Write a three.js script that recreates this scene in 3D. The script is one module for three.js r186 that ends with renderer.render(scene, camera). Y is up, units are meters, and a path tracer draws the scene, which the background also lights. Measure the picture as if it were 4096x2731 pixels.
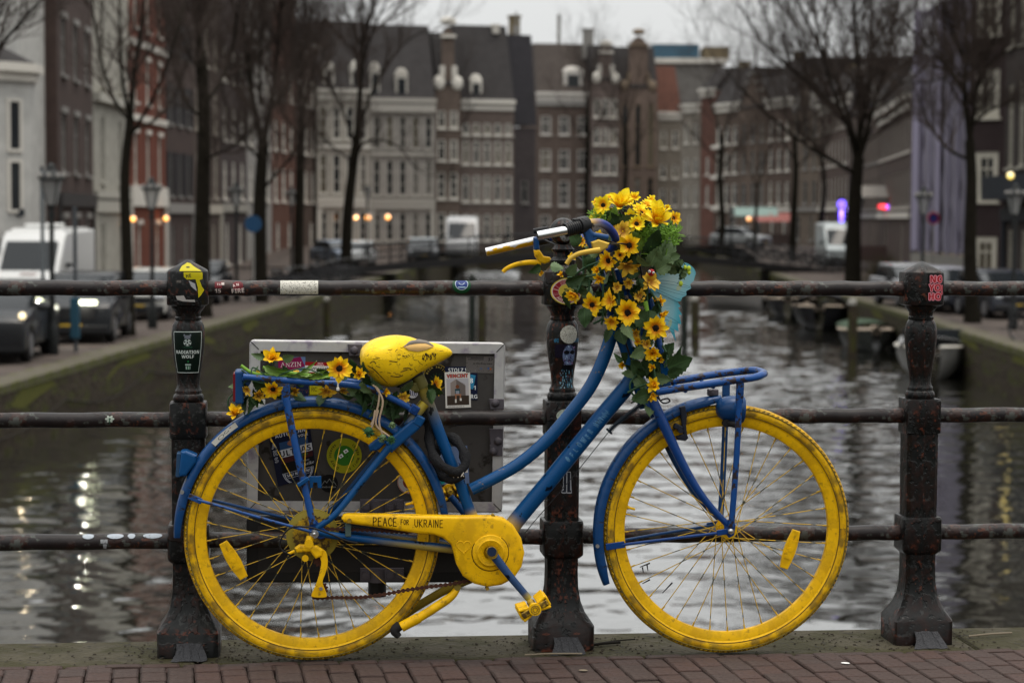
import * as THREE from 'three';
import { mergeGeometries, mergeVertices, toCreasedNormals } from 'three/addons/utils/BufferGeometryUtils.js';
import { RoundedBoxGeometry } from 'three/addons/geometries/RoundedBoxGeometry.js';

// ---------- camera, sky, sun, exposure ----------
const scene = new THREE.Scene();
const PW = 4096, PH = 2731, FPX = 8533;                    // the photograph's size and its focal length in pixels (75 mm)
const HORIZON = 870;
const camera = new THREE.PerspectiveCamera(2 * Math.atan(PH / 2 / FPX) * 180 / Math.PI, PW / PH, 0.5, 1500);
camera.filmGauge = 36;
camera.rotation.order = 'YXZ';
camera.rotation.set(-Math.atan((PH / 2 - HORIZON) / FPX), 0, 0.0042);
camera.position.set(0, 1.2, 0);
camera.focus = 5.86; camera.userData.fStop = 4.5;
camera.updateMatrixWorld(true);
const renderer = new THREE.WebGLRenderer({ antialias: true });
renderer.toneMapping = THREE.LinearToneMapping;
renderer.toneMappingExposure = 1.13;
renderer.shadowMap.enabled = true;

function skyTexture() {                                     // even overcast, brighter overhead, with faint cloud mottling
  const w = 512, h = 256, a = new Float32Array(w * h * 4);
  for (let y = 0; y < h; y++) for (let x = 0; x < w; x++) {
    const el = ((y + 0.5) / h - 0.5) * Math.PI, s = Math.max(0, Math.sin(el)), az = (x + 0.5) / w * 2 * Math.PI;
    const m = Math.sin(az * 3 + s * 7) * Math.sin(el * 9 + az * 2) + 0.5 * Math.sin(az * 7 - el * 15 + 1.3) * Math.sin(el * 21 + 2);
    let l = 0.62 * (1 + 3.0 * Math.pow(s, 1.55)) * (1 + 0.035 * m);
    if (el < 0) l *= 0.07;
    const o = (y * w + x) * 4;
    a[o] = l * 0.985; a[o + 1] = l; a[o + 2] = l * 0.995; a[o + 3] = 1;
  }
  const t = new THREE.DataTexture(a, w, h, THREE.RGBAFormat, THREE.FloatType);
  t.mapping = THREE.EquirectangularReflectionMapping; t.magFilter = t.minFilter = THREE.LinearFilter; t.needsUpdate = true;
  return t;
}
scene.background = scene.environment = skyTexture();
const sun = new THREE.DirectionalLight(0xfff4e6, 1.35);
sun.position.set(7, 40, 2); sun.castShadow = true; sun.shadow.radius = 45;
sun.shadow.camera.left = sun.shadow.camera.bottom = -40; sun.shadow.camera.right = sun.shadow.camera.top = 40; sun.shadow.camera.far = 400;
sun.shadow.mapSize.set(2048, 2048);
scene.add(sun);

// ---------- measuring ----------
const V = (x, y, z) => new THREE.Vector3(x, y, z);
const ray = (px, py) => V((px - PW / 2) / FPX, -(py - PH / 2) / FPX, -1).applyQuaternion(camera.quaternion);
const at = (px, py, depth) => { const d = ray(px, py); return d.multiplyScalar(depth / -d.z).add(camera.position); };   // a point of the place, metres ahead
// the bicycle, the railing and the kerb share axes: x along the bridge, y up, z towards the carriageway
const YAW = 6 * Math.PI / 180, D0 = 5.857;
const EZ = V(Math.sin(YAW), 0, Math.cos(YAW)), EX = V(Math.cos(YAW), 0, -Math.sin(YAW)), ORIGIN = V(0, 0, -D0);
const L = (px, py, off = 0) => {
  const d = ray(px, py), o = camera.position.clone().sub(ORIGIN);
  const t = (off - o.dot(EZ)) / d.dot(EZ), p = o.addScaledVector(d, t);
  return V(p.dot(EX), p.y, p.dot(EZ));
};
{ const p = L(1249, 2640, 0); camera.position.y -= p.y; camera.updateMatrixWorld(true); }    // the rear wheel stands on the ground
const toWorld = (p) => ORIGIN.clone().addScaledVector(EX, p.x).addScaledVector(EZ, p.z).setY(p.y);
const PXM = L(2049, 1500, 0).x - L(2048, 1500, 0).x;      // metres per pixel in the bicycle's plane

// ---------- random, noise, textures ----------
let seed = 7;
const rnd = () => { seed |= 0; seed = seed + 0x6D2B79F5 | 0; let t = Math.imul(seed ^ seed >>> 15, 1 | seed); t = t + Math.imul(t ^ t >>> 7, 61 | t) ^ t; return ((t ^ t >>> 14) >>> 0) / 4294967296; };
const rr = (a, b) => a + (b - a) * rnd();
const reseed = (n) => { seed = n; };
const lerp = (a, b, t) => a + (b - a) * t, clamp = (x, a = 0, b = 1) => Math.min(b, Math.max(a, x)), smooth = (a, b, x) => { const t = clamp((x - a) / (b - a)); return t * t * (3 - 2 * t); };
function noise(size, cells, s0, sy = 1) {                   // tiling value noise, size x size
  const cy = Math.max(1, Math.round(cells * sy)), g = new Float32Array(cells * cy), keep = seed; reseed(s0);
  for (let i = 0; i < g.length; i++) g[i] = rnd();
  seed = keep;
  const out = new Float32Array(size * size);
  for (let y = 0; y < size; y++) {
    const fy = y / size * cy, iy = Math.floor(fy), ty = fy - iy, wy = ty * ty * (3 - 2 * ty), a = (iy % cy) * cells, b = ((iy + 1) % cy) * cells;
    for (let x = 0; x < size; x++) {
      const fx = x / size * cells, ix = Math.floor(fx), tx = fx - ix, wx = tx * tx * (3 - 2 * tx), c = ix % cells, d = (ix + 1) % cells;
      out[y * size + x] = lerp(lerp(g[a + c], g[a + d], wx), lerp(g[b + c], g[b + d], wx), wy);
    }
  }
  return out;
}
function fbm(size, cells, oct, s0, sy = 1) {
  const out = new Float32Array(size * size); let amp = 0.5, tot = 0;
  for (let o = 0; o < oct && cells * 2 ** o <= size; o++) { const n = noise(size, cells * 2 ** o, s0 + o * 17, sy); for (let i = 0; i < out.length; i++) out[i] += amp * n[i]; tot += amp; amp *= 0.55; }
  for (let i = 0; i < out.length; i++) out[i] /= tot;
  return out;
}
const s2l = (c) => c <= 0.04045 ? c / 12.92 : ((c + 0.055) / 1.055) ** 2.4, l2s = (c) => c <= 0.0031308 ? c * 12.92 : 1.055 * c ** (1 / 2.4) - 0.055;
function tex(size, f, srgb = true, rep = 1) {               // f(i, x, y) -> linear [r, g, b] or one value
  const d = new Uint8Array(size * size * 4);
  for (let y = 0, i = 0; y < size; y++) for (let x = 0; x < size; x++, i++) {
    const c = f(i, x, y), q = typeof c === 'number' ? [c, c, c] : c;
    for (let k = 0; k < 3; k++) d[i * 4 + k] = 255 * clamp(srgb ? l2s(clamp(q[k])) : q[k]);
    d[i * 4 + 3] = 255;
  }
  const t = new THREE.DataTexture(d, size, size);
  t.wrapS = t.wrapT = THREE.RepeatWrapping; t.magFilter = t.minFilter = THREE.LinearFilter;
  if (srgb) t.colorSpace = THREE.SRGBColorSpace;
  t.repeat.set(rep, rep); t.needsUpdate = true;
  return t;
}
const rp = (t, x, y = x) => { const c = t.clone(); c.repeat.set(x, y); c.needsUpdate = true; return c; };
const mix3 = (a, b, t) => [lerp(a[0], b[0], t), lerp(a[1], b[1], t), lerp(a[2], b[2], t)];
const std = (color, rough = 0.6, o = {}) => { const m = new THREE.MeshPhysicalMaterial({ roughness: rough, specularIntensity: 0.32, ...o }); if (Array.isArray(color)) m.color.setRGB(...color); else m.color.set(color); return m; };
const phys = (color, rough = 0.6, o = {}) => { const m = new THREE.MeshPhysicalMaterial({ roughness: rough, ...o }); if (Array.isArray(color)) m.color.setRGB(...color); else m.color.set(color); return m; };
function canvasTex(w, h, draw) {
  const c = document.createElement('canvas'); c.width = w; c.height = h;
  const g = c.getContext('2d'); g.clearRect(0, 0, w, h); draw(g, w, h);
  const t = new THREE.CanvasTexture(c); t.colorSpace = THREE.SRGBColorSpace; t.magFilter = t.minFilter = THREE.LinearFilter;
  return t;
}

// prints share one sheet of paper: a rectangle of it per sticker
const ATLAS = (() => { const c = document.createElement('canvas'); c.width = c.height = 2048; const t = new THREE.CanvasTexture(c); t.colorSpace = THREE.SRGBColorSpace; t.magFilter = t.minFilter = THREE.LinearFilter; return { c, g: c.getContext('2d'), t, x: 4, y: 4, row: 0 }; })();
function print(w0, h0, draw) {
  const A = ATLAS, w = Math.ceil(w0 * 0.66), h = Math.ceil(h0 * 0.66); if (A.x + w + 4 > 2048) { A.x = 4; A.y += A.row + 6; A.row = 0; }
  if (A.y + h > 2044) throw new Error('the print sheet is full');
  const x = A.x, y = A.y; A.x += w + 6; A.row = Math.max(A.row, h);
  A.g.save(); A.g.beginPath(); A.g.rect(x, y, w, h); A.g.clip(); A.g.translate(x, y); A.g.scale(0.66, 0.66); draw(A.g, w0, h0); A.g.restore();
  return { t: A.t, r: [x / 2048, 1 - (y + h) / 2048, (x + w) / 2048, 1 - y / 2048] };
}
function remap(g, r) { const uv = g.attributes.uv; for (let k = 0; k < uv.count; k++) uv.setXY(k, lerp(r[0], r[2], uv.getX(k)), lerp(r[1], r[3], uv.getY(k))); return g; }

// ---------- scene building ----------
const used = new Map();
const numbered = (name) => { const n = used.get(name) ?? 0; used.set(name, n + 1); return n ? name + '_' + String(n).padStart(3, '0') : name; };
function tag(o, label, category, group, kind) {
  if (label) o.userData.label = label;
  if (category) o.userData.category = category;
  if (group) o.userData.group = group;
  if (kind) o.userData.kind = kind;
  return o;
}
const shadows = (m) => { m.castShadow = m.receiveShadow = true; return m; };
// a thing in the bridge's axes: its base stands at local point b; the geometry given to part() is in those axes
function fore(name, label, category, b = V(0, 0, 0), group) {
  const g = new THREE.Group(); g.name = numbered(name); g.position.copy(toWorld(b)); g.rotation.y = YAW; g.userData.base = null;
  delete g.userData.base; g._b = b.clone(); scene.add(g);
  return tag(g, label, category, group);
}
// a thing in the world's axes
function world(name, label, category, b = V(0, 0, 0), group, turn = 0) {
  const g = new THREE.Group(); g.name = numbered(name); g.position.copy(b); g.rotation.y = turn; g._b = V(0, 0, 0); scene.add(g);
  return tag(g, label, category, group);
}
function part(parent, name, geo, m, label) {
  const list = Array.isArray(geo) ? geo : [geo];
  const g = list.length > 1 ? merged(list) : list[0];
  let root = parent; while (root.parent && root.parent !== scene) root = root.parent;
  if (root._b && root._b.lengthSq() > 0) g.translate(-root._b.x, -root._b.y, -root._b.z);
  const o = shadows(new THREE.Mesh(g, m)); o.name = name; parent.add(o);
  if (label) o.userData.label = label;
  return o;
}
function merged(list) {
  const any = list.some((g) => g.attributes.color);
  return mergeGeometries(list.map((g) => {
    const q = g.index ? g.toNonIndexed() : g;
    for (const k of Object.keys(q.attributes)) if (!['position', 'normal', 'uv', 'color'].includes(k)) q.deleteAttribute(k);
    if (!q.attributes.uv) q.setAttribute('uv', new THREE.BufferAttribute(new Float32Array(q.attributes.position.count * 2), 2));
    if (!q.attributes.normal) q.computeVertexNormals();
    if (any && !q.attributes.color) q.setAttribute('color', new THREE.BufferAttribute(new Float32Array(q.attributes.position.count * 3).fill(1), 3));
    return q;
  }));
}
function structure(name, geo, m) { const o = shadows(new THREE.Mesh(Array.isArray(geo) ? merged(geo) : geo, m)); o.name = numbered(name); o.userData.kind = 'structure'; scene.add(o); return o; }

// ---------- shapes ----------
function grid(nu, nv, f, uv) {                              // f(i, j) -> Vector3, uv(i, j) -> [u, v]
  const p = [], t = [], ix = [];
  for (let j = 0; j <= nv; j++) for (let i = 0; i <= nu; i++) { const q = f(i, j); p.push(q.x, q.y, q.z); const c = uv ? uv(i, j) : [i / nu, j / nv]; t.push(c[0], c[1]); }
  for (let j = 0; j < nv; j++) for (let i = 0; i < nu; i++) { const a = j * (nu + 1) + i, b = a + 1, c = a + nu + 1, d = c + 1; ix.push(a, b, d, a, d, c); }
  const g = new THREE.BufferGeometry();
  g.setAttribute('position', new THREE.Float32BufferAttribute(p, 3)); g.setAttribute('uv', new THREE.Float32BufferAttribute(t, 2)); g.setIndex(ix); g.computeVertexNormals();
  return g;
}
const curve = (pts, n = 40, closed = false) => pts.length < 3 ? [pts[0].clone(), pts[pts.length - 1].clone()] : new THREE.CatmullRomCurve3(pts, closed, 'centripetal').getSpacedPoints(n);
// a round bar along points; r a number or an array spread along it; sq flattens the section in the frame's second direction
function tube(pts, r, o = {}) {
  const { seg = 12, n = Math.max(2, pts.length > 2 ? pts.length * 6 : 2), caps = true, sq = 1, up = V(0, 0, 1), col } = o;
  const P = pts.length > 2 && !o.raw ? curve(pts, n) : pts, N = P.length, pos = [], uv = [], ix = [], nor = [], colr = [];
  let len = 0, side = null;
  const rad = (k) => { if (!Array.isArray(r)) return r; const f = k / (N - 1) * (r.length - 1), i = Math.min(r.length - 2, Math.floor(f)); return lerp(r[i], r[i + 1], f - i); };
  for (let k = 0; k < N; k++) {
    const T = P[Math.min(N - 1, k + 1)].clone().sub(P[Math.max(0, k - 1)]).normalize();
    if (!side) { side = up.clone().cross(T); if (side.lengthSq() < 1e-4) side = V(1, 0, 0).cross(T); }
    side.addScaledVector(T, -side.dot(T)).normalize();
    const b = T.clone().cross(side), R = rad(k);
    if (k) len += P[k].distanceTo(P[k - 1]);
    for (let i = 0; i <= seg; i++) {
      const a = i / seg * 2 * Math.PI, c = Math.cos(a), s = Math.sin(a);
      const d = side.clone().multiplyScalar(c).addScaledVector(b, s * sq);
      pos.push(P[k].x + d.x * R, P[k].y + d.y * R, P[k].z + d.z * R);
      const nn = side.clone().multiplyScalar(c * sq).addScaledVector(b, s).normalize(); nor.push(nn.x, nn.y, nn.z);
      uv.push(len, i / seg * 2 * Math.PI * R);
      if (col) { const q = col(k / (N - 1), P[k], a); colr.push(...q); }
    }
  }
  for (let k = 0; k < N - 1; k++) for (let i = 0; i < seg; i++) { const a = k * (seg + 1) + i, b = a + 1, c = a + seg + 1, d = c + 1; ix.push(a, b, d, a, d, c); }
  if (caps) for (const k of [0, N - 1]) {
    const T = P[k].clone().sub(P[k ? k - 1 : 1]).normalize(), c0 = pos.length / 3;
    pos.push(P[k].x, P[k].y, P[k].z); nor.push(T.x, T.y, T.z); uv.push(len, 0); if (col) colr.push(...col(k / (N - 1), P[k], 0));
    for (let i = 0; i <= seg; i++) { const s = (k * (seg + 1) + i) * 3; pos.push(pos[s], pos[s + 1], pos[s + 2]); nor.push(T.x, T.y, T.z); uv.push(len + 0.01 * Math.cos(i), 0.01 * Math.sin(i)); if (col) colr.push(...col(k / (N - 1), P[k], 0)); }
    for (let i = 0; i < seg; i++) k ? ix.push(c0, c0 + 1 + i, c0 + 2 + i) : ix.push(c0, c0 + 2 + i, c0 + 1 + i);
  }
  const g = new THREE.BufferGeometry();
  g.setAttribute('position', new THREE.Float32BufferAttribute(pos, 3)); g.setAttribute('normal', new THREE.Float32BufferAttribute(nor, 3)); g.setAttribute('uv', new THREE.Float32BufferAttribute(uv, 2));
  if (col) g.setAttribute('color', new THREE.Float32BufferAttribute(colr, 3));
  g.setIndex(ix);
  return g;
}
const box = (w, h, d, x = 0, y = 0, z = 0, r = 0) => { const g = r ? new RoundedBoxGeometry(w, h, d, 2, r) : new THREE.BoxGeometry(w, h, d); g.translate(x, y, z); return metric(g); };
// uv in metres from the position, by the face's main direction
function metric(g) {
  const q = g.index ? g.toNonIndexed() : g, p = q.attributes.position, n = q.attributes.normal, uv = new Float32Array(p.count * 2);
  for (let i = 0; i < p.count; i++) {
    const x = Math.abs(n.getX(i)), y = Math.abs(n.getY(i)), z = Math.abs(n.getZ(i));
    const a = x >= y && x >= z ? [p.getZ(i), p.getY(i)] : y >= z ? [p.getX(i), p.getZ(i)] : [p.getX(i), p.getY(i)];
    uv[i * 2] = a[0]; uv[i * 2 + 1] = a[1];
  }
  q.setAttribute('uv', new THREE.BufferAttribute(uv, 2));
  return q;
}
// a flat bar from p to q, w wide in the plane of p, q and the z axis' normal, t thick along z
function bar(p, q, w, t, r = 0) {
  const d = q.clone().sub(p), l = d.length(), g = r ? new RoundedBoxGeometry(l, w, t, 2, r) : new THREE.BoxGeometry(l, w, t);
  metric(g); const m = (g.index ? g.toNonIndexed() : g);
  m.applyQuaternion(new THREE.Quaternion().setFromUnitVectors(V(1, 0, 0), d.normalize())); m.translate((p.x + q.x) / 2, (p.y + q.y) / 2, (p.z + q.z) / 2);
  metric(m);
  return m;
}
// outline of photograph points in the plane z = off, extruded back by t
function plate(pts, off, t, bevel = 0, o = {}) {
  const P = pts.map(([x, y]) => { const p = L(x, y, off); return new THREE.Vector2(p.x, p.y); });
  const s = o.spline ? new THREE.Shape(new THREE.SplineCurve([...P, P[0]]).getPoints(P.length * 5).slice(0, -1)) : new THREE.Shape(P);
  for (const h of o.holes ?? []) s.holes.push(h);
  const g = new THREE.ExtrudeGeometry(s, { depth: t - 2 * bevel, bevelEnabled: bevel > 0, bevelThickness: bevel, bevelSize: bevel, bevelOffset: -bevel, bevelSegments: 3, curveSegments: 24 });
  g.translate(0, 0, off - t + bevel);
  return metric(o.crease ? toCreasedNormals(g, o.crease) : g);
}
// an axle-like disc, ring or drum along z
const disc = (c, r, t, seg = 40) => { const g = new THREE.CylinderGeometry(r, r, t, seg); g.rotateX(Math.PI / 2); g.translate(c.x, c.y, c.z); return g; };
const lathe = (prof, seg = 40) => new THREE.LatheGeometry(prof.map(([r, y]) => new THREE.Vector2(r, y)), seg);
const ball = (p, r, sx = 1, sy = 1, sz = 1, w = 14, h = 10) => { const g = new THREE.SphereGeometry(r, w, h); g.scale(sx, sy, sz); g.translate(p.x, p.y, p.z); return g; };
// ---------- materials ----------
const N1 = fbm(512, 6, 6, 11), N2 = fbm(512, 16, 5, 23), N3 = fbm(512, 5, 6, 37, 3), N4 = fbm(512, 48, 3, 51), N5 = noise(512, 9, 71);
const crackle = (() => {                                     // thin crack lines: where two noises are equal
  const a = fbm(512, 10, 4, 91), b = fbm(512, 22, 3, 113), o = new Float32Array(512 * 512);
  for (let i = 0; i < o.length; i++) o[i] = Math.max(smooth(0.018, 0, Math.abs(a[i] - 0.5)) * smooth(0.4, 0.62, N1[i]), smooth(0.02, 0, Math.abs(b[i] - 0.5)) * smooth(0.45, 0.6, N2[i]) * 0.8);
  return o;
})();
// sprayed paint: chips down to dark primer, faint mottling
function paint(base, chip, amount, s = 0, rep = 4, rough = 0.42, bump = 0.0006) {
  const th = 1 - amount, f = (i) => { const j = (i * 7 + s * 5077) % N1.length; const q = (s * 131 * 512 + i) % N1.length; return smooth(th, th + 0.03, N1[q] * 0.55 + N2[q] * 0.45 + 0.12 * (N5[q] - 0.5)); };
  const map = tex(512, (i) => { const c = f(i), m = 0.86 + 0.28 * N2[(i + s * 991) % N2.length]; return mix3(base.map((v) => v * m), chip.map((v) => v * (0.6 + 0.8 * N4[i])), c); }, true, rep);
  return std([1, 1, 1], rough * 0.85, { specularIntensity: 0.5, map, bumpMap: tex(256, (i, x, y) => 1 - f(y * 2 * 512 + x * 2) * 0.8 + N4[y * 2 * 512 + x * 2] * 0.15, false, rep), bumpScale: bump });
}
const M = {};
const DARK = [0.012, 0.011, 0.013];
M.blue = paint([0.0028, 0.050, 0.150], [0.13, 0.10, 0.08], 0.395, 1, 2.2, 0.3);
M.blueClean = paint([0.0028, 0.048, 0.148], [0.03, 0.028, 0.03], 0.33, 5, 2.2, 0.3);
M.deepBlue = paint([0.004, 0.035, 0.150], DARK, 0.375, 2, 5, 0.34);
M.chipBlue = paint([0.008, 0.053, 0.195], [0.028, 0.02, 0.022], 0.455, 3, 7, 0.36);
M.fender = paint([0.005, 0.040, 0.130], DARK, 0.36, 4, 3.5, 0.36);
M.tint = std([1, 1, 1], 0.34, { vertexColors: true, map: tex(512, (i) => { const c = smooth(0.625, 0.65, N1[i] * 0.55 + N2[i] * 0.45); const m = 0.88 + 0.24 * N2[i]; return lerp(m, 0.09, c); }, true, 3) });
M.yellow = std([1, 1, 1], 0.42, {
  map: tex(512, (i) => { let c = mix3([0.64, 0.345, 0.002], [0.77, 0.45, 0.003], N1[i]); c = mix3(c, [0.24, 0.13, 0.006], smooth(0.46, 0.66, N1[(i + 77777) % N1.length]) * 0.32); return mix3(c, [0.05, 0.035, 0.015], crackle[i] * 0.4 + smooth(0.70, 0.74, N2[i]) * 0.4); }, true, 4),
  bumpMap: tex(512, (i) => 0.6 + 0.25 * N2[i] - 0.5 * crackle[i], false, 4), bumpScale: 0.0006 });
M.tyre = std([1, 1, 1], 0.5, {
  map: tex(512, (i) => { let c = mix3([0.48, 0.255, 0.002], [0.69, 0.40, 0.003], N1[i]); c = mix3(mix3(c, [0.33, 0.165, 0.004], smooth(0.42, 0.6, N1[(i + 40000) % N1.length]) * 0.7), [0.10, 0.075, 0.018], smooth(0.50, 0.72, N3[i]) * 0.6); return mix3(c, [0.03, 0.024, 0.014], crackle[i] * 0.6 + smooth(0.7, 0.74, N2[i]) * 0.4); }, true, 5),
  bumpMap: tex(512, (i) => 0.6 + 0.4 * N2[i] - 0.7 * crackle[i], false, 5), bumpScale: 0.0012 });
M.tread = std([0.13, 0.095, 0.02], 0.7);
M.saddle = std([1, 1, 1], 0.34, {
  map: tex(512, (i) => { let c = mix3([0.74, 0.46, 0.006], [0.84, 0.56, 0.012], N1[i]); c = mix3(c, [0.05, 0.028, 0.012], clamp(crackle[i] + smooth(0.66, 0.71, N2[i] * 0.6 + N1[i] * 0.4))); return c; }, true, 6),
  bumpMap: tex(512, (i) => 0.6 + 0.2 * N2[i] - 0.6 * crackle[i], false, 6), bumpScale: 0.0008 });
M.iron = std([1, 1, 1], 0.4, { specularIntensity: 0.34,                               // many coats of black paint flaking off rust
  map: tex(512, (i) => {
    const a = N1[i], b = N2[i];
    let c = mix3([0.0035, 0.0038, 0.0038], [0.009, 0.0095, 0.0092], N3[i]);
    c = mix3(c, [0.0145, 0.0065, 0.005], smooth(0.48, 0.62, a * 0.6 + b * 0.4) * 0.8);
    c = mix3(c, [0.075, 0.022, 0.012], smooth(0.56, 0.64, b * 0.45 + N4[i] * 0.4 + N1[(i + 70000) % N1.length] * 0.15) * smooth(0.42, 0.56, N1[(i + 190007) % N1.length]));
    return mix3(c, [0.035, 0.036, 0.035], smooth(0.62, 0.68, N4[(i + 130003) % N2.length] * 0.5 + N2[(i + 130003) % N2.length] * 0.5) * 0.6);
  }, true, 2.6),
  roughnessMap: tex(512, (i) => 0.55 + 0.6 * N2[i], false, 2.6), bumpMap: tex(512, (i) => 0.5 * N1[i] + 0.4 * N2[i] + smooth(0.5, 0.53, N1[i] * 0.7 + N2[i] * 0.3) * 0.35, false, 2.6), bumpScale: 0.003 });
M.rail = std([1, 1, 1], 0.42, { specularIntensity: 0.48,
  map: tex(512, (i) => {
    const a = N1[(i + 90001) % N1.length], b = N2[(i + 50021) % N2.length];
    let c = mix3([0.007, 0.006, 0.0065], [0.018, 0.012, 0.0115], N2[i]);
    c = mix3(c, [0.028, 0.012, 0.009], smooth(0.45, 0.62, a));
    c = mix3(c, [0.075, 0.026, 0.014], smooth(0.55, 0.64, b * 0.5 + N4[i] * 0.5) * smooth(0.48, 0.6, N1[(i + 190007) % N1.length]));
    return mix3(c, [0.055, 0.060, 0.052], smooth(0.585, 0.635, a * 0.4 + N2[(i + 9000) % N2.length] * 0.6) * 0.85);
  }, true, 2.3),
  bumpMap: tex(512, (i) => 0.5 * N1[i] + 0.4 * N2[i] + smooth(0.5, 0.54, N1[(i + 90001) % N1.length]) * 0.3, false, 2.3), bumpScale: 0.003 });
M.alu = std([1, 1, 1], 0.42, { metalness: 0.35, map: tex(256, (i, x, y) => { const n = N1[y * 1024 + x * 2], m = N2[y * 1024 + x * 2]; return mix3(mix3([0.40, 0.39, 0.39], [0.50, 0.49, 0.47], m), [0.20, 0.16, 0.24], smooth(0.52, 0.72, n) * 0.8); }, true, 3) });
M.boardGrey = std([1, 1, 1], 0.5, { map: tex(512, (i) => { let c = mix3([0.040, 0.036, 0.034], [0.062, 0.057, 0.053], N1[i]); c = mix3(c, [0.017, 0.014, 0.011], smooth(0.60, 0.68, N2[i] * 0.6 + N1[(i + 4444) % N1.length] * 0.4)); return c; }, true, 2) });
M.boxBlack = std([1, 1, 1], 0.45, { map: tex(256, (i, x, y) => mix3([0.010, 0.010, 0.010], [0.020, 0.019, 0.018], N1[y * 1024 + x * 2]), true, 2) });
M.bracket = std([0.09, 0.08, 0.09], 0.5, { metalness: 0.3 });
M.steel = std([0.42, 0.42, 0.42], 0.3, { metalness: 0.9 });
M.chrome = std([1, 1, 1], 0.2, { specularIntensity: 1, metalness: 1, map: tex(256, (i, x, y) => 0.62 + 0.2 * N2[y * 1024 + x * 2], true, 8) });
M.black = std([0.011, 0.011, 0.012], 0.4);
M.rubber = std([0.014, 0.013, 0.013], 0.75);
M.rust = std([1, 1, 1], 0.7, { map: tex(256, (i, x, y) => mix3([0.018, 0.010, 0.008], [0.085, 0.028, 0.014], N2[y * 1024 + x * 2]), true, 10) });
M.spoke = std([1, 1, 1], 0.45, { map: tex(256, (i, x, y) => { const n = N2[y * 1024 + x * 2]; return mix3(mix3([0.45, 0.27, 0.02], [0.55, 0.34, 0.03], n), [0.05, 0.05, 0.03], smooth(0.52, 0.62, n)); }, true, 6) });
M.gear = std([1, 1, 1], 0.5, { map: tex(256, (i, x, y) => { const n = N1[y * 1024 + x * 2]; return mix3([0.42, 0.26, 0.015], [0.06, 0.035, 0.012], smooth(0.4, 0.62, n)); }, true, 9) });
M.red = std([0.12, 0.008, 0.012], 0.25);
M.white = std([0.62, 0.62, 0.60], 0.5);
M.redPaint = std([0.34, 0.012, 0.02], 0.25);
M.foam = std([0.50, 0.31, 0.11], 0.85);
M.lip = std([0.16, 0.14, 0.12], 0.7);
M.cloth = std([0.010, 0.010, 0.011], 0.85, { bumpMap: tex(256, (i, x, y) => N2[y * 1024 + x * 2], false, 12), bumpScale: 0.003 });
M.wood = std([0.40, 0.33, 0.26], 0.7);
// petals: orange at the root, yellow at the tip, fine veins along
const petalMap = (a, b) => { const t = tex(128, (i, x, y) => { const v = y / 127, c = mix3(a, b, smooth(0.1, 0.62, v)); const k = 0.9 + 0.1 * Math.sin(x * 0.75) + 0.1 * (N4[(y * 512 + x)] - 0.5); return c.map((q) => q * k); }); t.wrapS = t.wrapT = THREE.ClampToEdgeWrapping; return t; };
M.petal = phys([1, 1, 1], 0.62, { map: petalMap([0.72, 0.26, 0.004], [0.97, 0.62, 0.006]), specularIntensity: 0.3, transmission: 0.3, thickness: 0, side: THREE.DoubleSide });
M.petalLight = phys([1, 1, 1], 0.62, { map: petalMap([0.88, 0.42, 0.004], [0.98, 0.76, 0.012]), specularIntensity: 0.3, transmission: 0.3, thickness: 0, side: THREE.DoubleSide });
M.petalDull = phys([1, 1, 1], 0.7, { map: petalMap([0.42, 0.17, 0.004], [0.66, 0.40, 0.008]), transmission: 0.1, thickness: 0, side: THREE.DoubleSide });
M.seed = std([0.012, 0.008, 0.005], 0.95);
const leafMap = (a, b) => { const t = tex(128, (i, x, y) => { const u = Math.abs(x / 127 - 0.5), v = y / 127; const mid = smooth(0.03, 0.0, u), vein = smooth(0.12, 0.0, Math.abs(((v * 7 - u * 7) % 1 + 1) % 1 - 0.5) - 0.02) * smooth(0, 0.1, u); return mix3(mix3(a, b, N2[y * 2048 + x * 4]), b.map((q) => q * 1.9), Math.max(mid * 0.7, vein * 0.28)); }); t.wrapS = t.wrapT = THREE.ClampToEdgeWrapping; return t; };
M.leaf = phys([1, 1, 1], 0.6, { specularIntensity: 0.4, map: leafMap([0.012, 0.030, 0.008], [0.030, 0.062, 0.018]), transmission: 0.1, thickness: 0, side: THREE.DoubleSide });
M.leafGrey = phys([1, 1, 1], 0.65, { map: leafMap([0.045, 0.082, 0.026], [0.090, 0.145, 0.048]), transmission: 0.1, thickness: 0, side: THREE.DoubleSide });
M.leafBright = phys([1, 1, 1], 0.55, { map: leafMap([0.075, 0.15, 0.012], [0.14, 0.24, 0.025]), transmission: 0.15, thickness: 0, side: THREE.DoubleSide });
M.stem = std([0.022, 0.055, 0.025], 0.55);
M.stemBright = std([0.15, 0.29, 0.035], 0.5);
M.bud = std([0.34, 0.42, 0.03], 0.55);
M.dry = std([0.34, 0.25, 0.17], 0.8);
M.calyx = std([0.022, 0.07, 0.025], 0.7);
const loose = (m) => { m.side = THREE.DoubleSide; return m; };
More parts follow.
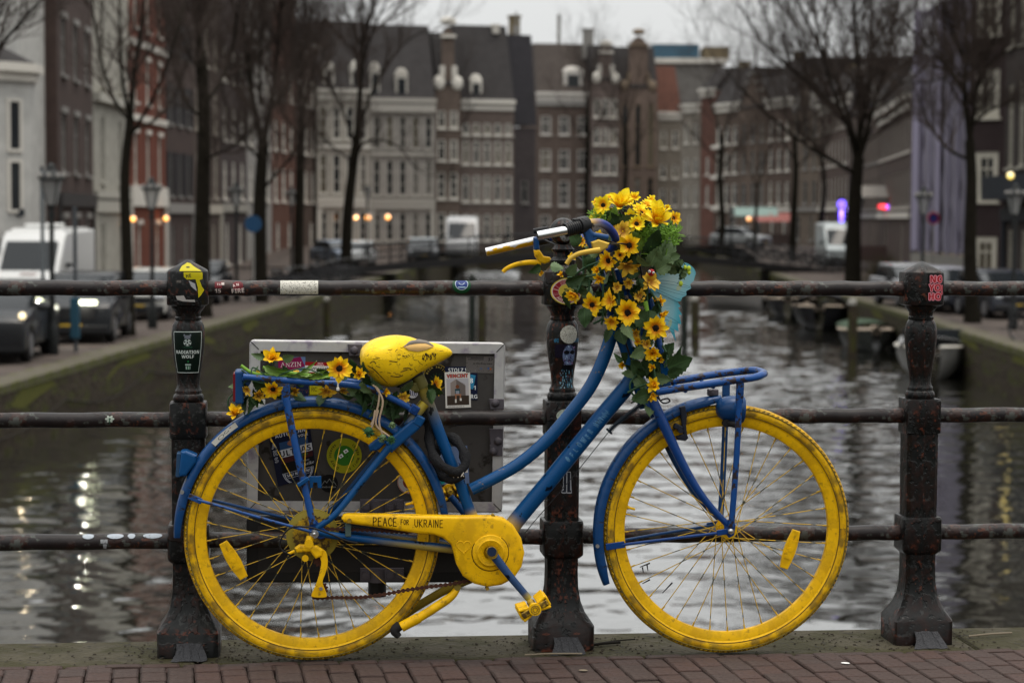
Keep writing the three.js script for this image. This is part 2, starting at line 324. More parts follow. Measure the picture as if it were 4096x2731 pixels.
// ---------- the bridge: deck, kerb, brick pavement ----------
const ZP = -0.15;                                            // the plane of the railing
const kerbBack = L(2400, 2562, -0.2), rowY = (py) => L(2048, py, ZP).y;
const KERB_F = 0.02, KERB_B = -0.33;
const inBridge = (g) => { g.applyMatrix4(new THREE.Matrix4().makeBasis(EX, V(0, 1, 0), EZ).setPosition(ORIGIN)); return g; };
M.kerb = std([1, 1, 1], 0.85, {
  map: tex(512, (i) => { let c = mix3([0.034, 0.029, 0.018], [0.064, 0.055, 0.034], N2[i]); c = mix3(c, [0.030, 0.027, 0.009], smooth(0.42, 0.6, N1[i]) * 0.8); return mix3(c, [0.018, 0.015, 0.012], smooth(0.6, 0.7, N1[(i + 33333) % N1.length] * 0.5 + N4[i] * 0.5) * 0.9); }, true, 1.7),
  bumpMap: tex(512, (i) => N2[i] * 0.6 + N4[i] * 0.5, false, 1.7), bumpScale: 0.010 });
M.deck = std([0.05, 0.045, 0.04], 0.9);
structure('bridge_deck', inBridge(box(60, 0.5, 9, 0, -0.31, 4.17)), M.deck);
const kerbGeo = [];                                          // long stones laid end to end
reseed(5);
for (let x = -6.86; x < 7; x += 2.2) { const g = new RoundedBoxGeometry(2.196, 0.5, KERB_F - KERB_B, 3, 0.018); g.translate(x + 0.5, -0.2535 + rr(0, 0.002), (KERB_F + KERB_B) / 2); kerbGeo.push(metric(g)); }
const kerb = structure('kerb', inBridge(new THREE.BoxGeometry(15, 0.1, 0.2).translate(0, -0.3, -0.13)), M.kerb);
kerbGeo.forEach((g) => part(kerb, 'kerb_stone', inBridge(g), M.kerb));
// brick pavement: narrow bricks in columns that run to the kerb
const bedMat = std([1, 1, 1], 0.95, { map: tex(256, (i, x, y) => mix3([0.012, 0.011, 0.008], [0.035, 0.036, 0.016], N2[y * 1024 + x * 2]), true, 5) });
const pavement = structure('brick_pavement', inBridge(box(30, 0.03, 8, 0, -0.033, KERB_F + 4)), bedMat);
{
  reseed(19);
  const mats = [0, 1, 2, 3, 4].map((k) => std([1, 1, 1], 0.78, {
    map: tex(256, (i, x, y) => { const n = N2[y * 1024 + x * 2], q = N1[y * 1024 + x * 2]; let c = mix3([0.036 + 0.004 * k, 0.024 + 0.0015 * k, 0.021], [0.060, 0.042 - 0.001 * k, 0.036], n); c = mix3(c, [0.13, 0.105, 0.09], smooth(0.63, 0.72, q) * 0.5); return mix3(c, [0.018, 0.014, 0.012], smooth(0.62, 0.7, N4[y * 1024 + x * 2] * 0.6 + n * 0.4)); }, true, 5),
    bumpMap: tex(256, (i, x, y) => N2[y * 1024 + x * 2] * 0.7 + N4[y * 1024 + x * 2] * 0.5, false, 5), bumpScale: 0.004 }));
  const shapes = [0, 1, 2, 3].map((k) => { const g = new RoundedBoxGeometry(0.0695 - 0.001 * (k % 2), 0.05, 0.1 - 0.002 * (k > 1), 1, 0.0055); return metric(g); });
  const R = new THREE.Matrix4().makeBasis(EX, V(0, 1, 0), EZ).setPosition(ORIGIN);
  const slant = 0.06;
  const lay = (x, z, w = 1, l = 1) => {
    const o = shadows(new THREE.Mesh(shapes[Math.floor(rnd() * 4)], mats[Math.floor(rnd() * 5)])); o.name = 'brick';
    o.position.copy(V(x + rr(-0.0015, 0.0015), -0.0245 + rr(-0.0022, 0.003), z)).applyMatrix4(R);
    o.rotation.set(rr(-0.02, 0.02), YAW + slant + rr(-0.016, 0.016), rr(-0.018, 0.018)); o.scale.set(w, 1, l); pavement.add(o);
  };
  for (let i = -24; i < 26; i++) lay(i * 0.106 + rr(-0.004, 0.004), KERB_F + 0.0205, 1.5, 0.36);           // a thin soldier row along the kerb
  const rest = [];
  for (let c = -24; c < 25; c++) {
    const off = (c % 2 ? 0.05 : 0) + rr(-0.006, 0.006);
    for (let r = 0; r < 5; r++) { const z = KERB_F + 0.052 + r * 0.1025 + off; lay(c * 0.0715 + slant * z + 0.02, z, 1, 1); }
    if (off > 0.02) { lay(c * 0.0715 + 0.02, KERB_F + 0.064, 1, 0.45); }
    for (let r = 5; r < 16; r++) { const z = KERB_F + 0.052 + r * 0.1025 + off, g = shapes[(c + r) & 3].clone(); g.translate(c * 0.0715 + slant * z + 0.02, -0.0245, z); rest.push(inBridge(g)); }
  }
  tag(part(pavement, 'brick', rest, mats[1]), null, null, null, 'stuff');
}
// grit, twigs and leaves on the kerb
{
  reseed(31);
  const grit = [];
  for (let i = 0; i < 900; i++) { const near = rnd() < 0.6, x = near ? [-0.78, 0.2, 1.1, -0.5][Math.floor(rnd() * 4)] + rr(-0.28, 0.28) : rr(-1.5, 1.5), g = new THREE.IcosahedronGeometry(rr(0.001, 0.0036), 0); g.scale(rr(1, 2.2), 0.6, 1); g.rotateY(rr(0, 3)); g.translate(x, 0, rr(KERB_B + 0.06, KERB_F - 0.01)); grit.push(metric(inBridge(g))); }
  const o = shadows(new THREE.Mesh(merged(grit), std([0.035, 0.028, 0.02], 0.9))); o.name = 'grit'; tag(o, 'loose grit and crumbs lying on the mossy kerb', 'grit', null, 'stuff'); scene.add(o);
  const twig = (a, b, r, label, m) => { const p = L(...a, -0.06).setY(0.004), q = L(...b, -0.06).setY(0.006); p.z = a[2] ?? p.z; const w = fore('twig', label, 'twig', p); part(w, 'stick', tube([p, p.clone().lerp(q, 0.5).add(V(0, 0.004, rr(-0.01, 0.01))), q], r), m); };
  const dark = std([0.012, 0.010, 0.008], 0.9), pale = std([0.17, 0.14, 0.10], 0.9);
  const put = (x0, x1, z0, z1, r, label, m) => { const p = V(x0, 0.003, z0), q = V(x1, 0.005, z1), w = fore('twig', label, 'twig', p.clone()); part(w, 'stick', tube([p, p.clone().lerp(q, 0.45).add(V(0, 0.003, 0.006)), q], r), m); };
  put(0.235, 0.33, -0.12, -0.15, 0.004, 'dark broken twig on the kerb just beside the middle post', dark);
  put(0.27, 0.38, -0.15, -0.19, 0.002, 'thin dark twig on the kerb behind a thicker broken twig', dark);
  put(0.04, 0.2, -0.005, 0.0, 0.0025, 'pale dry straw in front of the middle post base', pale);
  put(1.36, 1.50, -0.16, -0.19, 0.003, 'pale straw on the kerb beside the post with the red sticker', pale);
  const flake = (px, py, label, m) => { const p = L(px, py, 0).setY(0); const d = ray(px, py), t = -camera.position.y / d.y, w = camera.position.clone().addScaledVector(d, t); const g = new THREE.IcosahedronGeometry(0.010, 1); g.scale(1.3, 0.16, 0.9); g.rotateY(rr(0, 3)); g.translate(w.x, 0.004, w.z); const o = shadows(new THREE.Mesh(metric(g), m)); o.name = numbered('fallen_leaf'); tag(o, label, 'leaf'); scene.add(o); };
  flake(3383, 2657, 'small white petal-like leaf lying on the bricks below the front wheel', M.white);
  flake(2333, 2686, 'beige fallen leaf on the bricks in front of the middle post', pale);
}
// ---------- the railing ----------
// sections: photograph y, half width in photograph pixels, squareness (0 round .. 1 chamfered square), chamfer
const POST = {
  base: [[2604, 121, 1, .12], [2492, 121, 1, .12], [2486, 118, 1, .14], [2470, 108, 1, .2], [2440, 88, 1, .25], [2400, 73, 1, .28], [2345, 64, 1, .28], [2280, 62, 1, .28], [2228, 63, 1, .28]],
  knuckle: [[2228, 66, 1, .25], [2216, 78, 1, .2], [2210, 80, 1, .14], [2086, 80, 1, .14], [2078, 77, 1, .2], [2076, 66, 1, .28]],
  shaft: [[2076, 64, 1, .28], [1900, 65, 1, .28], [1742, 65, 1, .28]],
  block: [[1742, 68, 1, .3], [1736, 71, 1, .1], [1606, 71, 1, .1], [1600, 69, 1, .2], [1599, 55, .3, .2]],
  baluster: [[1600, 56, 0, .3], [1594, 59, 0, .3], [1582, 60, 0, .3], [1572, 56, 0, .3], [1568, 51, 0, .3], [1556, 52, 0, .3], [1546, 46, 0, .3], [1530, 43, 0, .3], [1490, 47, 0, .3], [1430, 57, 0, .3], [1370, 63, 0, .3], [1330, 64.5, 0, .3], [1300, 61, 0, .3], [1284, 53, 0, .3], [1279, 48, 0, .3], [1276, 51, 0, .3], [1268, 51, 0, .3], [1264, 47, 0, .3], [1250, 48, 0, .3], [1240, 55, 0, .3], [1230, 63, 0, .3], [1221, 66, 0, .3]],
  head: [[1221, 68, 1, .3], [1217, 78, 1, .34], [1212, 79, 1, .34], [1092, 79, 1, .34], [1086, 77, 1, .34]],
  point: [[1086, 76, 1, .34], [1080, 72, 1, .34], [1041, 4, .6, .3], [1040, 0.3, 0, .3]],
  neck: [[1086, 73, 1, .3], [1082, 66, .8, .3], [1058, 48, .3, .3], [1050, 51, 0, .3], [1040, 52, 0, .3], [1035, 46, 0, .3], [1026, 37, 0, .3], [1010, 36, 0, .3], [1003, 44, 0, .3], [996, 46, 0, .3], [990, 40, 0, .3], [985, 36, 0, .3], [978, 33, 0, .3]],
};
{ const a = []; for (let k = 0; k <= 14; k++) { const t = -0.95 + 1.93 * k / 14; a.push([924 - 54 * Math.sin(t * Math.PI / 2), 54 * Math.cos(t * Math.PI / 2) + 0.3, 0, .3]); } POST.knob = a; }
const PSC = L(2300, 1700, ZP).x - L(2299, 1700, ZP).x;     // metres per pixel in the railing's plane
const radius = (hw, sq, ch, a) => {
  if (!sq) return hw;
  const b = Math.abs(((a % (Math.PI / 2)) + Math.PI / 2) % (Math.PI / 2)), c = Math.min(b, Math.PI / 2 - b);
  const r = Math.min(hw / Math.cos(c), hw * (2 - ch) / Math.SQRT2 / Math.cos(Math.PI / 4 - c));
  return lerp(hw, r, sq);
};
function loft(sec, cx, cz, seg = 48) {
  const S = sec.map(([py, hw, sq, ch]) => [rowY(py), hw * PSC, sq, ch]);
  const g = grid(seg, S.length - 1, (i, j) => { const [y, hw, sq, ch] = S[j], a = i / seg * 2 * Math.PI, r = radius(hw, sq, ch, a); return V(cx + Math.sin(a) * r, y, cz + Math.cos(a) * r); },
    (i, j) => [i / seg * 0.45 + cx * 1.37, S[j][0] + cx * 2.11]);
  return toCreasedNormals(g, 0.6);
}
// a sheet on the post's skin: between two heights and two angles
function skin(sec, cx, cz, py0, py1, a0, a1, lift = 0.0012, nu = 16, nv = 14) {
  const S = [...sec].sort((a, b) => a[0] - b[0]);
  const sat = (py) => { let k = 0; while (k < S.length - 2 && S[k + 1][0] < py) k++; const f = clamp((py - S[k][0]) / (S[k + 1][0] - S[k][0])); return [0, 1, 2, 3].map((q) => lerp(S[k][q], S[k + 1][q], f)); };
  return grid(nu, nv, (i, j) => { const py = lerp(py1, py0, j / nv), a = lerp(a0, a1, i / nu), s = sat(py), r = radius(s[1] * PSC, s[2], s[3], a) + lift; return V(cx + Math.sin(a) * r, rowY(py), cz + Math.cos(a) * r); });
}
const railing = fore('bridge_railing', 'old black iron railing with flaking paint and three posts along the bridge', 'railing', V(0, 0, ZP));
const RAILS = [[1153, 0.0213], [1670, 0.0213], [2147, 0.0222]];
const POSTX = [L(753, 1700, ZP).x, L(2248, 1700, ZP).x, L(3679, 1700, ZP).x];
const ends = [-2.9, ...POSTX, 2.9];
for (const [py, r] of RAILS) for (let k = 0; k < 4; k++) {
  const y = rowY(py), a = ends[k] + (k ? 0.03 : 0), b = ends[k + 1] - (k < 3 ? 0.03 : 0), n = 30, pts = [];
  for (let i = 0; i <= n; i++) pts.push(V(lerp(a, b, i / n), y + 0.0012 * Math.sin(i * 1.7 + k + py), ZP + 0.0012 * Math.sin(i * 2.3 + py)));
  part(railing, 'rail', tube(pts, r, { seg: 24, raw: true }), M.rail);
}
const posts = POSTX.map((x, k) => {
  const p = part(railing, 'post', loft(POST.shaft, x, ZP), M.iron);
  part(p, 'base', loft(POST.base, x, ZP), M.iron); part(p, 'collar', loft(POST.knuckle, x, ZP), M.iron);
  part(p, 'collar', loft(POST.block, x, ZP), M.iron); part(p, 'baluster', loft(POST.baluster, x, ZP), M.iron);
  part(p, 'head', loft(POST.head, x, ZP), M.iron);
  if (k === 1) { part(p, 'neck', loft(POST.neck, x, ZP), M.iron, 'turned neck under the round ball of the middle post'); part(p, 'finial', loft(POST.knob, x, ZP), M.iron, 'round ball on top of the middle post'); }
  else part(p, 'finial', loft(POST.point, x, ZP), M.iron, 'low pyramid on top of the post');
  // a grey mortar wedge at the foot
  const w = 0.036, f = new THREE.BufferGeometry(), zf = ZP + 121 * PSC;
  const q = grid(8, 4, (i, j) => V(x + 0.004 + (i / 4 - 1) * (w + j * 0.003) + 0.004 * Math.sin(i * 3 + j), 0.04 * (1 - j / 4) ** 1.5 + 0.001 * Math.sin(i * 5), zf + 0.002 + j * 0.0125 + 0.004 * Math.sin(i * 2.1)), (i, j) => [i * 0.03, j * 0.03]);
  part(p, 'mortar_patch', q, std([0.040, 0.040, 0.043], 0.8, { bumpMap: M.kerb.bumpMap, bumpScale: 0.01, side: THREE.DoubleSide }));
  return p;
});
// ---------- the bicycle ----------
const TEAL = [0.0028, 0.049, 0.150], YEL = [0.66, 0.40, 0.008], DUSK = [0.012, 0.03, 0.06];
const RW = 0.3505, CR = V(L(1249, 2125).x, RW, 0), CF = V(L(2906, 2110).x, RW, 0);
const bike = fore('bicycle', 'yellow and blue painted city bicycle with yellow tyres leaning along the railing', 'bicycle', V(0.2, 0, 0));
const bp = (n, g, m, l) => part(bike, n, g, m, l);
function ringProfile(prof, seg = 120) {                     // a closed profile (radius, z) turned about z, uv in metres
  const n = prof.length; let acc = [0]; for (let k = 1; k <= n; k++) { const a = prof[k % n], b = prof[k - 1]; acc.push(acc[k - 1] + Math.hypot(a[0] - b[0], a[1] - b[1])); }
  return grid(seg, n, (i, k) => { const a = -i / seg * 2 * Math.PI, [r, z] = prof[k % n]; return V(r * Math.cos(a), r * Math.sin(a), z); }, (i, k) => [i / seg * 2.1, acc[k]]);
}
function makeWheel(C, rear, label) {
  const w = new THREE.Group(); w.name = 'wheel'; w.position.copy(C).sub(bike._b); bike.add(w); w.userData.label = label;
  const put = (n, g, m, l) => { const o = shadows(new THREE.Mesh(Array.isArray(g) ? merged(g) : g, m)); o.name = n; w.add(o); if (l) o.userData.label = l; return o; };
  const prof = [], rt = 0.0205, rm = RW - rt - 0.0005;
  for (let k = 0; k < 22; k++) { const a = k / 22 * 2 * Math.PI, c = Math.cos(a), s = Math.sin(a); prof.push([rm + rt * c * (c > 0 ? 0.98 : 0.9), s * rt]); }
  put('tyre', ringProfile(prof, 160), M.tyre);
  put('rim', toCreasedNormals(ringProfile([[0.314, 0.0135], [0.3185, 0.0165], [0.3185, -0.0165], [0.314, -0.0135], [0.298, -0.0125], [0.289, -0.008], [0.2875, 0], [0.289, 0.008], [0.298, 0.0125]], 140), 0.5), M.yellow);
  put('rim_groove', [1, -1].flatMap((s) => [0.3195].map((r) => new THREE.TorusGeometry(r, 0.0014, 6, 140).translate(0, 0, s * 0.0172))), std([0.10, 0.06, 0.01], 0.7));
  const blocks = [];                                         // knobs on both shoulders of the tread, a thin band of ridges on the walls
  for (let k = 0; k < 150; k++) for (const s of [-1, 1]) { const a = (k + (s > 0 ? 0.5 : 0)) / 150 * 2 * Math.PI, g = new THREE.BoxGeometry(0.0055, 0.0085, 0.0065); g.rotateX(s * 0.65); g.rotateZ(0.45 * s); g.translate(RW - 0.0088, 0, s * 0.0142); g.rotateZ(a); blocks.push(g); }
  for (let k = 0; k < 150; k++) { const a = (k + 0.25) / 150 * 2 * Math.PI, g = new THREE.BoxGeometry(0.004, 0.009, 0.006); g.translate(RW - 0.0043, 0, 0); g.rotateZ(a); blocks.push(g); }
  tag(put('tread', blocks.map(metric), M.treadY), null, null, null, 'stuff');
  put('tread_groove', [1, -1].map((s) => new THREE.TorusGeometry(RW - 0.0108, 0.0016, 6, 140).translate(0, 0, s * 0.0188)), M.tread);
  put('hub', [disc(V(0, 0, 0), rear ? 0.018 : 0.014, 0.07, 24), disc(V(0, 0, 0.031), rear ? 0.03 : 0.024, 0.004, 28), disc(V(0, 0, -0.031), rear ? 0.03 : 0.024, 0.004, 28)], rear ? M.gear : M.yellow);
  reseed(rear ? 3 : 4);
  for (let k = 0; k < 36; k++) {
    const s = k % 2 ? 1 : -1, a = k / 36 * 2 * Math.PI + (rear ? 0.06 : 0.02), t = a + (k % 4 < 2 ? 1 : -1) * 1.15, rh = rear ? 0.028 : 0.022;
    put('spoke', [tube([V(rh * Math.cos(t), rh * Math.sin(t), s * 0.031), V(0.289 * Math.cos(a), 0.289 * Math.sin(a), s * 0.002)], 0.00125, { seg: 6 }), tube([V(0.289 * Math.cos(a), 0.289 * Math.sin(a), 0), V(0.276 * Math.cos(a), 0.276 * Math.sin(a), s * 0.003)], 0.0024, { seg: 6 })], M.spoke);
  }
  return { w, put };
}
M.treadY = std([1, 1, 1], 0.6, { map: tex(256, (i, x, y) => mix3([0.50, 0.29, 0.008], [0.05, 0.04, 0.02], smooth(0.42, 0.6, N1[y * 1024 + x * 2] * 0.6 + N4[y * 1024 + x * 2] * 0.4)), true, 8) });
const rearW = makeWheel(CR, true, 'rear wheel with the gears and a yellow dished disc'), frontW = makeWheel(CF, false, 'front wheel with bare spokes');
// valves and reflectors
const wheelBit = (W, C, n, g, m) => { g.translate(-C.x, -C.y, -C.z); return W.put(n, g, m); };
const valve = (W, C, a, b) => wheelBit(W, C, 'valve', merged([tube([L(...a), L(...b)], 0.0035, { seg: 10 }), tube([L(...a), L(...a).lerp(L(...b), 0.45)], 0.0058, { seg: 10 })]), M.yellow);
valve(rearW, CR, [1668, 2006], [1622, 2018]); valve(frontW, CF, [2495, 2024], [2540, 2037]);
function reflector(W, C, px, py, len, wid, ang, off) {
  const c = L(px, py, off), s = new THREE.Shape(), h = len / 2 * PXM, w = wid / 2 * PXM;
  s.moveTo(-w * 0.62, -h); s.lineTo(w * 0.62, -h); s.quadraticCurveTo(w * 1.05, -h * 0.3, w, 0); s.quadraticCurveTo(w * 1.05, h * 0.3, w * 0.62, h); s.lineTo(-w * 0.62, h); s.quadraticCurveTo(-w * 1.05, h * 0.3, -w, 0); s.quadraticCurveTo(-w * 1.05, -h * 0.3, -w * 0.62, -h);
  const g = new THREE.ExtrudeGeometry(s, { depth: 0.006, bevelEnabled: true, bevelSize: 0.002, bevelThickness: 0.002, bevelSegments: 2 }); const raised = new THREE.BoxGeometry(w * 1.3, h * 1.0, 0.003).translate(0, 0, 0.0085), stud = disc(V(0, 0, 0.010), w * 0.42, 0.003, 20);
  const q = merged([metric(g), metric(raised), metric(stud)]); q.rotateZ(ang); q.translate(c.x, c.y, c.z);
  wheelBit(W, C, 'reflector', q, M.yellow);
}
reflector(rearW, CR, 933, 2240, 158, 46, 0.52, 0.012); reflector(frontW, CF, 3160, 2196, 156, 44, -0.32, 0.012);
// mudguards
function mudguard(C, a0, a1, R, label, m, flare = 0) {
  const n = 90, prof = [[-1, -0.021], [-0.98, -0.008], [-0.8, -0.0015], [-0.4, 0.0015], [0, 0.003], [0.4, 0.0015], [0.8, -0.0015], [0.98, -0.008], [1, -0.021]], all = [...prof, ...[...prof].reverse().map(([z, r]) => [z * 0.96, r - 0.0016])];
  const g = grid(n, all.length, (i, k) => { const t = i / n, a = lerp(a0, a1, t) * Math.PI / 180, [z, r] = all[k % all.length], e = Math.min(1, t * 14, (1 - t) * 14), Ri = R + r * lerp(0.7, 1, e) + flare * smooth(0.75, 1, t); return V(C.x + Ri * Math.cos(a), C.y + Ri * Math.sin(a), z * 0.0275 * lerp(0.55, 1, Math.sqrt(e))); }, (i, k) => [i / n * 1.6, k * 0.006]);
  return bp('mudguard', toCreasedNormals(g, 0.9), m, label);
}
mudguard(CR, 6, 181, 0.374, 'rear mudguard', M.fender); mudguard(CF, 93, 204, 0.3735, 'front mudguard', M.fender, 0.004);
// frame
const mixc = (a, b, t) => mix3(a, b, clamp(t));
const P = (px, py, off = 0) => L(px, py, off);
const line = (l, off = 0) => l.map((q) => L(q[0], q[1], q[2] ?? off));
const tubeOf = (l, r, o) => tube(line(l), r, { seg: 20, ...o });
const frame = bp('frame', tubeOf([[2470, 1262], [2449, 1331], [2408, 1450], [2362, 1545], [2286, 1647], [2191, 1757], [2074, 1856], [1967, 1917], [1884, 1958]], [0.0185, 0.0185, 0.0185, 0.018, 0.0178, 0.0175, 0.0172, 0.017], { n: 70 }), M.blue, 'curved upper frame tube');
part(frame, 'down_tube', tubeOf([[2552, 1470], [2521, 1527], [2420, 1650], [2319, 1774], [2190, 1932], [2061, 2088], [2010, 2160], [1972, 2208]], 0.0232, { n: 60, col: (t) => mixc(TEAL, YEL, smooth(0.80, 0.9, t)) }), M.tint);
part(frame, 'head_tube', [tubeOf([[2455, 1240], [2480, 1315], [2561, 1545], [2580, 1598]], 0.0205, { n: 20 }), tubeOf([[2574, 1580], [2590, 1625]], 0.0235)], M.blueClean);
part(frame, 'seat_tube', tubeOf([[1682, 1530], [1717, 1621], [1787, 1808], [1839, 1929], [1885, 2056], [1972, 2208]], 0.0158, { n: 60, col: (t, p) => mixc(mixc([0.20, 0.15, 0.02], TEAL, smooth(0.02, 0.28, t)), YEL, smooth(0.72, 0.80, t)) }), M.tint);
part(frame, 'seat_post', [tubeOf([[1634, 1416], [1690, 1552]], 0.0135), tubeOf([[1668, 1500], [1690, 1552]], 0.0185), disc(L(1652, 1552, 0.021), 0.008, 0.012, 14), bar(L(1650, 1552, 0.0), L(1676, 1545, 0.0), 0.03, 0.03, 0.006)], std([0.085, 0.075, 0.018], 0.45));
for (const s of [1, -1]) {
  const f = (l) => l.map(([x, y, z]) => { const p = L(x, y, z); p.z *= s; return p; });
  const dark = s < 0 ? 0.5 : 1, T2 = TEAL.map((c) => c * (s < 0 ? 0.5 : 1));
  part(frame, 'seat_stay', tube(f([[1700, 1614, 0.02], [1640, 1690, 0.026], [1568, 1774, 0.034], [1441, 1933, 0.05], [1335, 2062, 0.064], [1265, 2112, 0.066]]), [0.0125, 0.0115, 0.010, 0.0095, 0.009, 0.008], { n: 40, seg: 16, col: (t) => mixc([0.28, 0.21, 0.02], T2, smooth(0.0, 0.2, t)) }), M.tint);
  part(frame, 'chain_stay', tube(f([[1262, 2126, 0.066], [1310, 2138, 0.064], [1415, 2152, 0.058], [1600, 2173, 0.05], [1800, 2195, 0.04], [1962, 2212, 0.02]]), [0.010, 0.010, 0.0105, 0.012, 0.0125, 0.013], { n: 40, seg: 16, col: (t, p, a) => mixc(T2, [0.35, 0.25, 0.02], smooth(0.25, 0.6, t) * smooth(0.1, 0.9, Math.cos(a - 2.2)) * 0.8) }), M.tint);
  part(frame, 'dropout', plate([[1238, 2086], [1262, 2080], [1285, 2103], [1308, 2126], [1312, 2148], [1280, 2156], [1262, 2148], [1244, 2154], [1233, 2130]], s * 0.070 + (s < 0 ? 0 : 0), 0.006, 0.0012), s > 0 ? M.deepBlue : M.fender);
}
bp('axle_nut', [disc(L(1256, 2136, 0.082), 0.0085, 0.014, 6), disc(L(1256, 2136, 0.075), 0.012, 0.002, 20), ball(L(1256, 2136, 0.09), 0.0055)], M.steel, 'rear axle nut');
// fork and stem
for (const s of [1, -1]) {
  const l = [[2606, 1592, 0.035], [2630, 1642, 0.045], [2690, 1772, 0.052], [2744, 1880, 0.054], [2800, 1972, 0.056], [2862, 2048, 0.058], [2912, 2098, 0.060]];
  bp('fork_blade', tube(l.map(([x, y, z]) => { const p = L(x, y, z); p.z *= s; return p; }), [0.0145, 0.0145, 0.0135, 0.0125, 0.0115, 0.0098, 0.0088], { n: 50, seg: 18 }), s > 0 ? M.deepBlue : M.fender);
  bp('fork_end', plate([[2896, 2082], [2930, 2076], [2944, 2100], [2938, 2140], [2918, 2152], [2900, 2130]], s > 0 ? 0.066 : -0.060, 0.006, 0.0012), M.deepBlue);
}
bp('fork_crown', [tube([L(2594, 1600, 0).setZ(0.046), L(2594, 1600, 0).setZ(-0.046)], 0.0165, { seg: 18 }), tubeOf([[2582, 1570], [2600, 1618]], 0.022)], M.deepBlue);
bp('axle_nut', [disc(L(2923, 2124, 0.076), 0.0085, 0.016, 6), ball(L(2923, 2124, 0.086), 0.0075)], M.steel, 'front axle nut');
bp('stem', [tubeOf([[2462, 1262], [2412, 1120], [2372, 1020]], 0.0128, { n: 12 }), tubeOf([[2462, 1262], [2440, 1200]], 0.0205), tubeOf([[2372, 1022], [2400, 992]], 0.016)], M.deepBlue);
// mudguard stays
for (const s of [1, -1]) {
  const z = (p) => { p.z *= s; return p; };
  const gr = s > 0 ? std([0.05, 0.06, 0.07], 0.5) : M.fender;
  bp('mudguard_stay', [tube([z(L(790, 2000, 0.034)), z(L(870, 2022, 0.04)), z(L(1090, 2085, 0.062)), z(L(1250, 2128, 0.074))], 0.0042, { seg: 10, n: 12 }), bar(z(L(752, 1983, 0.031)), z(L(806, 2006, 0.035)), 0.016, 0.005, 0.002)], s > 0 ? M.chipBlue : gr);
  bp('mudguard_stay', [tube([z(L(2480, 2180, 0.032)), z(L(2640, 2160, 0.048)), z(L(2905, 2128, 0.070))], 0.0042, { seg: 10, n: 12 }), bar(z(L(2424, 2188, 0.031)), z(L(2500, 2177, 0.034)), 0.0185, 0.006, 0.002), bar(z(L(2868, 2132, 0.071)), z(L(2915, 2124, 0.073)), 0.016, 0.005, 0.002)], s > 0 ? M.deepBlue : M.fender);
}
for (const [x, y] of [[2390, 2184], [727, 1968]]) bp('bolt', disc(L(x, y, 0.034), 0.0055, 0.008, 12), M.steel);
// rear carrier
for (const s of [1, -1]) {
  const z = (l) => l.map(([x, y, o]) => { const p = L(x, y, o); p.z *= s; return p; });
  const rail = bp('carrier_rail', tube(z([[972, 1507, 0.058], [1090, 1517, 0.06], [1211, 1527, 0.06], [1415, 1541, 0.06], [1492, 1560, 0.058], [1568, 1594, 0.05], [1655, 1640, 0.034]]), 0.0088, { n: 60, seg: 14 }), M.chipBlue, s > 0 ? 'near side rail of the rear carrier' : 'far side rail of the rear carrier');
  if (s > 0) part(rail, 'clip', [bar(L(1640, 1628, 0.036), L(1672, 1648, 0.036), 0.026, 0.022, 0.004), disc(L(1657, 1638, 0.050), 0.006, 0.006, 14)], M.deepBlue);
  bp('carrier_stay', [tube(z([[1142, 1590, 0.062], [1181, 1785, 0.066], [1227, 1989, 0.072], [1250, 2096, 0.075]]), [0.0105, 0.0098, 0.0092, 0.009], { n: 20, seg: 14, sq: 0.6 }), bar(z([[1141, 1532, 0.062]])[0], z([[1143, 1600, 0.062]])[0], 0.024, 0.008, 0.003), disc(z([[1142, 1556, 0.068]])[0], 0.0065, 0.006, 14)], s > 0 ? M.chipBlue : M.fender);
}
bp('carrier_bar', [[976, 1508], [1100, 1520], [1300, 1535], [1490, 1561]].map(([x, y]) => tube([L(x, y, 0).setZ(0.058), L(x, y, 0).setZ(-0.058)], 0.006, { seg: 10 })), M.chipBlue);
const tail = bp('tail_lamp', [box(0.024, 0.09, 0.10, L(957, 1545).x, L(957, 1545).y, 0, 0.006), bar(L(975, 1530, 0), L(990, 1505, 0), 0.03, 0.09, 0.004)], M.fender);
part(tail, 'lens', box(0.012, 0.078, 0.092, L(941, 1545).x, L(941, 1545).y, 0.002, 0.004), M.red);
const hump = bp('tail_reflector', plate([[722, 1806], [742, 1803], [786, 1822], [782, 1852], [742, 1905], [716, 1908], [713, 1890]], 0.03, 0.06, 0.007), M.blueClean);
part(hump, 'lens', bar(L(716, 1808, 0).setZ(0), L(711, 1905, 0).setZ(0), 0.012, 0.05, 0.003), std([0.02, 0.05, 0.10], 0.25));
// gears
bp('spoke_guard', [ringProfile([[0.071, 0.028], [0.071, 0.0255], [0.035, 0.034], [0.035, 0.0365]], 60).translate(CR.x, CR.y, 0), new THREE.TorusGeometry(0.070, 0.0018, 6, 60).translate(CR.x, CR.y, 0.027)], std([0.24, 0.185, 0.025], 0.5));
{
  const cogs = [];
  for (let k = 0; k < 6; k++) { const r = 0.053 - k * 0.0062, n = Math.round(28 - k * 3), s = new THREE.Shape(); for (let i = 0; i <= n * 4; i++) { const a = i / (n * 4) * 2 * Math.PI, q = r + (i % 4 === 1 || i % 4 === 2 ? 0.0022 : -0.002); i ? s.lineTo(q * Math.cos(a), q * Math.sin(a)) : s.moveTo(q, 0); } const g = new THREE.ExtrudeGeometry(s, { depth: 0.0018, bevelEnabled: false }); g.translate(CR.x, CR.y, 0.038 + k * 0.0042); cogs.push(metric(g)); }
  bp('cassette', cogs, M.gear);
}
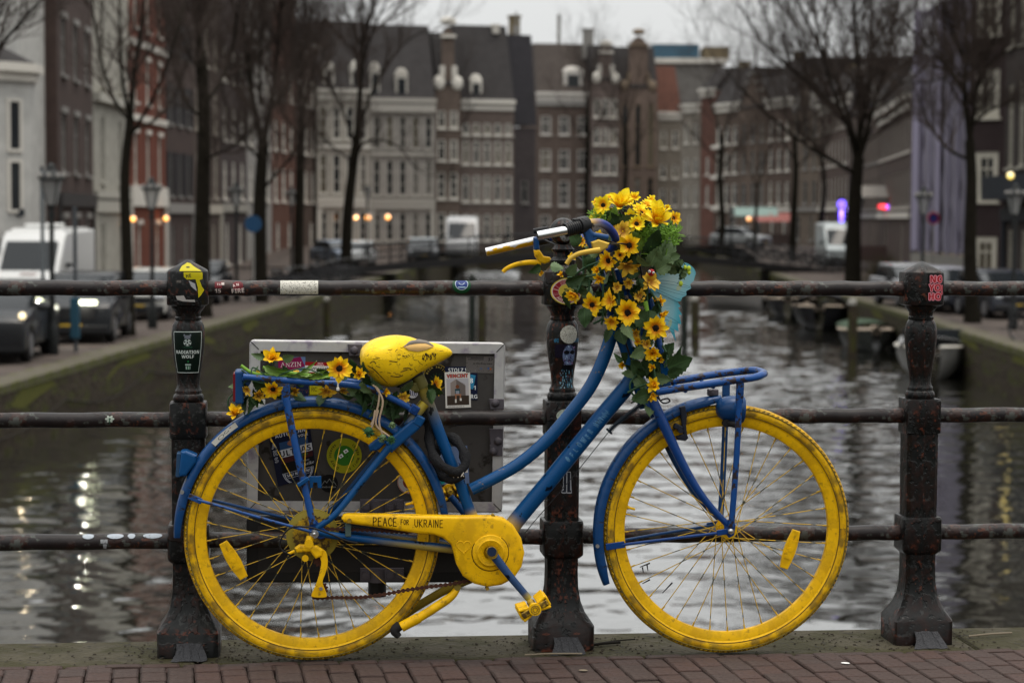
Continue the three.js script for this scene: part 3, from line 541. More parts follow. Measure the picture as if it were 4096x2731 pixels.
const jockey = (c, r) => { const n = 11, s = new THREE.Shape(); for (let i = 0; i <= n * 4; i++) { const a = i / (n * 4) * 2 * Math.PI, q = r + (i % 4 === 1 || i % 4 === 2 ? 0.002 : -0.0018); i ? s.lineTo(q * Math.cos(a), q * Math.sin(a)) : s.moveTo(q, 0); } const g = new THREE.ExtrudeGeometry(s, { depth: 0.004, bevelEnabled: false }); g.translate(c.x, c.y, c.z); return metric(g); };
const der = bp('derailleur', [tubeOf([[1240, 2146, 0.075], [1234, 2172, 0.08]], 0.0105), disc(L(1235, 2174, 0.086), 0.012, 0.012, 20), plate([[1178, 2194], [1196, 2180], [1268, 2184], [1292, 2200], [1288, 2226], [1262, 2236], [1240, 2208], [1186, 2212]], 0.088, 0.026, 0.006), disc(L(1220, 2232, 0.08), 0.009, 0.01, 14), tubeOf([[1178, 2204, 0.078], [1150, 2216, 0.078]], 0.004)], M.yellow);
part(der, 'cage', plate([[1272, 2196], [1296, 2200], [1308, 2222], [1310, 2262], [1300, 2296], [1290, 2330], [1306, 2378], [1296, 2390], [1250, 2388], [1246, 2376], [1262, 2340], [1276, 2296], [1284, 2250], [1276, 2224]], 0.082, 0.005, 0.0015, { spline: true }), M.yellow);
part(der, 'jockey_wheel', jockey(L(1283, 2354, 0.068), 0.018), M.rust); part(der, 'jockey_bolt', disc(L(1283, 2354, 0.085), 0.0045, 0.006, 12), M.steel); part(der, 'jockey_wheel', jockey(L(1278, 2240, 0.062), 0.017), M.rust);
part(der, 'cage_link', plate([[1240, 2378], [1250, 2398], [1290, 2396], [1300, 2382]], 0.064, 0.004, 0.001), M.rust);
bp('gear_cable', tubeOf([[1430, 2172, 0.078], [1390, 2164, 0.085], [1300, 2128, 0.09], [1230, 2108, 0.09], [1160, 2112, 0.088], [1122, 2160, 0.086], [1122, 2196, 0.084], [1160, 2220, 0.082]], 0.0026, { n: 50, seg: 8 }), M.black, 'black looped gear cable');
// chain: links of two rounded plates and a roller, lower run slack
{
  const run = curve(line([[1270, 2392, 0.06], [1330, 2390, 0.06], [1441, 2389, 0.058], [1540, 2376, 0.056], [1619, 2361, 0.054], [1730, 2345, 0.052], [1800, 2336, 0.05], [1900, 2318, 0.048]]), 400), up = curve(line([[1290, 2115, 0.06], [1480, 2120, 0.056], [1660, 2130, 0.052]]), 300), links = [];
  for (const c of [run, up]) { let last = c[0]; for (const p of c) if (p.distanceTo(last) >= 0.0127) { const g = tube([last, p], 0.0042, { seg: 8, sq: 1 }); const r = [disc(last, 0.0055, 0.007, 12)]; links.push(bar(last, p, 0.0048, 0.0075), ...r); last = p; } }
  tag(bp('chain', links, M.rust, 'rusty slack chain'), null, null, null, 'stuff'); bike.children.at(-1).userData.kind = undefined; delete bike.children.at(-1).userData.kind;
}
// chain case
const caseOut = [[1366, 2076], [1372, 2062], [1388, 2057], [1543, 2060], [1700, 2063], [1850, 2066], [1969, 2065], [2015, 2073], [2054, 2102], [2086, 2153], [2099, 2211], [2088, 2267], [2056, 2315], [2006, 2341], [1950, 2349], [1897, 2336], [1852, 2305], [1826, 2258], [1815, 2211], [1804, 2178], [1770, 2152], [1735, 2140], [1670, 2136], [1540, 2115], [1415, 2098], [1376, 2090]];
const kase = bp('chain_case', plate(caseOut, 0.086, 0.042, 0.008, { crease: 0.7 }), M.yellow);
part(kase, 'bolt', [disc(L(1397, 2082, 0.090), 0.006, 0.006, 16), disc(L(1972, 2062, 0.07), 0.005, 0.02, 10), disc(L(1948, 2352, 0.07), 0.005, 0.02, 10)], M.gear);
bp('chain_case_bracket', bar(L(1392, 2092, 0.07), L(1392, 2146, 0.07), 0.016, 0.006, 0.002), std([0.06, 0.09, 0.08], 0.5));
{
  const c = L(1961, 2210, 0.086), r = lathe([[0, 0], [0.018, 0], [0.019, 0.006], [0.030, 0.0075], [0.034, 0.010], [0.036, 0.0095], [0.0375, 0.004], [0.046, 0.005], [0.049, 0.003], [0.0495, 0]], 64); r.rotateX(Math.PI / 2); r.translate(c.x, c.y, c.z); part(kase, 'cover', r, M.yellow);
  part(kase, 'cover_gap', new THREE.TorusGeometry(0.0503, 0.0011, 6, 64, 4.6).rotateZ(2.6).translate(c.x, c.y, c.z), std([0.02, 0.012, 0.006], 0.8));
  // a small raised heart and paint runs
  const h = []; for (let k = 0; k < 44; k++) { const t = k / 44 * 2 * Math.PI, x = 16 * Math.sin(t) ** 3, y = 13 * Math.cos(t) - 5 * Math.cos(2 * t) - 2 * Math.cos(3 * t) - Math.cos(4 * t), p = L(1855 + x * 1.75, 2186 - y * 1.75, 0.0862); h.push(ball(p, 0.0019, 1, 1, 0.7, 7, 5)); }
  part(kase, 'heart_outline', h, M.yellow);
  const sh = new THREE.Shape(); for (let k = 0; k <= 40; k++) { const t = k / 40 * 2 * Math.PI, x = 16 * Math.sin(t) ** 3, y = 13 * Math.cos(t) - 5 * Math.cos(2 * t) - 2 * Math.cos(3 * t) - Math.cos(4 * t), p = L(1855 + x * 1.6, 2186 - y * 1.6, 0.086); k ? sh.lineTo(p.x, p.y) : sh.moveTo(p.x, p.y); }
  part(kase, 'heart', metric(new THREE.ExtrudeGeometry(sh, { depth: 0.0006, bevelEnabled: false }).translate(0, 0, 0.0858)), M.yellow);
}
const PRINT = std([1, 1, 1], 0.42, { map: ATLAS.t, transparent: true, side: THREE.DoubleSide });
// a printed or written sheet on a flat face: corners from the photograph, top left, top right, bottom right, bottom left
function sheet(parent, name, q, off, t, o = {}) {
  const [a, b, c, d] = q.map(([x, y]) => L(x, y, off));
  const g = grid(8, 8, (i, j) => { const u = i / 8, v = j / 8, p = d.clone().lerp(c, u).lerp(a.clone().lerp(b, u), v); p.z += (o.bow ?? 0) * Math.sin(Math.PI * u) * Math.sin(Math.PI * v); return p; });
  return part(parent, name, remap(g, t.r), PRINT, o.label);
}
sheet(kase, 'lettering', [[1478, 2058], [1790, 2062], [1790, 2114], [1478, 2110]], 0.0866, print(1248, 208, (g) => {
  g.strokeStyle = '#1a1206'; g.lineCap = g.lineJoin = 'round'; reseed(77);
  const stroke = { P: [[0, 1, 0, 0, .75, .02, .85, .25, .7, .48, .05, .55]], E: [[.8, 0, .05, .02, 0, 1, .85, .98], [0, .48, .65, .46]], A: [[0, 1, .45, 0, .95, 1], [.18, .62, .78, .62]], C: [[.9, .12, .5, 0, .1, .3, .05, .7, .4, 1, .95, .88]], F: [[.85, 0, .05, .02, 0, 1], [0, .48, .65, .48]], O: [[.5, 0, .1, .2, 0, .6, .3, 1, .75, .92, .95, .5, .8, .1, .5, 0]], R: [[0, 1, .02, 0, .7, .05, .8, .3, .6, .5, .05, .52], [.35, .52, .9, 1]], U: [[0, 0, .02, .7, .3, 1, .7, .95, .85, .65, .88, 0]], K: [[0, 0, 0, 1], [.8, 0, .05, .55, .9, 1]], I: [[.3, 0, .3, 1]], N: [[0, 1, .02, 0, .8, 1, .85, 0]] };
  const word = (w, x, y, h, s, lw) => { g.lineWidth = lw; for (const c of w) { const wd = c === 'I' ? s * 0.45 : s; for (const l of stroke[c]) { g.beginPath(); for (let k = 0; k < l.length; k += 2) { const X = x + l[k] * wd * 0.72 + rr(-1.5, 1.5), Y = y + l[k + 1] * h + rr(-1.5, 1.5); k ? g.lineTo(X, Y) : g.moveTo(X, Y); } g.stroke(); } x += wd; y += rr(-2, 4); } };
  word('PEACE', 58, 44, 132, 80, 13); word('FOR', 500, 72, 78, 46, 10); word('UKRAINE', 722, 70, 118, 74, 11.5);
}), { rough: 0.6 });
// cranks, pedals
const crank = bp('crank', [tubeOf([[1967, 2210, 0.105], [2040, 2305, 0.108], [2117, 2396, 0.110]], [0.0125, 0.0105, 0.0095], { n: 14, seg: 16, sq: 0.75, col: (t) => mixc([0.02, 0.05, 0.13], [0.45, 0.34, 0.03], smooth(0.86, 1, t)) })], M.tint); part(crank, 'axle_boss', disc(L(1967, 2210, 0.106), 0.0155, 0.03, 24), M.gear);
part(crank, 'axle_cap', [disc(L(1967, 2206, 0.124), 0.0125, 0.008, 20)], std([0.012, 0.022, 0.05], 0.4));
const farC = bp('crank', tube([L(1950, 2208, -0.09), L(1867, 2065, -0.09), L(1802, 1985, -0.09)], [0.012, 0.0105, 0.0095], { n: 12, seg: 14 }), M.fender, 'far crank');
const pedal = (c, s, ang, label) => {
  const g = []; const z = s * 0.055;
  g.push(disc(V(0, 0, z + s * 0.05), 0.0165, 0.016, 28)); const dk = [disc(V(0, 0, z), 0.0105, 0.10, 20)];
  for (const q of [1, -1]) for (const e of [-0.03, 0, 0.03]) { const b = new RoundedBoxGeometry(0.026, 0.017, 0.022, 2, 0.004); b.translate(q * 0.026, 0, z + s * (e + 0.012)); dk.push(b); }
  for (const q of [1, -1]) { for (const k of [1, -1]) g.push(new RoundedBoxGeometry(0.030, 0.0085, 0.096, 3, 0.004).rotateZ(q * k * 0.22).translate(q * 0.027, k * 0.0125, z)); g.push(new RoundedBoxGeometry(0.006, 0.024, 0.09, 2, 0.002).translate(q * 0.0415, 0, z)); }
  const m = merged(g.map((x) => metric(x))); m.rotateZ(ang); m.translate(c.x, c.y, c.z);
  const o = bp('pedal', m, M.yellow, label); { const d = merged(dk.map((x) => metric(x))); d.rotateZ(ang); d.translate(c.x, c.y, c.z); part(o, 'pedal_core', d, M.gear); }
  const eye = [new THREE.TorusGeometry(0.011, 0.0014, 6, 24), new THREE.TorusGeometry(0.006, 0.0012, 6, 20)].map((t) => t.translate(c.x, c.y, c.z + z + s * 0.0585)); if (s > 0) part(o, 'end_ring', eye, M.gear);
};
pedal(L(2122, 2408, 0.12), 1, 0.5, 'near pedal'); pedal(L(1806, 1978, -0.10), -1, 0.3, 'far pedal');
// stand with two legs
const stand = bp('kickstand', [tubeOf([[1832, 2346, 0.035], [1812, 2378, 0.045], [1740, 2430, 0.055], [1660, 2480, 0.06]], [0.009, 0.0125, 0.0125, 0.0125], { n: 24, seg: 16 }), tubeOf([[1676, 2470, 0.06], [1604, 2508, 0.062]], 0.0145, { seg: 16 })], M.yellow);
part(stand, 'foot', tubeOf([[1600, 2500, 0.062], [1578, 2522, 0.062], [1596, 2546, 0.062]], [0.014, 0.0135, 0.008], { n: 10 }), M.rubber);
part(stand, 'leg', tubeOf([[1826, 2344, -0.03], [1790, 2356, -0.04], [1690, 2412, -0.055], [1600, 2470, -0.06]], 0.012, { n: 16 }), std([0.20, 0.14, 0.012], 0.5));
part(stand, 'hinge', [tube([L(1830, 2348, 0.05), L(1830, 2348, 0).setZ(-0.05)], 0.010, { seg: 12 }), tubeOf([[1832, 2345, 0.03], [1900, 2318, 0.02]], 0.006)], std([0.16, 0.12, 0.02], 0.6));
// saddle
{
  const st = [[1439, 1428, 1450, .035], [1446, 1396, 1470, .07], [1462, 1377, 1489, .09], [1480, 1364, 1504, .10], [1512, 1351, 1532, .103], [1549, 1343, 1547, .098], [1580, 1340, 1545, .086], [1605, 1341, 1537, .072], [1640, 1347, 1520, .056], [1670, 1357, 1500, .045], [1710, 1366, 1475, .036], [1745, 1373, 1457, .031], [1780, 1385, 1438, .026], [1800, 1397, 1425, .018], [1808, 1407, 1416, .006], [1809, 1411, 1412, .0004]];
  const S = st.map(([x, t, b, hz]) => { const p = L(x, t, 0), q = L(x, b, 0); return { x: p.x, t: p.y, b: q.y, hz }; });
  const C = new THREE.CatmullRomCurve3(S.map((q) => V(q.x, q.t, q.b)), false, 'centripetal'), H = new THREE.CatmullRomCurve3(S.map((q) => V(q.x, q.hz, 0)), false, 'centripetal');
  const sec = (u, a) => { const p = C.getPoint(u), h = Math.max(0.0003, H.getPoint(u).y), cy = (p.y + p.z) / 2 + (p.y - p.z) * 0.08, ry = a < Math.PI ? p.y - cy : cy - p.z; const s = Math.sin(a), c = Math.cos(a); return V(p.x, cy + Math.sign(s) * Math.pow(Math.abs(s), 0.88) * ry, Math.sign(c) * Math.pow(Math.abs(c), 0.85) * h); };
  const sd = bp('saddle', mergeVertices(grid(36, 60, (i, j) => sec(j / 60, i / 36 * 2 * Math.PI), (i, j) => [j / 60 * 0.27, i / 36 * 0.42])), M.saddle);
  // torn cover: foam showing through a slit with a curled lip; found on the near side by height
  const onSkin = (px, py, lift) => { const q = L(px, py, 0.05); let best = null; for (let j = 0; j <= 240; j++) { const u = j / 240, p = C.getPoint(u); if (!best || Math.abs(p.x - q.x) < best.d) best = { d: Math.abs(p.x - q.x), u }; } let bb = null; for (let k = 0; k <= 180; k++) { const a = -1.4 + k / 180 * 3.0, r = sec(best.u, (a + 2 * Math.PI) % (2 * Math.PI)); if (!bb || Math.abs(r.y - q.y) < bb.d) bb = { d: Math.abs(r.y - q.y), r }; } return bb.r.clone().add(V(0, lift * 0.6, lift)); };
  const patch = (top, bot, lift, n = 18, m = 6) => grid(n, m, (i, j) => { const f = i / n * (top.length - 1), k = Math.min(top.length - 2, Math.floor(f)), t = f - k, a = [lerp(top[k][0], top[k + 1][0], t), lerp(top[k][1], top[k + 1][1], t)], b = [lerp(bot[k][0], bot[k + 1][0], t), lerp(bot[k][1], bot[k + 1][1], t)]; return onSkin(lerp(b[0], a[0], j / m), lerp(b[1], a[1], j / m), lift + 0.003 * Math.sin(j / m * Math.PI) * Math.sin(i / n * Math.PI)); }, (i, j) => [i * 0.005, j * 0.004]);
  const top = [[1614, 1387], [1640, 1379], [1670, 1376], [1705, 1376], [1735, 1388]], low = [[1614, 1388], [1636, 1403], [1670, 1408], [1705, 1402], [1736, 1390]], rim = [[1612, 1386], [1642, 1366], [1672, 1362], [1710, 1367], [1738, 1387]];
  part(sd, 'foam', patch(top, low, 0.002), loose(M.foam), 'foam showing through the torn saddle cover');
  part(sd, 'torn_edge', patch(rim, top.map(([x, y]) => [x, y + 1]), 0.0035), loose(M.lip));
  const cuts = []; reseed(12);
  for (let k = 0; k < 30; k++) { const x = rr(1690, 1745), y = rr(1410, 1440), h = rr(6, 16); cuts.push(tube([onSkin(x, y, 0.0004), onSkin(x - 1.5, y + h, 0.0004)], 0.0009, { seg: 4 })); }
  for (const l of [[[1490, 1470], [1520, 1500], [1548, 1530]], [[1468, 1458], [1490, 1470], [1510, 1490]], [[1610, 1472], [1630, 1470], [1644, 1474]], [[1476, 1448], [1490, 1440], [1500, 1449]], [[1555, 1440], [1585, 1444]], [[1600, 1486], [1628, 1478]], [[1560, 1500], [1590, 1506], [1610, 1500]]]) cuts.push(tube(l.map(([x, y]) => onSkin(x, y, 0.0003)), 0.0012, { seg: 5, n: 10 }));
  for (let k = 0; k < 26; k++) { const x = rr(1470, 1680), y = rr(1372, 1505), d = rr(8, 22), a = rr(-0.5, 0.9); cuts.push(tube([0, 0.5, 1].map((t) => onSkin(x + d * t, y + a * d * t + rr(-3, 3), 0.0001)), 0.00065, { seg: 4, n: 6 })); }
  part(sd, 'crack', cuts, std([0.03, 0.018, 0.01], 0.9));
  bp('saddle_rail', [tubeOf([[1500, 1536, 0.022], [1600, 1530, 0.022], [1690, 1490, 0.018]], 0.0038, { n: 12 }), tubeOf([[1500, 1536, -0.022], [1600, 1530, -0.022], [1690, 1490, -0.018]], 0.0038, { n: 12 }), tubeOf([[1600, 1552, 0.012], [1648, 1530, 0.012]], 0.016)], M.rubber);
}
M.gear2 = std([0.50, 0.32, 0.05], 0.35, { metalness: 0.3 });
// handlebar, grips, shifter and levers
{
  const bar0 = line([[2150, 943, 0.27], [2260, 922, 0.265], [2338, 899, 0.24], [2392, 890, 0.205], [2430, 906, 0.17], [2462, 952, 0.12], [2448, 992, 0.06], [2394, 1000, 0], [2370, 985, -0.06], [2330, 952, -0.15], [2240, 944, -0.235], [2135, 963, -0.26], [1944, 1008, -0.27]]);
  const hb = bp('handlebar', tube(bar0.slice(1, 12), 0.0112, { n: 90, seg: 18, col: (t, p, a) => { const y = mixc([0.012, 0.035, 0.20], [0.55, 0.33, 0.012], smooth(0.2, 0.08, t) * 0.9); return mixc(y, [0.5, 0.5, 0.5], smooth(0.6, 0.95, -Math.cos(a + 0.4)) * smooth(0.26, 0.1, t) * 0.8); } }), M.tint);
  const grip = (n, p, q, m) => part(hb, n, [tube([p, q], 0.0118, { seg: 24, caps: false }), tube([q, p.clone().lerp(q, 0.05)], 0.0095, { seg: 20, caps: false }), disc(V(0, 0, 0), 0.0001, 0.0001, 3)], m);
  M.gripMap = (seed0) => std([1, 1, 1], 0.3, { metalness: 0.55, roughness: 0.32, side: THREE.DoubleSide, map: tex(256, (i, x, y) => { const v = y / 255, n = N1[((y * 2 + seed0) % 512) * 512 + x * 2] - 0.5; return mix3([0.60, 0.60, 0.60], [0.58, 0.32, 0.015], smooth(0.02, 0.07, Math.sin((v + n * 0.35 + seed0 * 0.01) * 2 * Math.PI) * 0.5 - 0.02)); }, true, 1) });
  for (const [p, q, sd0] of [[L(2150, 943, 0.27), L(2266, 921, 0.264), 0], [L(1944, 1008, -0.27), L(2140, 962, -0.26), 62]]) {
    const g = tube([p, q], 0.012, { seg: 28, caps: false }); const uv = g.attributes.uv; for (let k = 0; k < uv.count; k++) uv.setXY(k, uv.getX(k) * 6, (k % 29) / 28);
    const e = tube([p, q], 0.0098, { seg: 20, caps: false });
    part(hb, 'grip', [g, e], sd0 ? M.gripMap(80) : loose(M.chrome), sd0 ? 'bare metal far grip with flaking yellow paint' : 'bare metal near grip tube');
  }
  const rib = []; { const a = L(2262, 921, 0.264), b = L(2318, 905, 0.25); for (let k = 0; k < 7; k++) { const p = a.clone().lerp(b, k / 7), q = a.clone().lerp(b, (k + 0.72) / 7); rib.push(tube([p, q], 0.0188, { seg: 20 })); } rib.push(tube([a, b], 0.0168, { seg: 20 })); }
  const sh = part(hb, 'twist_shifter', [...rib, tubeOf([[2312, 905, 0.252], [2345, 897, 0.235]], 0.0225), plate([[2290, 874], [2330, 870], [2352, 880], [2348, 905], [2300, 898]], 0.262, 0.03, 0.006)], M.black);
  part(hb, 'lever_bracket', [plate([[2318, 890], [2348, 882], [2368, 920], [2392, 950], [2380, 985], [2362, 1000], [2344, 960]], 0.255, 0.026, 0.006), tubeOf([[2370, 940, 0.25], [2430, 950, 0.24]], 0.008)], M.fender);
  const near = part(hb, 'brake_lever', [plate([[2364, 968], [2395, 957], [2440, 972], [2432, 992], [2400, 1012], [2374, 1002]], 0.262, 0.018, 0.005), tubeOf([[2400, 1000, 0.262], [2356, 1006, 0.268], [2312, 1016, 0.272], [2282, 1034, 0.274], [2266, 1056, 0.274]], [0.008, 0.0072, 0.0066, 0.006, 0.0062], { n: 26, sq: 0.7 })], M.gear2, 'near brake lever');
  part(hb, 'lever_clamp', [plate([[2134, 950], [2156, 946], [2160, 1000], [2138, 1002]], -0.235, 0.03, 0.006)], M.fender);
  part(hb, 'brake_lever', [plate([[2135, 1000], [2158, 998], [2176, 1024], [2200, 1028], [2212, 1044], [2180, 1056], [2158, 1050], [2140, 1024]], -0.235, 0.016, 0.005), tubeOf([[2164, 1050, -0.243], [2110, 1050, -0.245], [2058, 1060, -0.246], [2024, 1076, -0.246], [2012, 1088, -0.246]], [0.008, 0.0075, 0.007, 0.0065, 0.006], { n: 26, sq: 0.7 }), disc(L(2146, 1014, -0.232), 0.005, 0.008, 12)], M.yellow, 'far brake lever');
  part(hb, 'shift_pod', [tubeOf([[2134, 925, -0.25], [2194, 915, -0.245]], 0.008), tubeOf([[2150, 962, -0.258], [2200, 952, -0.25]], 0.0165)], M.black);
  bp('brake_cable', [tubeOf([[2380, 955, 0.25], [2440, 965, 0.2], [2490, 1010, 0.08], [2520, 1120, 0.03], [2545, 1300, 0.03], [2600, 1500, 0.03], [2640, 1600, 0.03]], 0.0027, { n: 60, seg: 8 }), tubeOf([[2180, 960, -0.2], [2300, 1020, -0.1], [2400, 1120, 0.02], [2460, 1250, 0.04], [2520, 1420, 0.035], [2560, 1540, 0.03]], 0.0027, { n: 60, seg: 8 }), tubeOf([[2440, 975, 0.22], [2520, 985, 0.12], [2560, 1060, 0.06], [2580, 1240, 0.04]], 0.0025, { n: 40, seg: 8 })], M.black);
}
// front carrier fixed to the frame
{
  const near = line([[2627, 1568, 0.075], [2720, 1553, 0.085], [2830, 1537, 0.092], [2943, 1520, 0.095], [3020, 1509, 0.088], [3050, 1498, 0.055], [3055, 1492, 0.0]]);
  const far = near.slice(0, -1).reverse().map((p) => V(p.x, p.y + 0.004, -p.z));
  const rk = bp('front_carrier', tube([...near, ...far], 0.0106, { n: 110, seg: 16 }), M.chipBlue);
  part(rk, 'cross_bar', [[2720, 1553], [2830, 1537]].map(([x, y]) => tube([L(x, y, 0).setZ(0.085), L(x, y, 0).setZ(-0.085)], 0.006, { seg: 10 })), M.chipBlue);
  for (const s of [1, -1]) {
    const z = (l) => l.map(([x, y, o]) => { const p = L(x, y, o); p.z *= s; return p; });
    part(rk, 'strut', [tube(z([[2958, 1600, 0.09], [2950, 1780, 0.085], [2938, 1960, 0.08], [2926, 2106, 0.074]]), 0.0086, { n: 16, seg: 14, sq: 0.8 }), bar(z([[2962, 1530, 0.094]])[0], z([[2958, 1612, 0.09]])[0], 0.022, 0.008, 0.003), disc(z([[2963, 1564, 0.1]])[0], 0.0055, 0.006, 12)], s > 0 ? M.chipBlue : M.fender);
    part(rk, 'upright', bar(L(2668, 1545, s * 0.052), L(2654, 1438, s * 0.05), 0.023, 0.006, 0.003), M.blueClean);
    part(rk, 'upright', tube([L(2654, 1450, s * 0.05), L(2612, 1245, s * 0.04), L(2580, 1110, s * 0.035)], 0.008, { n: 20, seg: 12 }), M.deepBlue);
    part(rk, 'bolt', [disc(L(2664, 1457, s * 0.056), 0.0058, 0.006, 16), disc(L(2669, 1508, s * 0.056), 0.0055, 0.006, 16)], M.steel);
  }
  part(rk, 'upright', [tubeOf([[2512, 1060, 0.02], [2530, 1210, 0.02], [2560, 1300, 0.03], [2612, 1440, 0.035]], 0.0085, { n: 20 }), tubeOf([[2470, 1075, 0.03], [2500, 1180, 0.02]], 0.0085)], M.deepBlue);
  part(rk, 'bracket', [bar(L(2852, 1556, 0.0), L(2852, 1582, 0.0), 0.03, 0.02, 0.003), disc(L(2852, 1566, 0.014), 0.006, 0.006, 12)], M.bracket);
  const lampO = [[0, 0], [0.012, 0.001], [0.024, 0.008], [0.033, 0.022], [0.037, 0.04], [0.0385, 0.058], [0.0385, 0.074], [0.036, 0.078]];
  const g = lathe(lampO, 36); g.rotateZ(-Math.PI / 2 - 0.06); const c = L(2864, 1632, 0.02); g.translate(c.x, c.y, c.z); const hl = part(rk, 'head_lamp', g, M.fender, 'blue teardrop head lamp');
  // its glass shows only from ahead
  bp('lamp_glass', (() => { const q = new THREE.SphereGeometry(0.036, 24, 10, 0, 2 * Math.PI, 0, 0.9); q.scale(1, 0.35, 1); q.rotateZ(-Math.PI / 2 - 0.06); const d = L(2974, 1624, 0.02); q.translate(d.x - 0.012, d.y, d.z); return q; })(), std([0.18, 0.18, 0.18], 0.15));
  part(rk, 'lamp_mount', [tubeOf([[2906, 1692, 0.03], [2952, 1702, 0.075]], 0.008), disc(L(2906, 1692, 0.035), 0.011, 0.02, 14)], M.rubber);
}
// brakes, springs, ties
bp('front_brake', [plate([[2720, 1628], [2742, 1622], [2750, 1660], [2746, 1700], [2750, 1738], [2756, 1752], [2744, 1764], [2712, 1760], [2704, 1746], [2734, 1736], [2728, 1690]], 0.036, 0.016, 0.004), disc(L(2722, 1722, 0.044), 0.007, 0.02, 12), bar(L(2696, 1700, 0.03), L(2728, 1716, 0.03), 0.016, 0.02, 0.004)], std([0.012, 0.014, 0.022], 0.5));
bp('rear_brake', [plate([[1472, 1782], [1500, 1760], [1545, 1735], [1560, 1742], [1540, 1775], [1515, 1800], [1480, 1806]], 0.034, 0.02, 0.005), bar(L(1552, 1790, 0.034), L(1668, 1690, 0.03), 0.034, 0.022, 0.008), bar(L(1560, 1806, 0.03), L(1640, 1712, 0.03), 0.012, 0.02, 0.004), bar(L(1655, 1672, 0.03), L(1692, 1692, 0.03), 0.03, 0.026, 0.006), disc(L(1500, 1790, 0.042), 0.006, 0.008, 10)], M.blueClean);
{ const c = curve(line([[2577, 1610, 0.03], [2520, 1652, 0.03], [2470, 1692, 0.03], [2434, 1728, 0.03]]), 200), r = [tube(c.filter((_, k) => k % 10 === 0), 0.0042, { seg: 8, raw: true })]; let last = null; for (let k = 0; k < c.length - 1; k += 7) r.push(tube([c[k], c[k].clone().lerp(c[k + 1], 1).add(c[k + 1].clone().sub(c[k]).normalize().multiplyScalar(0.0018))], 0.0078, { seg: 12 })); r.push(tube([c[190], c[199]], 0.011, { seg: 12 })); bp('steering_spring', r, std([0.006, 0.012, 0.018], 0.5)); }
bp('brake_wire', tubeOf([[2436, 1726, 0.028], [2280, 1920, 0.026], [2130, 2094, 0.03], [2098, 2134, 0.03]], 0.0011, { n: 10, seg: 6 }), M.black);
bp('cable_loop', [tubeOf([[2630, 1590, 0.03], [2655, 1612, 0.04], [2680, 1604, 0.05], [2672, 1594, 0.05], [2645, 1600, 0.04]], 0.0022, { n: 30, seg: 8 }), tubeOf([[2598, 1500, 0.03], [2608, 1560, 0.035], [2640, 1600, 0.04]], 0.0022, { n: 12, seg: 8 })], M.black);
for (const [a, b, o] of [[[1351, 1514], [1351, 1556], 0.072], [[2632, 1428], [2664, 1428], 0.055], [[2540, 1128], [2590, 1138], 0.045]]) bp('zip_tie', [bar(L(...a, o), L(...b, o), 0.0042, 0.003, 0.001), box(0.008, 0.009, 0.006, L(...b, o).x, L(...b, o).y, o, 0.002)], M.white);
for (const [x, y, a, b] of [[2600, 2252, 2560, 2268], [2588, 2256, 2592, 2282], [2570, 2268, 2574, 2290], [2600, 2318, 2570, 2334], [2690, 2330, 2650, 2372], [2640, 2166, 2580, 2178]]) bp('frayed_tape', tube([L(x, y, 0.012), L(a, b, 0.014)], [0.0025, 0.0012], { seg: 5 }), M.black);
bp('strap_clip', [bar(L(1190, 1942, 0.08), L(1234, 1912, 0.08), 0.012, 0.014, 0.003), plate([[1236, 1905], [1284, 1904], [1286, 1952], [1270, 1952], [1268, 1930], [1252, 1930], [1250, 1952], [1238, 1952]], 0.06, 0.004, 0.001)], M.blueClean);
// scratched lettering on the down tube
{
  const t = print(1024, 96, (g) => { g.strokeStyle = 'rgba(120,170,205,0.75)'; g.fillStyle = 'rgba(120,170,205,0.75)'; g.font = 'bold 74px sans-serif'; reseed(8); let x = 10; for (const c of '#FLOWER') { g.save(); g.translate(x, 76 + rr(-6, 6)); g.rotate(rr(-0.12, 0.12)); g.lineWidth = 3.2; g.strokeText(c, 0, 0); g.restore(); x += 96 + rr(-8, 8); } g.lineWidth = 5; for (let k = 0; k < 16; k++) { g.beginPath(); g.moveTo(700 + k * 19, rr(10, 40)); g.lineTo(710 + k * 19 + rr(-10, 10), rr(60, 90)); g.stroke(); } });
  const a = L(2262, 1840, 0), b = L(2430, 1636, 0), d = b.clone().sub(a), dir = d.clone().normalize(), nrm = V(-dir.y, dir.x, 0);
  const g = grid(24, 8, (i, j) => { const p = a.clone().addScaledVector(d, i / 24), an = lerp(-0.62, 0.62, j / 8); return p.addScaledVector(nrm, Math.sin(an) * 0.0237).add(V(0, 0, Math.cos(an) * 0.0237)); });
  part(frame, 'scratched_lettering', remap(g, t.r), PRINT);
}
// sticker on the rear mudguard
{
  const t = print(256, 96, (g, w, h) => { g.fillStyle = '#b9b7ae'; g.fillRect(0, 0, w, h); g.strokeStyle = '#222'; g.lineWidth = 6; g.beginPath(); g.arc(90, 52, 28, 0, 7); g.stroke(); g.beginPath(); g.arc(150, 44, 20, 0, 5); g.stroke(); g.fillStyle = '#844'; g.fillRect(190, 20, 14, 14); });
  const g = grid(10, 4, (i, j) => { const a = lerp(137, 124, i / 10) * Math.PI / 180, z = lerp(0.0276, 0.0285, j / 4), R = 0.374 + lerp(-0.016, -0.001, j / 4); return V(CR.x + R * Math.cos(a), CR.y + R * Math.sin(a), z + 0.0006); });
  part(bike.children.find((o) => o.userData.label === 'rear mudguard'), 'sticker', remap(g, t.r), PRINT);
}
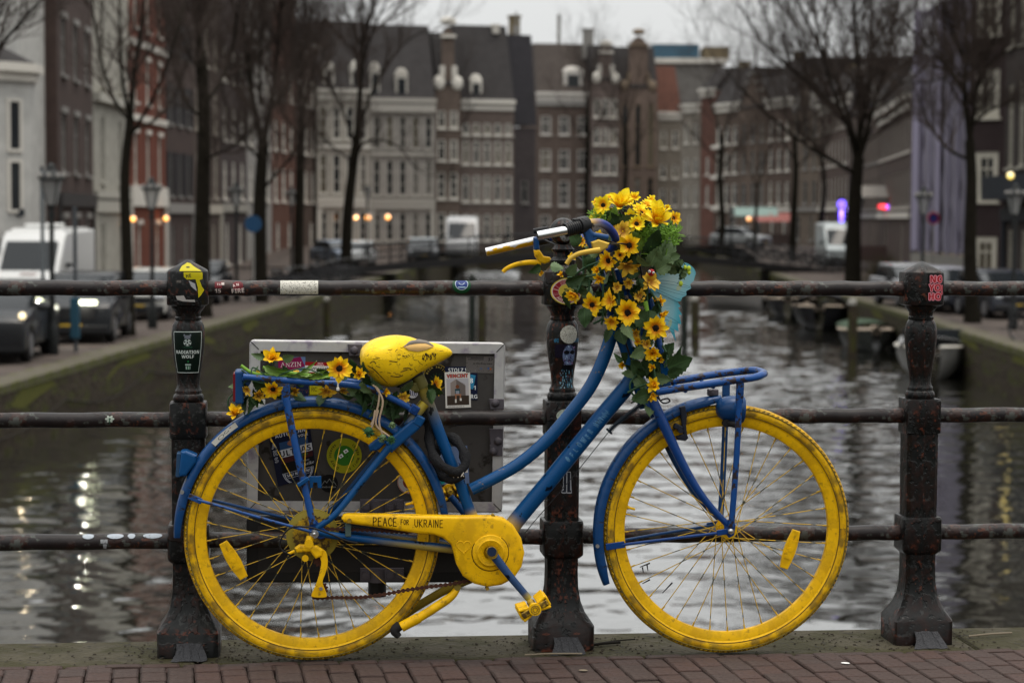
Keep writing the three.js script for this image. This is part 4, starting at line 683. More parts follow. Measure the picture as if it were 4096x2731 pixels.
// black cloth-covered lock wound round the seat tube
{
  const lk = fore('bicycle_lock', 'black cloth covered chain lock wound round the blue seat tube', 'bike lock', V(L(1790, 1850).x, 0, 0));
  const pts = line([[1700, 1650, -0.05], [1716, 1720, -0.02], [1722, 1790, 0.01], [1742, 1838, 0.034], [1782, 1872, 0.045], [1826, 1888, 0.044], [1858, 1862, 0.034], [1856, 1812, 0.018], [1830, 1770, -0.01], [1800, 1748, -0.035], [1768, 1770, -0.04], [1740, 1830, -0.03], [1760, 1900, -0.01], [1812, 1912, 0.03], [1856, 1898, 0.036]]);
  reseed(44); const r = []; for (let k = 0; k < 30; k++) r.push(0.0135 + 0.003 * Math.sin(k * 1.9) + rr(-0.001, 0.001));
  const sleeve = part(lk, 'sleeve', tube(pts, r, { n: 120, seg: 14 }), M.cloth);
  const t = print(256, 192, (g) => { g.fillStyle = '#cfc8bb'; g.font = 'bold 150px sans-serif'; g.fillText('A', 20, 150); g.font = 'bold 110px sans-serif'; g.fillText('X', 140, 130); g.globalCompositeOperation = 'destination-out'; reseed(9); for (let k = 0; k < 260; k++) { g.beginPath(); g.arc(rr(0, 256), rr(0, 192), rr(1, 5), 0, 7); g.fill(); } });
  const a = L(1838, 1899, 0.05), q = grid(8, 6, (i, j) => { const an = lerp(-0.9, 0.9, j / 6); return V(a.x + (i / 8 - 0.5) * 0.042, a.y + Math.sin(an) * 0.0165, 0.034 + Math.cos(an) * 0.0175); });
  part(sleeve, 'lettering', remap(q, t.r), PRINT);
}
// ---------- sign board seen from behind, fixed to the canal side of the railing ----------
const txt = (g, s, x, y, size, col, o = {}) => { g.fillStyle = col; g.font = `${o.w ?? 'bold'} ${size}px ${o.f ?? 'sans-serif'}`; g.textAlign = o.a ?? 'center'; g.textBaseline = 'middle'; g.save(); g.translate(x, y); g.rotate(o.r ?? 0); g.scale(o.sx ?? 1, 1); if (o.stroke) { g.strokeStyle = o.stroke; g.lineWidth = o.lw ?? 6; g.lineJoin = 'round'; g.strokeText(s, 0, 0); } g.fillText(s, 0, 0); g.restore(); };
const arcText = (g, s, cx, cy, r, a0, da, size, col) => { g.fillStyle = col; g.font = `bold ${size}px sans-serif`; g.textAlign = 'center'; g.textBaseline = 'middle'; [...s].forEach((c, k) => { const a = a0 + da * k; g.save(); g.translate(cx + r * Math.cos(a), cy + r * Math.sin(a)); g.rotate(a + Math.sign(da) * Math.PI / 2); g.fillText(c, 0, 0); g.restore(); }); };
const scuff = (g, w, h, n, s, lo = 1, hi = 5) => { g.save(); g.globalCompositeOperation = 'destination-out'; const keep = seed; reseed(s); for (let k = 0; k < n; k++) { g.beginPath(); g.ellipse(rr(0, w), rr(0, h), rr(lo, hi), rr(lo, hi) * 0.5, rr(0, 3), 0, 7); g.fill(); } seed = keep; g.restore(); };
const ZB = -0.205;                                           // front face of the aluminium frame
const board = fore('sign_board', 'grey sign panel in a metal frame seen from behind covered in stickers', 'sign', V(L(1500, 2050, ZB).x, L(1500, 2050, ZB).y, ZB));
const rrect = (c, r, o = 0) => { const s = new THREE.Path(), [a, b, d, e] = c.map(([x, y]) => L(x, y, ZB)); const dir = (p, q, k) => p.clone().lerp(q, k / p.distanceTo(q)); const R = r; s.moveTo(dir(a, b, R).x, dir(a, b, R).y); for (const [p, q, n] of [[a, b, d], [b, d, e], [d, e, a], [e, a, b]]) { const u = dir(q, p, R), v = dir(q, n, R); s.lineTo(u.x, u.y); s.quadraticCurveTo(q.x, q.y, v.x, v.y); } return s; };
{
  const out = new THREE.Shape(rrect([[997, 1359], [2022, 1371], [2010, 2051], [986, 2047]], 0.016).getPoints(10));
  out.holes.push(rrect([[1034, 1396], [1986, 1408], [1974, 2014], [1022, 2010]], 0.003));
  const g = new THREE.ExtrudeGeometry(out, { depth: 0.02, bevelEnabled: true, bevelSize: 0.005, bevelThickness: 0.006, bevelOffset: -0.005, bevelSegments: 4 }); g.translate(0, 0, ZB - 0.026);
  part(board, 'frame', metric(g), M.alu);
  part(board, 'frame_joint', [[[1000, 1364], [1034, 1397]], [[2018, 1376], [1986, 1408]], [[2006, 2046], [1974, 2014]], [[990, 2042], [1022, 2010]]].map(([a, b]) => bar(L(...a, ZB + 0.0006), L(...b, ZB + 0.0006), 0.0022, 0.002)), M.black);
  part(board, 'panel', plate([[1010, 1372], [2008, 1384], [1996, 2038], [1000, 2034]], ZB - 0.014, 0.006), M.boardGrey);
}
const low = part(board, 'lower_panel', [plate([[996, 2064], [1996, 2066], [2004, 2078], [2004, 2316], [1990, 2331], [1000, 2331], [985, 2318], [984, 2078]], ZB, 0.03, 0.006)], M.boxBlack, 'black lower panel under the framed panel');
part(low, 'inset', plate([[1030, 2106], [1960, 2106], [1960, 2290], [1030, 2290]], ZB + 0.0015, 0.003, 0.001), std([0.022, 0.020, 0.019], 0.6));
const pole = part(board, 'pole', [tubeOf([[1508, 1640, -0.245], [1508, 2384, -0.245]], 0.026)], M.boxBlack);
for (const y of [2025, 2300]) { const c = part(board, 'clamp', [plate([[1440, y - 28], [1616, y - 28], [1616, y + 26], [1440, y + 26]], ZB + 0.012, 0.012, 0.002), tubeOf([[1508, y - 27, -0.214], [1508, y + 25, -0.214]], 0.030)], M.bracket); for (const x of [1462, 1560, 1600]) part(c, 'bolt', disc(L(x, y, ZB + 0.018), 0.011, 0.012, 6), M.bracket); }
for (const [x0, y0, x1, y1, bx, by] of [[1956, 1595, 2016, 1638, 1981, 1612], [1956, 1714, 2012, 1786, 1992, 1765], [1958, 1780, 2010, 1824, 1974, 1806], [1390, 1376, 1448, 1424, 1417, 1401], [1018, 1748, 1054, 1776, 1036, 1762]]) {
  const b = part(board, 'bracket', plate([[x0, y0], [x1, y0 + 1], [x1, y1], [x0 + 6, y1]], ZB + 0.009, 0.010, 0.002), M.bracket);
  part(b, 'bolt', lathe([[0, 0.008], [0.008, 0.008], [0.009, 0.002], [0.013, 0.001], [0.013, -0.003]], 6).rotateX(Math.PI / 2).translate(L(bx, by, ZB + 0.011).x, L(bx, by, ZB + 0.011).y, ZB + 0.011), M.bracket);
}
const ZS = ZB - 0.0132;
let sk = 0;
const stick = (q, w, h, draw, label, n = 10) => sheet(board, 'sticker', q, ZS + 0.0007 * ++sk * 0.4, print(w, h, (g) => { draw(g, w, h); scuff(g, w, h, n, 100 + sk); }), { label, rough: 0.4 });
const rq = (x0, y0, x1, y1, t = 0) => { const c = Math.cos(t), s = Math.sin(t), mx = (x0 + x1) / 2, my = (y0 + y1) / 2; return [[x0, y0], [x1, y0], [x1, y1], [x0, y1]].map(([x, y]) => [mx + (x - mx) * c - (y - my) * s, my + (x - mx) * s + (y - my) * c]); };
stick(rq(1112, 1428, 1222, 1512, -0.03), 256, 200, (g, w, h) => { g.fillStyle = '#5a6f92'; g.fillRect(0, 0, w, h); g.fillStyle = '#7a1145'; g.beginPath(); g.moveTo(0, 30); g.lineTo(210, 0); g.lineTo(250, 90); g.lineTo(60, 150); g.lineTo(0, 120); g.fill(); txt(g, 'ANZIN', 120, 70, 62, '#c9c2b8', { f: 'serif', w: 'normal' }); txt(g, 'nie', 190, 168, 46, '#1b2b55', { f: 'serif' }); }, 'blue and magenta sticker at the upper edge');
stick(rq(1219, 1448, 1322, 1495, 0.03), 320, 144, (g, w, h) => { g.fillStyle = '#d8d4cc'; g.fillRect(0, 0, w, h); g.fillStyle = '#8c1216'; g.fillRect(0, 0, w, 46); g.fillRect(0, 128, w, 16); txt(g, 'HELLO!', 190, 14, 20, '#eee'); txt(g, 'I LISTEN TO', 190, 35, 17, '#eee'); g.strokeStyle = '#15131c'; g.lineWidth = 6; reseed(66); for (let k = 0; k < 14; k++) { g.beginPath(); const x = 14 + k * 22; g.moveTo(x, rr(56, 70)); g.lineTo(x + rr(-8, 8), rr(90, 122)); g.moveTo(x - 8, rr(60, 110)); g.quadraticCurveTo(x + 8, rr(50, 90), x + 14, rr(80, 122)); g.stroke(); } }, 'red and white name sticker with scribbled letters');
stick(rq(1175, 1540, 1236, 1590), 160, 128, (g, w, h) => { g.fillStyle = '#0d1a38'; g.fillRect(0, 0, w, h); reseed(3); for (let k = 0; k < 60; k++) { g.fillStyle = `rgb(${rr(60, 190)},${rr(60, 120)},40)`; g.fillRect(rr(0, w), rr(40, h), rr(2, 8), rr(2, 6)); } }, 'dark sticker with a night city print');
stick(rq(1235, 1538, 1290, 1582), 160, 120, (g, w, h) => { g.fillStyle = '#a69a10'; g.fillRect(0, 0, w, h); txt(g, 'RC', 60, 52, 60, '#15140a', { w: 'normal' }); g.strokeStyle = '#15140a'; g.lineWidth = 6; g.strokeRect(6, 6, w - 12, h - 12); }, 'small yellow sticker with black letters');
stick(rq(1692, 1454, 1798, 1562), 320, 320, (g, w, h) => { g.fillStyle = '#0a0b09'; g.beginPath(); g.arc(160, 160, 158, 0, 7); g.fill(); g.strokeStyle = '#8a7424'; g.lineWidth = 8; g.beginPath(); g.arc(160, 160, 152, 0, 7); g.stroke(); arcText(g, 'DIVA SATIVA', 160, 160, 120, -2.75, 0.24, 36, '#a08a3c'); g.strokeStyle = '#1c3a20'; g.lineWidth = 7; for (let k = 0; k < 7; k++) { g.beginPath(); g.moveTo(160, 220); g.lineTo(160 + 90 * Math.cos(-0.3 - k * 0.42), 220 + 110 * Math.sin(-0.3 - k * 0.42)); g.stroke(); } g.strokeStyle = '#7a1a1a'; g.lineWidth = 4; g.beginPath(); g.arc(170, 190, 40, 0, 4); g.stroke(); }, 'round black sticker with a gold ring');
stick(rq(1779, 1466, 1910, 1600, 0.0), 320, 330, (g, w, h) => { g.fillStyle = '#0b1430'; g.fillRect(0, 0, w, h); txt(g, 'STOLZ VON', 170, 36, 58, '#d6d6d2', { sx: 0.9 }); g.fillStyle = '#2c7aa0'; g.save(); g.translate(262, 150); g.rotate(0.18); g.fillRect(-40, -70, 70, 140); g.restore(); txt(g, '8', 262, 140, 66, '#e6eef0'); txt(g, '1', 296, 210, 60, '#c8ccd0'); txt(g, 'RG', 286, 296, 56, '#d6d6d2'); }, 'navy sticker with white block letters');
stick(rq(1780, 1487, 1882, 1631, -0.03), 360, 500, (g, w, h) => {
  g.fillStyle = '#cfcbc4'; g.fillRect(0, 0, w, h); txt(g, 'VENCINT', 180, 56, 66, '#c4524a', { stroke: '#2a1512', lw: 8, sx: 1.05 });
  const s = g.createLinearGradient(0, 90, 0, 470); s.addColorStop(0, '#a9a7ad'); s.addColorStop(1, '#b7aca4'); g.fillStyle = s; g.fillRect(24, 92, 312, 370);
  g.fillStyle = '#8a7f78'; g.beginPath(); g.moveTo(78, 150); g.lineTo(160, 100); g.lineTo(160, 330); g.lineTo(78, 330); g.fill(); g.fillStyle = '#6f6560'; g.beginPath(); g.moveTo(160, 100); g.lineTo(290, 190); g.lineTo(290, 330); g.lineTo(160, 330); g.fill();
  g.fillStyle = '#4b4340'; for (let r = 0; r < 13; r++) for (let k = 0; k < 8; k++) g.fillRect(168 + k * 15, 124 + r * 16 + k * 6, 7, 8);
  g.fillStyle = '#3a2f26'; g.fillRect(24, 330, 312, 132); g.fillStyle = '#21424a'; g.fillRect(140, 236, 70, 70); g.fillStyle = '#8a8f99'; g.fillRect(150, 262, 50, 44); g.fillStyle = '#6e4026'; g.beginPath(); g.arc(176, 206, 26, 0, 7); g.fill(); g.fillStyle = '#9a6c50'; g.fillRect(134, 306, 92, 22); g.fillRect(140, 320, 20, 60); g.fillRect(204, 320, 20, 50); g.fillStyle = '#d8d4cc'; g.fillRect(136, 378, 22, 50); g.fillRect(204, 366, 26, 36);
  txt(g, 'halte bitte zum mich <3', 150, 480, 20, '#222');
}, 'white postcard sticker with a tower block and a sitting person', 2);
stick(rq(1864, 1425, 1977, 1492, 0.02), 320, 190, (g, w, h) => { g.save(); g.translate(w, h); g.rotate(Math.PI); g.fillStyle = 'rgba(105,100,98,0.75)'; g.fillRect(0, 0, w, h); g.fillStyle = '#1a1818'; for (const [x, y, ww] of [[120, 150, 180], [120, 164, 150], [120, 176, 190]]) g.fillRect(x, y, ww, 6); txt(g, 'www.hbrgroep.nl', 130, 105, 26, '#1c1a1a'); txt(g, 'CE', 44, 160, 44, '#1a1818'); txt(g, 'hr', 150, 50, 30, '#37507c'); g.fillStyle = '#8a4a22'; g.fillRect(30, 36, 20, 24); g.fillStyle = '#27508a'; g.fillRect(56, 44, 18, 20); g.restore(); }, 'grey type label glued on upside down', 60);
stick(rq(1626, 1550, 1672, 1597, 0.1), 140, 140, (g, w, h) => { g.fillStyle = '#b3b3b8'; g.beginPath(); g.ellipse(70, 70, 66, 56, 0.2, 0, 7); g.fill(); g.strokeStyle = '#23234e'; g.lineWidth = 10; for (let k = 0; k < 5; k++) { g.beginPath(); g.moveTo(20 + k * 22, 40); g.quadraticCurveTo(40 + k * 22, 80, 22 + k * 22, 100); g.stroke(); } }, 'white sticker with blue graffiti strokes');
stick([[1072, 1740], [1238, 1700], [1268, 1902], [1112, 1946]], 420, 560, (g, w, h) => {
  g.fillStyle = '#0c1128'; g.fillRect(0, 0, w, h); txt(g, 'AUTOBAHN', 220, 34, 58, '#b9bcc4', { sx: 1.0 }); txt(g, 'VOLK', 340, 88, 40, '#b9bcc4');
  [...'AKS'].forEach((c, k) => txt(g, c, 34, 130 + k * 76, 74, 'rgba(0,0,0,0)', { stroke: '#b9bcc4', lw: 4 })); g.fillStyle = '#27456e'; g.fillRect(90, 110, 290, 90); g.fillStyle = '#8a5a4a'; g.beginPath(); g.ellipse(230, 140, 60, 34, 0, 0, 7); g.fill();
  g.fillStyle = '#b9bcc4'; g.fillRect(84, 190, 330, 84); txt(g, 'ULTRAS', 236, 234, 88, '#10131f', { sx: 1.05 }); g.fillStyle = '#3c1518'; g.fillRect(80, 276, 330, 60); g.fillStyle = '#28492a'; g.fillRect(250, 286, 110, 24); g.fillStyle = '#070709'; g.fillRect(70, 336, 340, 110); txt(g, 'beste', 330, 362, 28, '#aab', { w: 'italic' }); txt(g, 'Schalke', 330, 402, 42, '#c0c4cc', { w: 'italic', f: 'serif' });
  g.strokeStyle = '#b9bcc4'; g.lineWidth = 4; g.strokeRect(96, 446, 270, 60); txt(g, 'SAU NETTEN!', 232, 476, 40, '#b9bcc4'); g.lineWidth = 6; for (const x of [70, 84, 380, 394]) { g.beginPath(); g.moveTo(x, 440); g.quadraticCurveTo(x + (x > 200 ? -10 : 10), 520, x + (x > 200 ? -60 : 60), 556); g.stroke(); }
}, 'dark blue football sticker set at a tilt', 30);
stick(rq(1305, 1751, 1447, 1893), 480, 480, (g) => { g.fillStyle = '#8f8d12'; g.beginPath(); g.arc(240, 240, 238, 0, 7); g.fill(); g.fillStyle = '#2f6a1a'; g.beginPath(); g.arc(240, 240, 136, 0, 7); g.fill(); arcText(g, 'Dobry interes', 240, 240, 190, 2.06, 0.16, 50, '#15160a'); arcText(g, 'z firmą KERES!', 240, 240, 190, 1.14, -0.155, 50, '#15160a'); for (const [x, y] of [[262, 180], [196, 246]]) { g.fillStyle = '#d9ddd8'; g.save(); g.translate(x, y); g.rotate(-0.6); g.fillRect(-30, -22, 60, 46); g.restore(); g.fillStyle = '#101010'; g.beginPath(); g.arc(x + 2, y + 4, 11, 0, 7); g.fill(); } g.strokeStyle = '#101010'; g.lineWidth = 6; g.beginPath(); g.arc(272, 250, 14, -1, 1.6); g.stroke(); }, 'round yellow and green sticker', 6);
stick(rq(1279, 1897, 1351, 1969), 200, 200, (g) => { g.fillStyle = '#070707'; g.beginPath(); g.arc(100, 100, 99, 0, 7); g.fill(); g.strokeStyle = '#9a9a98'; g.lineWidth = 4; g.beginPath(); g.moveTo(20, 120); g.lineTo(55, 70); g.lineTo(75, 96); g.lineTo(105, 50); g.lineTo(140, 100); g.lineTo(155, 80); g.lineTo(182, 122); g.stroke(); txt(g, 'Suda studios', 100, 140, 26, '#a8a8a4', { w: 'italic', f: 'serif' }); }, 'round black sticker with mountain outlines', 4);
stick(rq(1588, 1880, 1684, 1976), 240, 240, (g) => { g.fillStyle = '#aaa49e'; g.beginPath(); g.arc(120, 120, 118, 0, 7); g.fill(); g.strokeStyle = '#8a2a1e'; g.lineWidth = 5; g.beginPath(); g.arc(120, 120, 112, 0, 7); g.stroke(); g.fillStyle = '#7a3428'; g.beginPath(); g.arc(120, 124, 62, 0, 7); g.fill(); arcText(g, 'GLAB', 120, 120, 92, -2.7, 0.25, 26, '#333'); txt(g, 'DAN', 120, 208, 28, '#2a2420'); }, 'round white sticker with a peach print', 8);
stick(rq(1720, 1786, 1874, 1938, -0.06), 320, 310, (g, w, h) => { g.fillStyle = '#66789c'; g.fillRect(0, 0, w, h); g.fillStyle = '#7a1145'; g.fillRect(0, 40, 90, 90); g.fillStyle = '#1a7a86'; g.beginPath(); g.ellipse(60, 280, 60, 30, 0, 0, 7); g.fill(); g.fillStyle = '#9c1a2c'; g.fillRect(230, 210, 30, 70); txt(g, 'nie', 262, 150, 54, '#1b2b55', { f: 'serif' }); g.strokeStyle = '#d7d2c8'; g.lineWidth = 8; g.beginPath(); g.moveTo(30, 60); g.lineTo(60, 150); g.lineTo(90, 70); g.stroke(); g.fillStyle = '#d7d2c8'; g.fillRect(286, 100, 26, 120); }, 'torn pale blue sticker behind the lock', 30);
sheet(board, 'sticker', rq(1012, 1596, 1060, 1626, 0.02), ZB + 0.0012, print(96, 64, (g, w, h) => { g.fillStyle = '#c4c4c0'; g.fillRect(0, 0, w, h); scuff(g, w, h, 40, 5, 1, 4); }), { label: 'white torn sticker on the frame' });
// ---------- stickers on the railing ----------
const onPost = (k, sec, py0, py1, a0, a1, w, h, draw, label, lift, wear = 20) => { const t = print(w, h, (g) => { draw(g, w, h); scuff(g, w, h, wear, 300 + py0); }); return part(posts[k], 'sticker', remap(skin(POST[sec], POSTX[k], ZP, py0, py1, a0, a1, lift), t.r), PRINT, label); };
onPost(0, 'baluster', 1319, 1486, -1.0, 1.0, 360, 520, (g, w, h) => {
  g.fillStyle = '#04120c'; g.fillRect(0, 0, w, h); g.strokeStyle = '#b4bab6'; g.lineWidth = 8; g.strokeRect(12, 10, w - 24, h - 20);
  g.fillStyle = '#9aa29e'; g.beginPath(); g.arc(180, 140, 42, 0, 7); g.fill(); g.fillStyle = '#101614'; for (let k = 0; k < 5; k++) { g.beginPath(); g.arc(180 + 30 * Math.cos(k * 1.256 - 1.57), 140 + 30 * Math.sin(k * 1.256 - 1.57), 10, 0, 7); g.fill(); } g.beginPath(); g.arc(180, 140, 11, 0, 7); g.fill(); g.fillStyle = '#5c5f66'; g.fillRect(148, 50, 64, 44); g.fillRect(140, 36, 16, 26); g.fillRect(204, 36, 16, 26); txt(g, '1. FC WOLFSTAD', 180, 196, 14, '#3f7a5c');
  txt(g, 'RADIATION', 180, 258, 58, '#b9beba', { sx: 0.92 }); txt(g, 'WOLF', 184, 314, 54, '#b9beba'); g.fillStyle = '#1f7a3c'; g.beginPath(); g.arc(186, 372, 9, 0, 7); g.fill(); g.fillStyle = '#8a9a92'; g.fillRect(148, 402, 74, 20); g.fillRect(154, 430, 60, 40); g.fillStyle = '#12502a'; g.fillRect(170, 430, 14, 40); g.fillRect(196, 430, 10, 40);
}, 'dark green sticker with white frame and lettering', 0.0012, 12);
onPost(0, 'head', 1088, 1214, -0.78, 0.78, 320, 270, (g, w, h) => {
  g.fillStyle = '#a89c08'; g.beginPath(); g.moveTo(128, 0); g.lineTo(300, 0); g.lineTo(300, 60); g.lineTo(270, 66); g.lineTo(290, 120); g.lineTo(318, 150); g.lineTo(262, 216); g.lineTo(258, 130); g.lineTo(240, 60); g.lineTo(160, 62); g.lineTo(130, 40); g.fill(); txt(g, 'HE', 176, 32, 44, '#14140a', { r: -0.1 });
  g.fillStyle = '#8f8f90'; g.beginPath(); g.moveTo(176, 70); g.lineTo(236, 96); g.lineTo(250, 160); g.lineTo(200, 120); g.fill(); g.fillStyle = '#8a8682'; g.beginPath(); g.moveTo(60, 200); g.lineTo(130, 196); g.lineTo(150, 230); g.lineTo(232, 232); g.lineTo(236, 252); g.lineTo(120, 246); g.lineTo(70, 232); g.fill(); g.fillStyle = '#55504c'; g.fillRect(66, 68, 40, 22);
}, 'torn yellow and white sticker scraps on the head', 0.0012, 40);
onPost(0, 'point', 1048, 1085, -0.62, 0.72, 200, 120, (g, w, h) => { g.fillStyle = '#a89c08'; g.beginPath(); g.moveTo(40, 120); g.lineTo(30, 50); g.lineTo(80, 10); g.lineTo(150, 20); g.lineTo(190, 120); g.fill(); g.fillStyle = '#20200c'; g.beginPath(); g.ellipse(100, 70, 20, 10, 0, 0, 7); g.fill(); }, 'yellow sticker scrap on the pyramid cap', 0.0016, 6);
onPost(2, 'head', 1090, 1207, 0.02, 0.86, 240, 400, (g, w, h) => { g.fillStyle = '#070607'; g.fillRect(0, 0, w, h); for (const [s, x, y, z] of [['NO', 118, 76, 124], ['YO', 100, 196, 124], ['HO', 98, 318, 124]]) txt(g, s, x, y, z, '#8e0a12', { stroke: '#b5707a', lw: 24, sx: 0.95 }); for (const [s, x, y, z] of [['NO', 118, 76, 124], ['YO', 100, 196, 124], ['HO', 98, 318, 124]]) txt(g, s, x, y, z, '#8e0a12', { sx: 0.95 }); txt(g, '!', 204, 228, 170, '#8e0a12', { stroke: '#b5707a', lw: 16 }); txt(g, '!', 204, 228, 170, '#8e0a12'); }, 'black sticker with fat red letters', 0.0012, 10);
onPost(1, 'head', 1108, 1216, -0.66, 0.80, 320, 320, (g) => { g.fillStyle = '#b39f2c'; g.beginPath(); g.arc(160, 160, 158, 0, 7); g.fill(); g.fillStyle = '#b9a9a0'; g.beginPath(); g.arc(160, 160, 148, 0, 7); g.fill(); g.strokeStyle = '#7c1a26'; g.lineWidth = 50; g.beginPath(); g.arc(160, 160, 112, 0, 7); g.stroke(); reseed(5); g.lineWidth = 3; g.strokeStyle = '#b9a9a0'; for (let k = 0; k < 60; k++) { const a = rr(0, 7); g.beginPath(); g.moveTo(160 + 88 * Math.cos(a), 160 + 88 * Math.sin(a)); g.lineTo(160 + 138 * Math.cos(a + 0.1), 160 + 138 * Math.sin(a + 0.1)); g.stroke(); } g.fillStyle = '#b39f3c'; g.beginPath(); g.arc(160, 160, 84, 0, 7); g.fill(); g.strokeStyle = '#57552c'; g.lineWidth = 9; for (let k = 0; k < 5; k++) { g.beginPath(); g.moveTo(rr(120, 190), rr(120, 190)); g.quadraticCurveTo(rr(120, 210), rr(110, 200), rr(130, 220), rr(120, 200)); g.stroke(); } arcText(g, 'AMSTERDAM', 160, 160, 116, 2.4, -0.2, 28, '#c9bcb4'); }, 'round red and yellow sticker with a ring of lettering');
onPost(1, 'baluster', 1297, 1372, -0.28, 0.92, 200, 200, (g) => { g.fillStyle = '#a9a79c'; g.beginPath(); g.arc(100, 100, 98, 0, 7); g.fill(); }, 'scratched white round sticker', 0.0018, 240);
onPost(1, 'baluster', 1345, 1372, -0.7, 1.35, 320, 50, (g) => { txt(g, '@I', 30, 26, 40, '#2d6d8e'); txt(g, 'COME', 262, 26, 40, '#2d6d8e'); }, 'blue lettering', 0.0013, 30);
onPost(1, 'baluster', 1374, 1550, -0.62, 1.05, 240, 460, (g, w, h) => {
  g.fillStyle = '#0f0a1c'; g.fillRect(0, 0, w, 140); g.fillStyle = '#5d6a86'; g.beginPath(); g.ellipse(140, 118, 66, 110, 0, 0, 7); g.fill(); reseed(2); for (let k = 0; k < 70; k++) { g.fillStyle = ['#8fa0b8', '#3c4a68', '#7b5a7e', '#2c3450'][k & 3]; g.beginPath(); g.ellipse(140 + rr(-56, 56), rr(20, 215), rr(2, 10), rr(4, 16), rr(-1, 1), 0, 7); g.fill(); }
  g.fillStyle = '#0a0a12'; g.beginPath(); g.ellipse(112, 84, 28, 22, 0, 0, 7); g.ellipse(172, 84, 28, 22, 0, 0, 7); g.fill(); g.fillRect(104, 70, 76, 8); g.beginPath(); g.ellipse(146, 168, 22, 6, 0, 0, 7); g.fill(); g.fillStyle = '#07070c'; g.fillRect(70, 216, 140, 70); for (let k = 0; k < 110; k++) { g.fillStyle = ['#5fa0b8', '#8fb4c4', '#23506a', '#0c1826'][k & 3]; g.fillRect(rr(40, 220), rr(260, 455), rr(2, 9), rr(6, 28)); }
}, 'worn blue portrait print of a figure in dark glasses', 0.0014, 160);
onPost(1, 'block', 1630, 1686, -0.42, 0.52, 160, 160, (g) => { g.fillStyle = '#a8b0a0'; g.beginPath(); g.arc(80, 80, 78, 0, 7); g.fill(); arcText(g, 'WOLLEY MORE AGAIN', 80, 80, 66, -3.1, 0.19, 13, '#4a504a'); txt(g, 'MÉC', 84, 82, 48, '#8a1a24', { r: -0.5 }); }, 'round pale sticker half hidden by the bicycle');
onPost(1, 'shaft', 1880, 1970, -0.22, 0.52, 120, 200, (g) => { g.fillStyle = '#9a9da2'; g.beginPath(); g.moveTo(30, 0); g.lineTo(100, 0); g.lineTo(110, 190); g.quadraticCurveTo(90, 198, 62, 190); g.quadraticCurveTo(30, 198, 12, 186); g.lineTo(30, 120); g.fill(); g.fillStyle = '#171b26'; g.fillRect(36, 6, 24, 160); g.fillRect(70, 6, 26, 160); g.fillRect(22, 166, 36, 16); g.fillRect(70, 166, 34, 16); }, 'cut-out sticker of two legs', 0.0012, 10);
onPost(1, 'knob', 918, 970, -0.4, 0.62, 100, 70, (g, w, h) => { g.fillStyle = '#8d8f90'; g.beginPath(); g.ellipse(50, 35, 48, 30, 0, 0, 7); g.fill(); }, 'white sticker scrap on the ball', 0.0014, 60);
const rails = railing.children.filter((o) => o.name === 'rail');
const onRail = (row, k, x0, x1, a0, a1, w, h, draw, label, wear = 30) => {
  const [py, r] = RAILS[row], p = L(x0, py, ZP).x, q = L(x1, py, ZP).x, y = rowY(py);
  const g = grid(12, 8, (i, j) => { const a = lerp(a0, a1, j / 8); return V(lerp(p, q, i / 12), y + Math.sin(a) * (r + 0.0022), ZP + Math.cos(a) * (r + 0.0022)); });
  const t = print(w, h, (c) => { draw(c, w, h); scuff(c, w, h, wear, 500 + x0); }); part(rails[row * 4 + k], 'sticker', remap(g, t.r), PRINT, label);
};
onRail(0, 1, 857, 985, -0.75, 0.95, 320, 140, (g) => { g.fillStyle = '#5d1c22'; g.fillRect(4, 6, 74, 70); g.beginPath(); g.arc(236, 50, 54, 0, 7); g.fill(); txt(g, '15', 36, 104, 60, '#b5a5a0'); txt(g, 'FIRE', 236, 104, 64, '#c4b4ae', { r: -0.08 }); txt(g, 'FA', 46, 38, 34, '#b5a5a0'); txt(g, 'A N', 216, 46, 40, '#c4b4ae', { r: -0.3 }); g.fillStyle = '#b9aca6'; g.fillRect(70, 16, 30, 30); }, 'torn dark red sticker with pale letters');
onRail(0, 1, 1120, 1272, -0.75, 1.2, 320, 150, (g, w, h) => { g.fillStyle = '#b5b2a8'; g.fillRect(0, 0, w, h); }, 'white paper wrapped round the rail and weathering away', 420);
onRail(0, 1, 1806, 1882, -0.8, 1.2, 200, 170, (g) => { g.fillStyle = '#0f3a22'; g.beginPath(); g.ellipse(100, 60, 98, 100, 0, 0, 7); g.fill(); g.fillStyle = '#1c2f66'; g.beginPath(); g.arc(100, 50, 64, 0, 7); g.fill(); g.strokeStyle = '#aab4be'; g.lineWidth = 6; g.beginPath(); g.arc(100, 50, 66, 0, 7); g.stroke(); g.beginPath(); g.arc(100, 30, 30, 0.2, 2.9); g.stroke(); g.fillStyle = '#9fb6c8'; g.fillRect(60, 84, 80, 10); }, 'round blue and green sticker on top of the rail', 10);
onRail(1, 0, 418, 462, -0.9, 0.7, 120, 160, (g) => { g.fillStyle = '#8f978c'; for (let k = 0; k < 6; k++) { g.beginPath(); g.ellipse(60 + 30 * Math.cos(k * 1.05), 50 + 26 * Math.sin(k * 1.05), 22, 14, k * 1.05, 0, 7); g.fill(); } g.fillStyle = '#2d4a3a'; g.fillRect(54, 50, 10, 70); g.beginPath(); g.arc(60, 50, 12, 0, 7); g.fill(); }, 'small cut-out flower sticker', 4);
onRail(2, 0, 330, 660, 0.35, 1.3, 640, 60, (g, w, h) => { g.fillStyle = '#a3aab2'; for (const [x, ww] of [[0, 90], [190, 130], [350, 60], [470, 150]]) { g.beginPath(); g.ellipse(x + ww / 2, 30, ww / 2, 24, 0, 0, 7); g.fill(); } }, 'pale paint flakes along the top of the lower rail', 60);
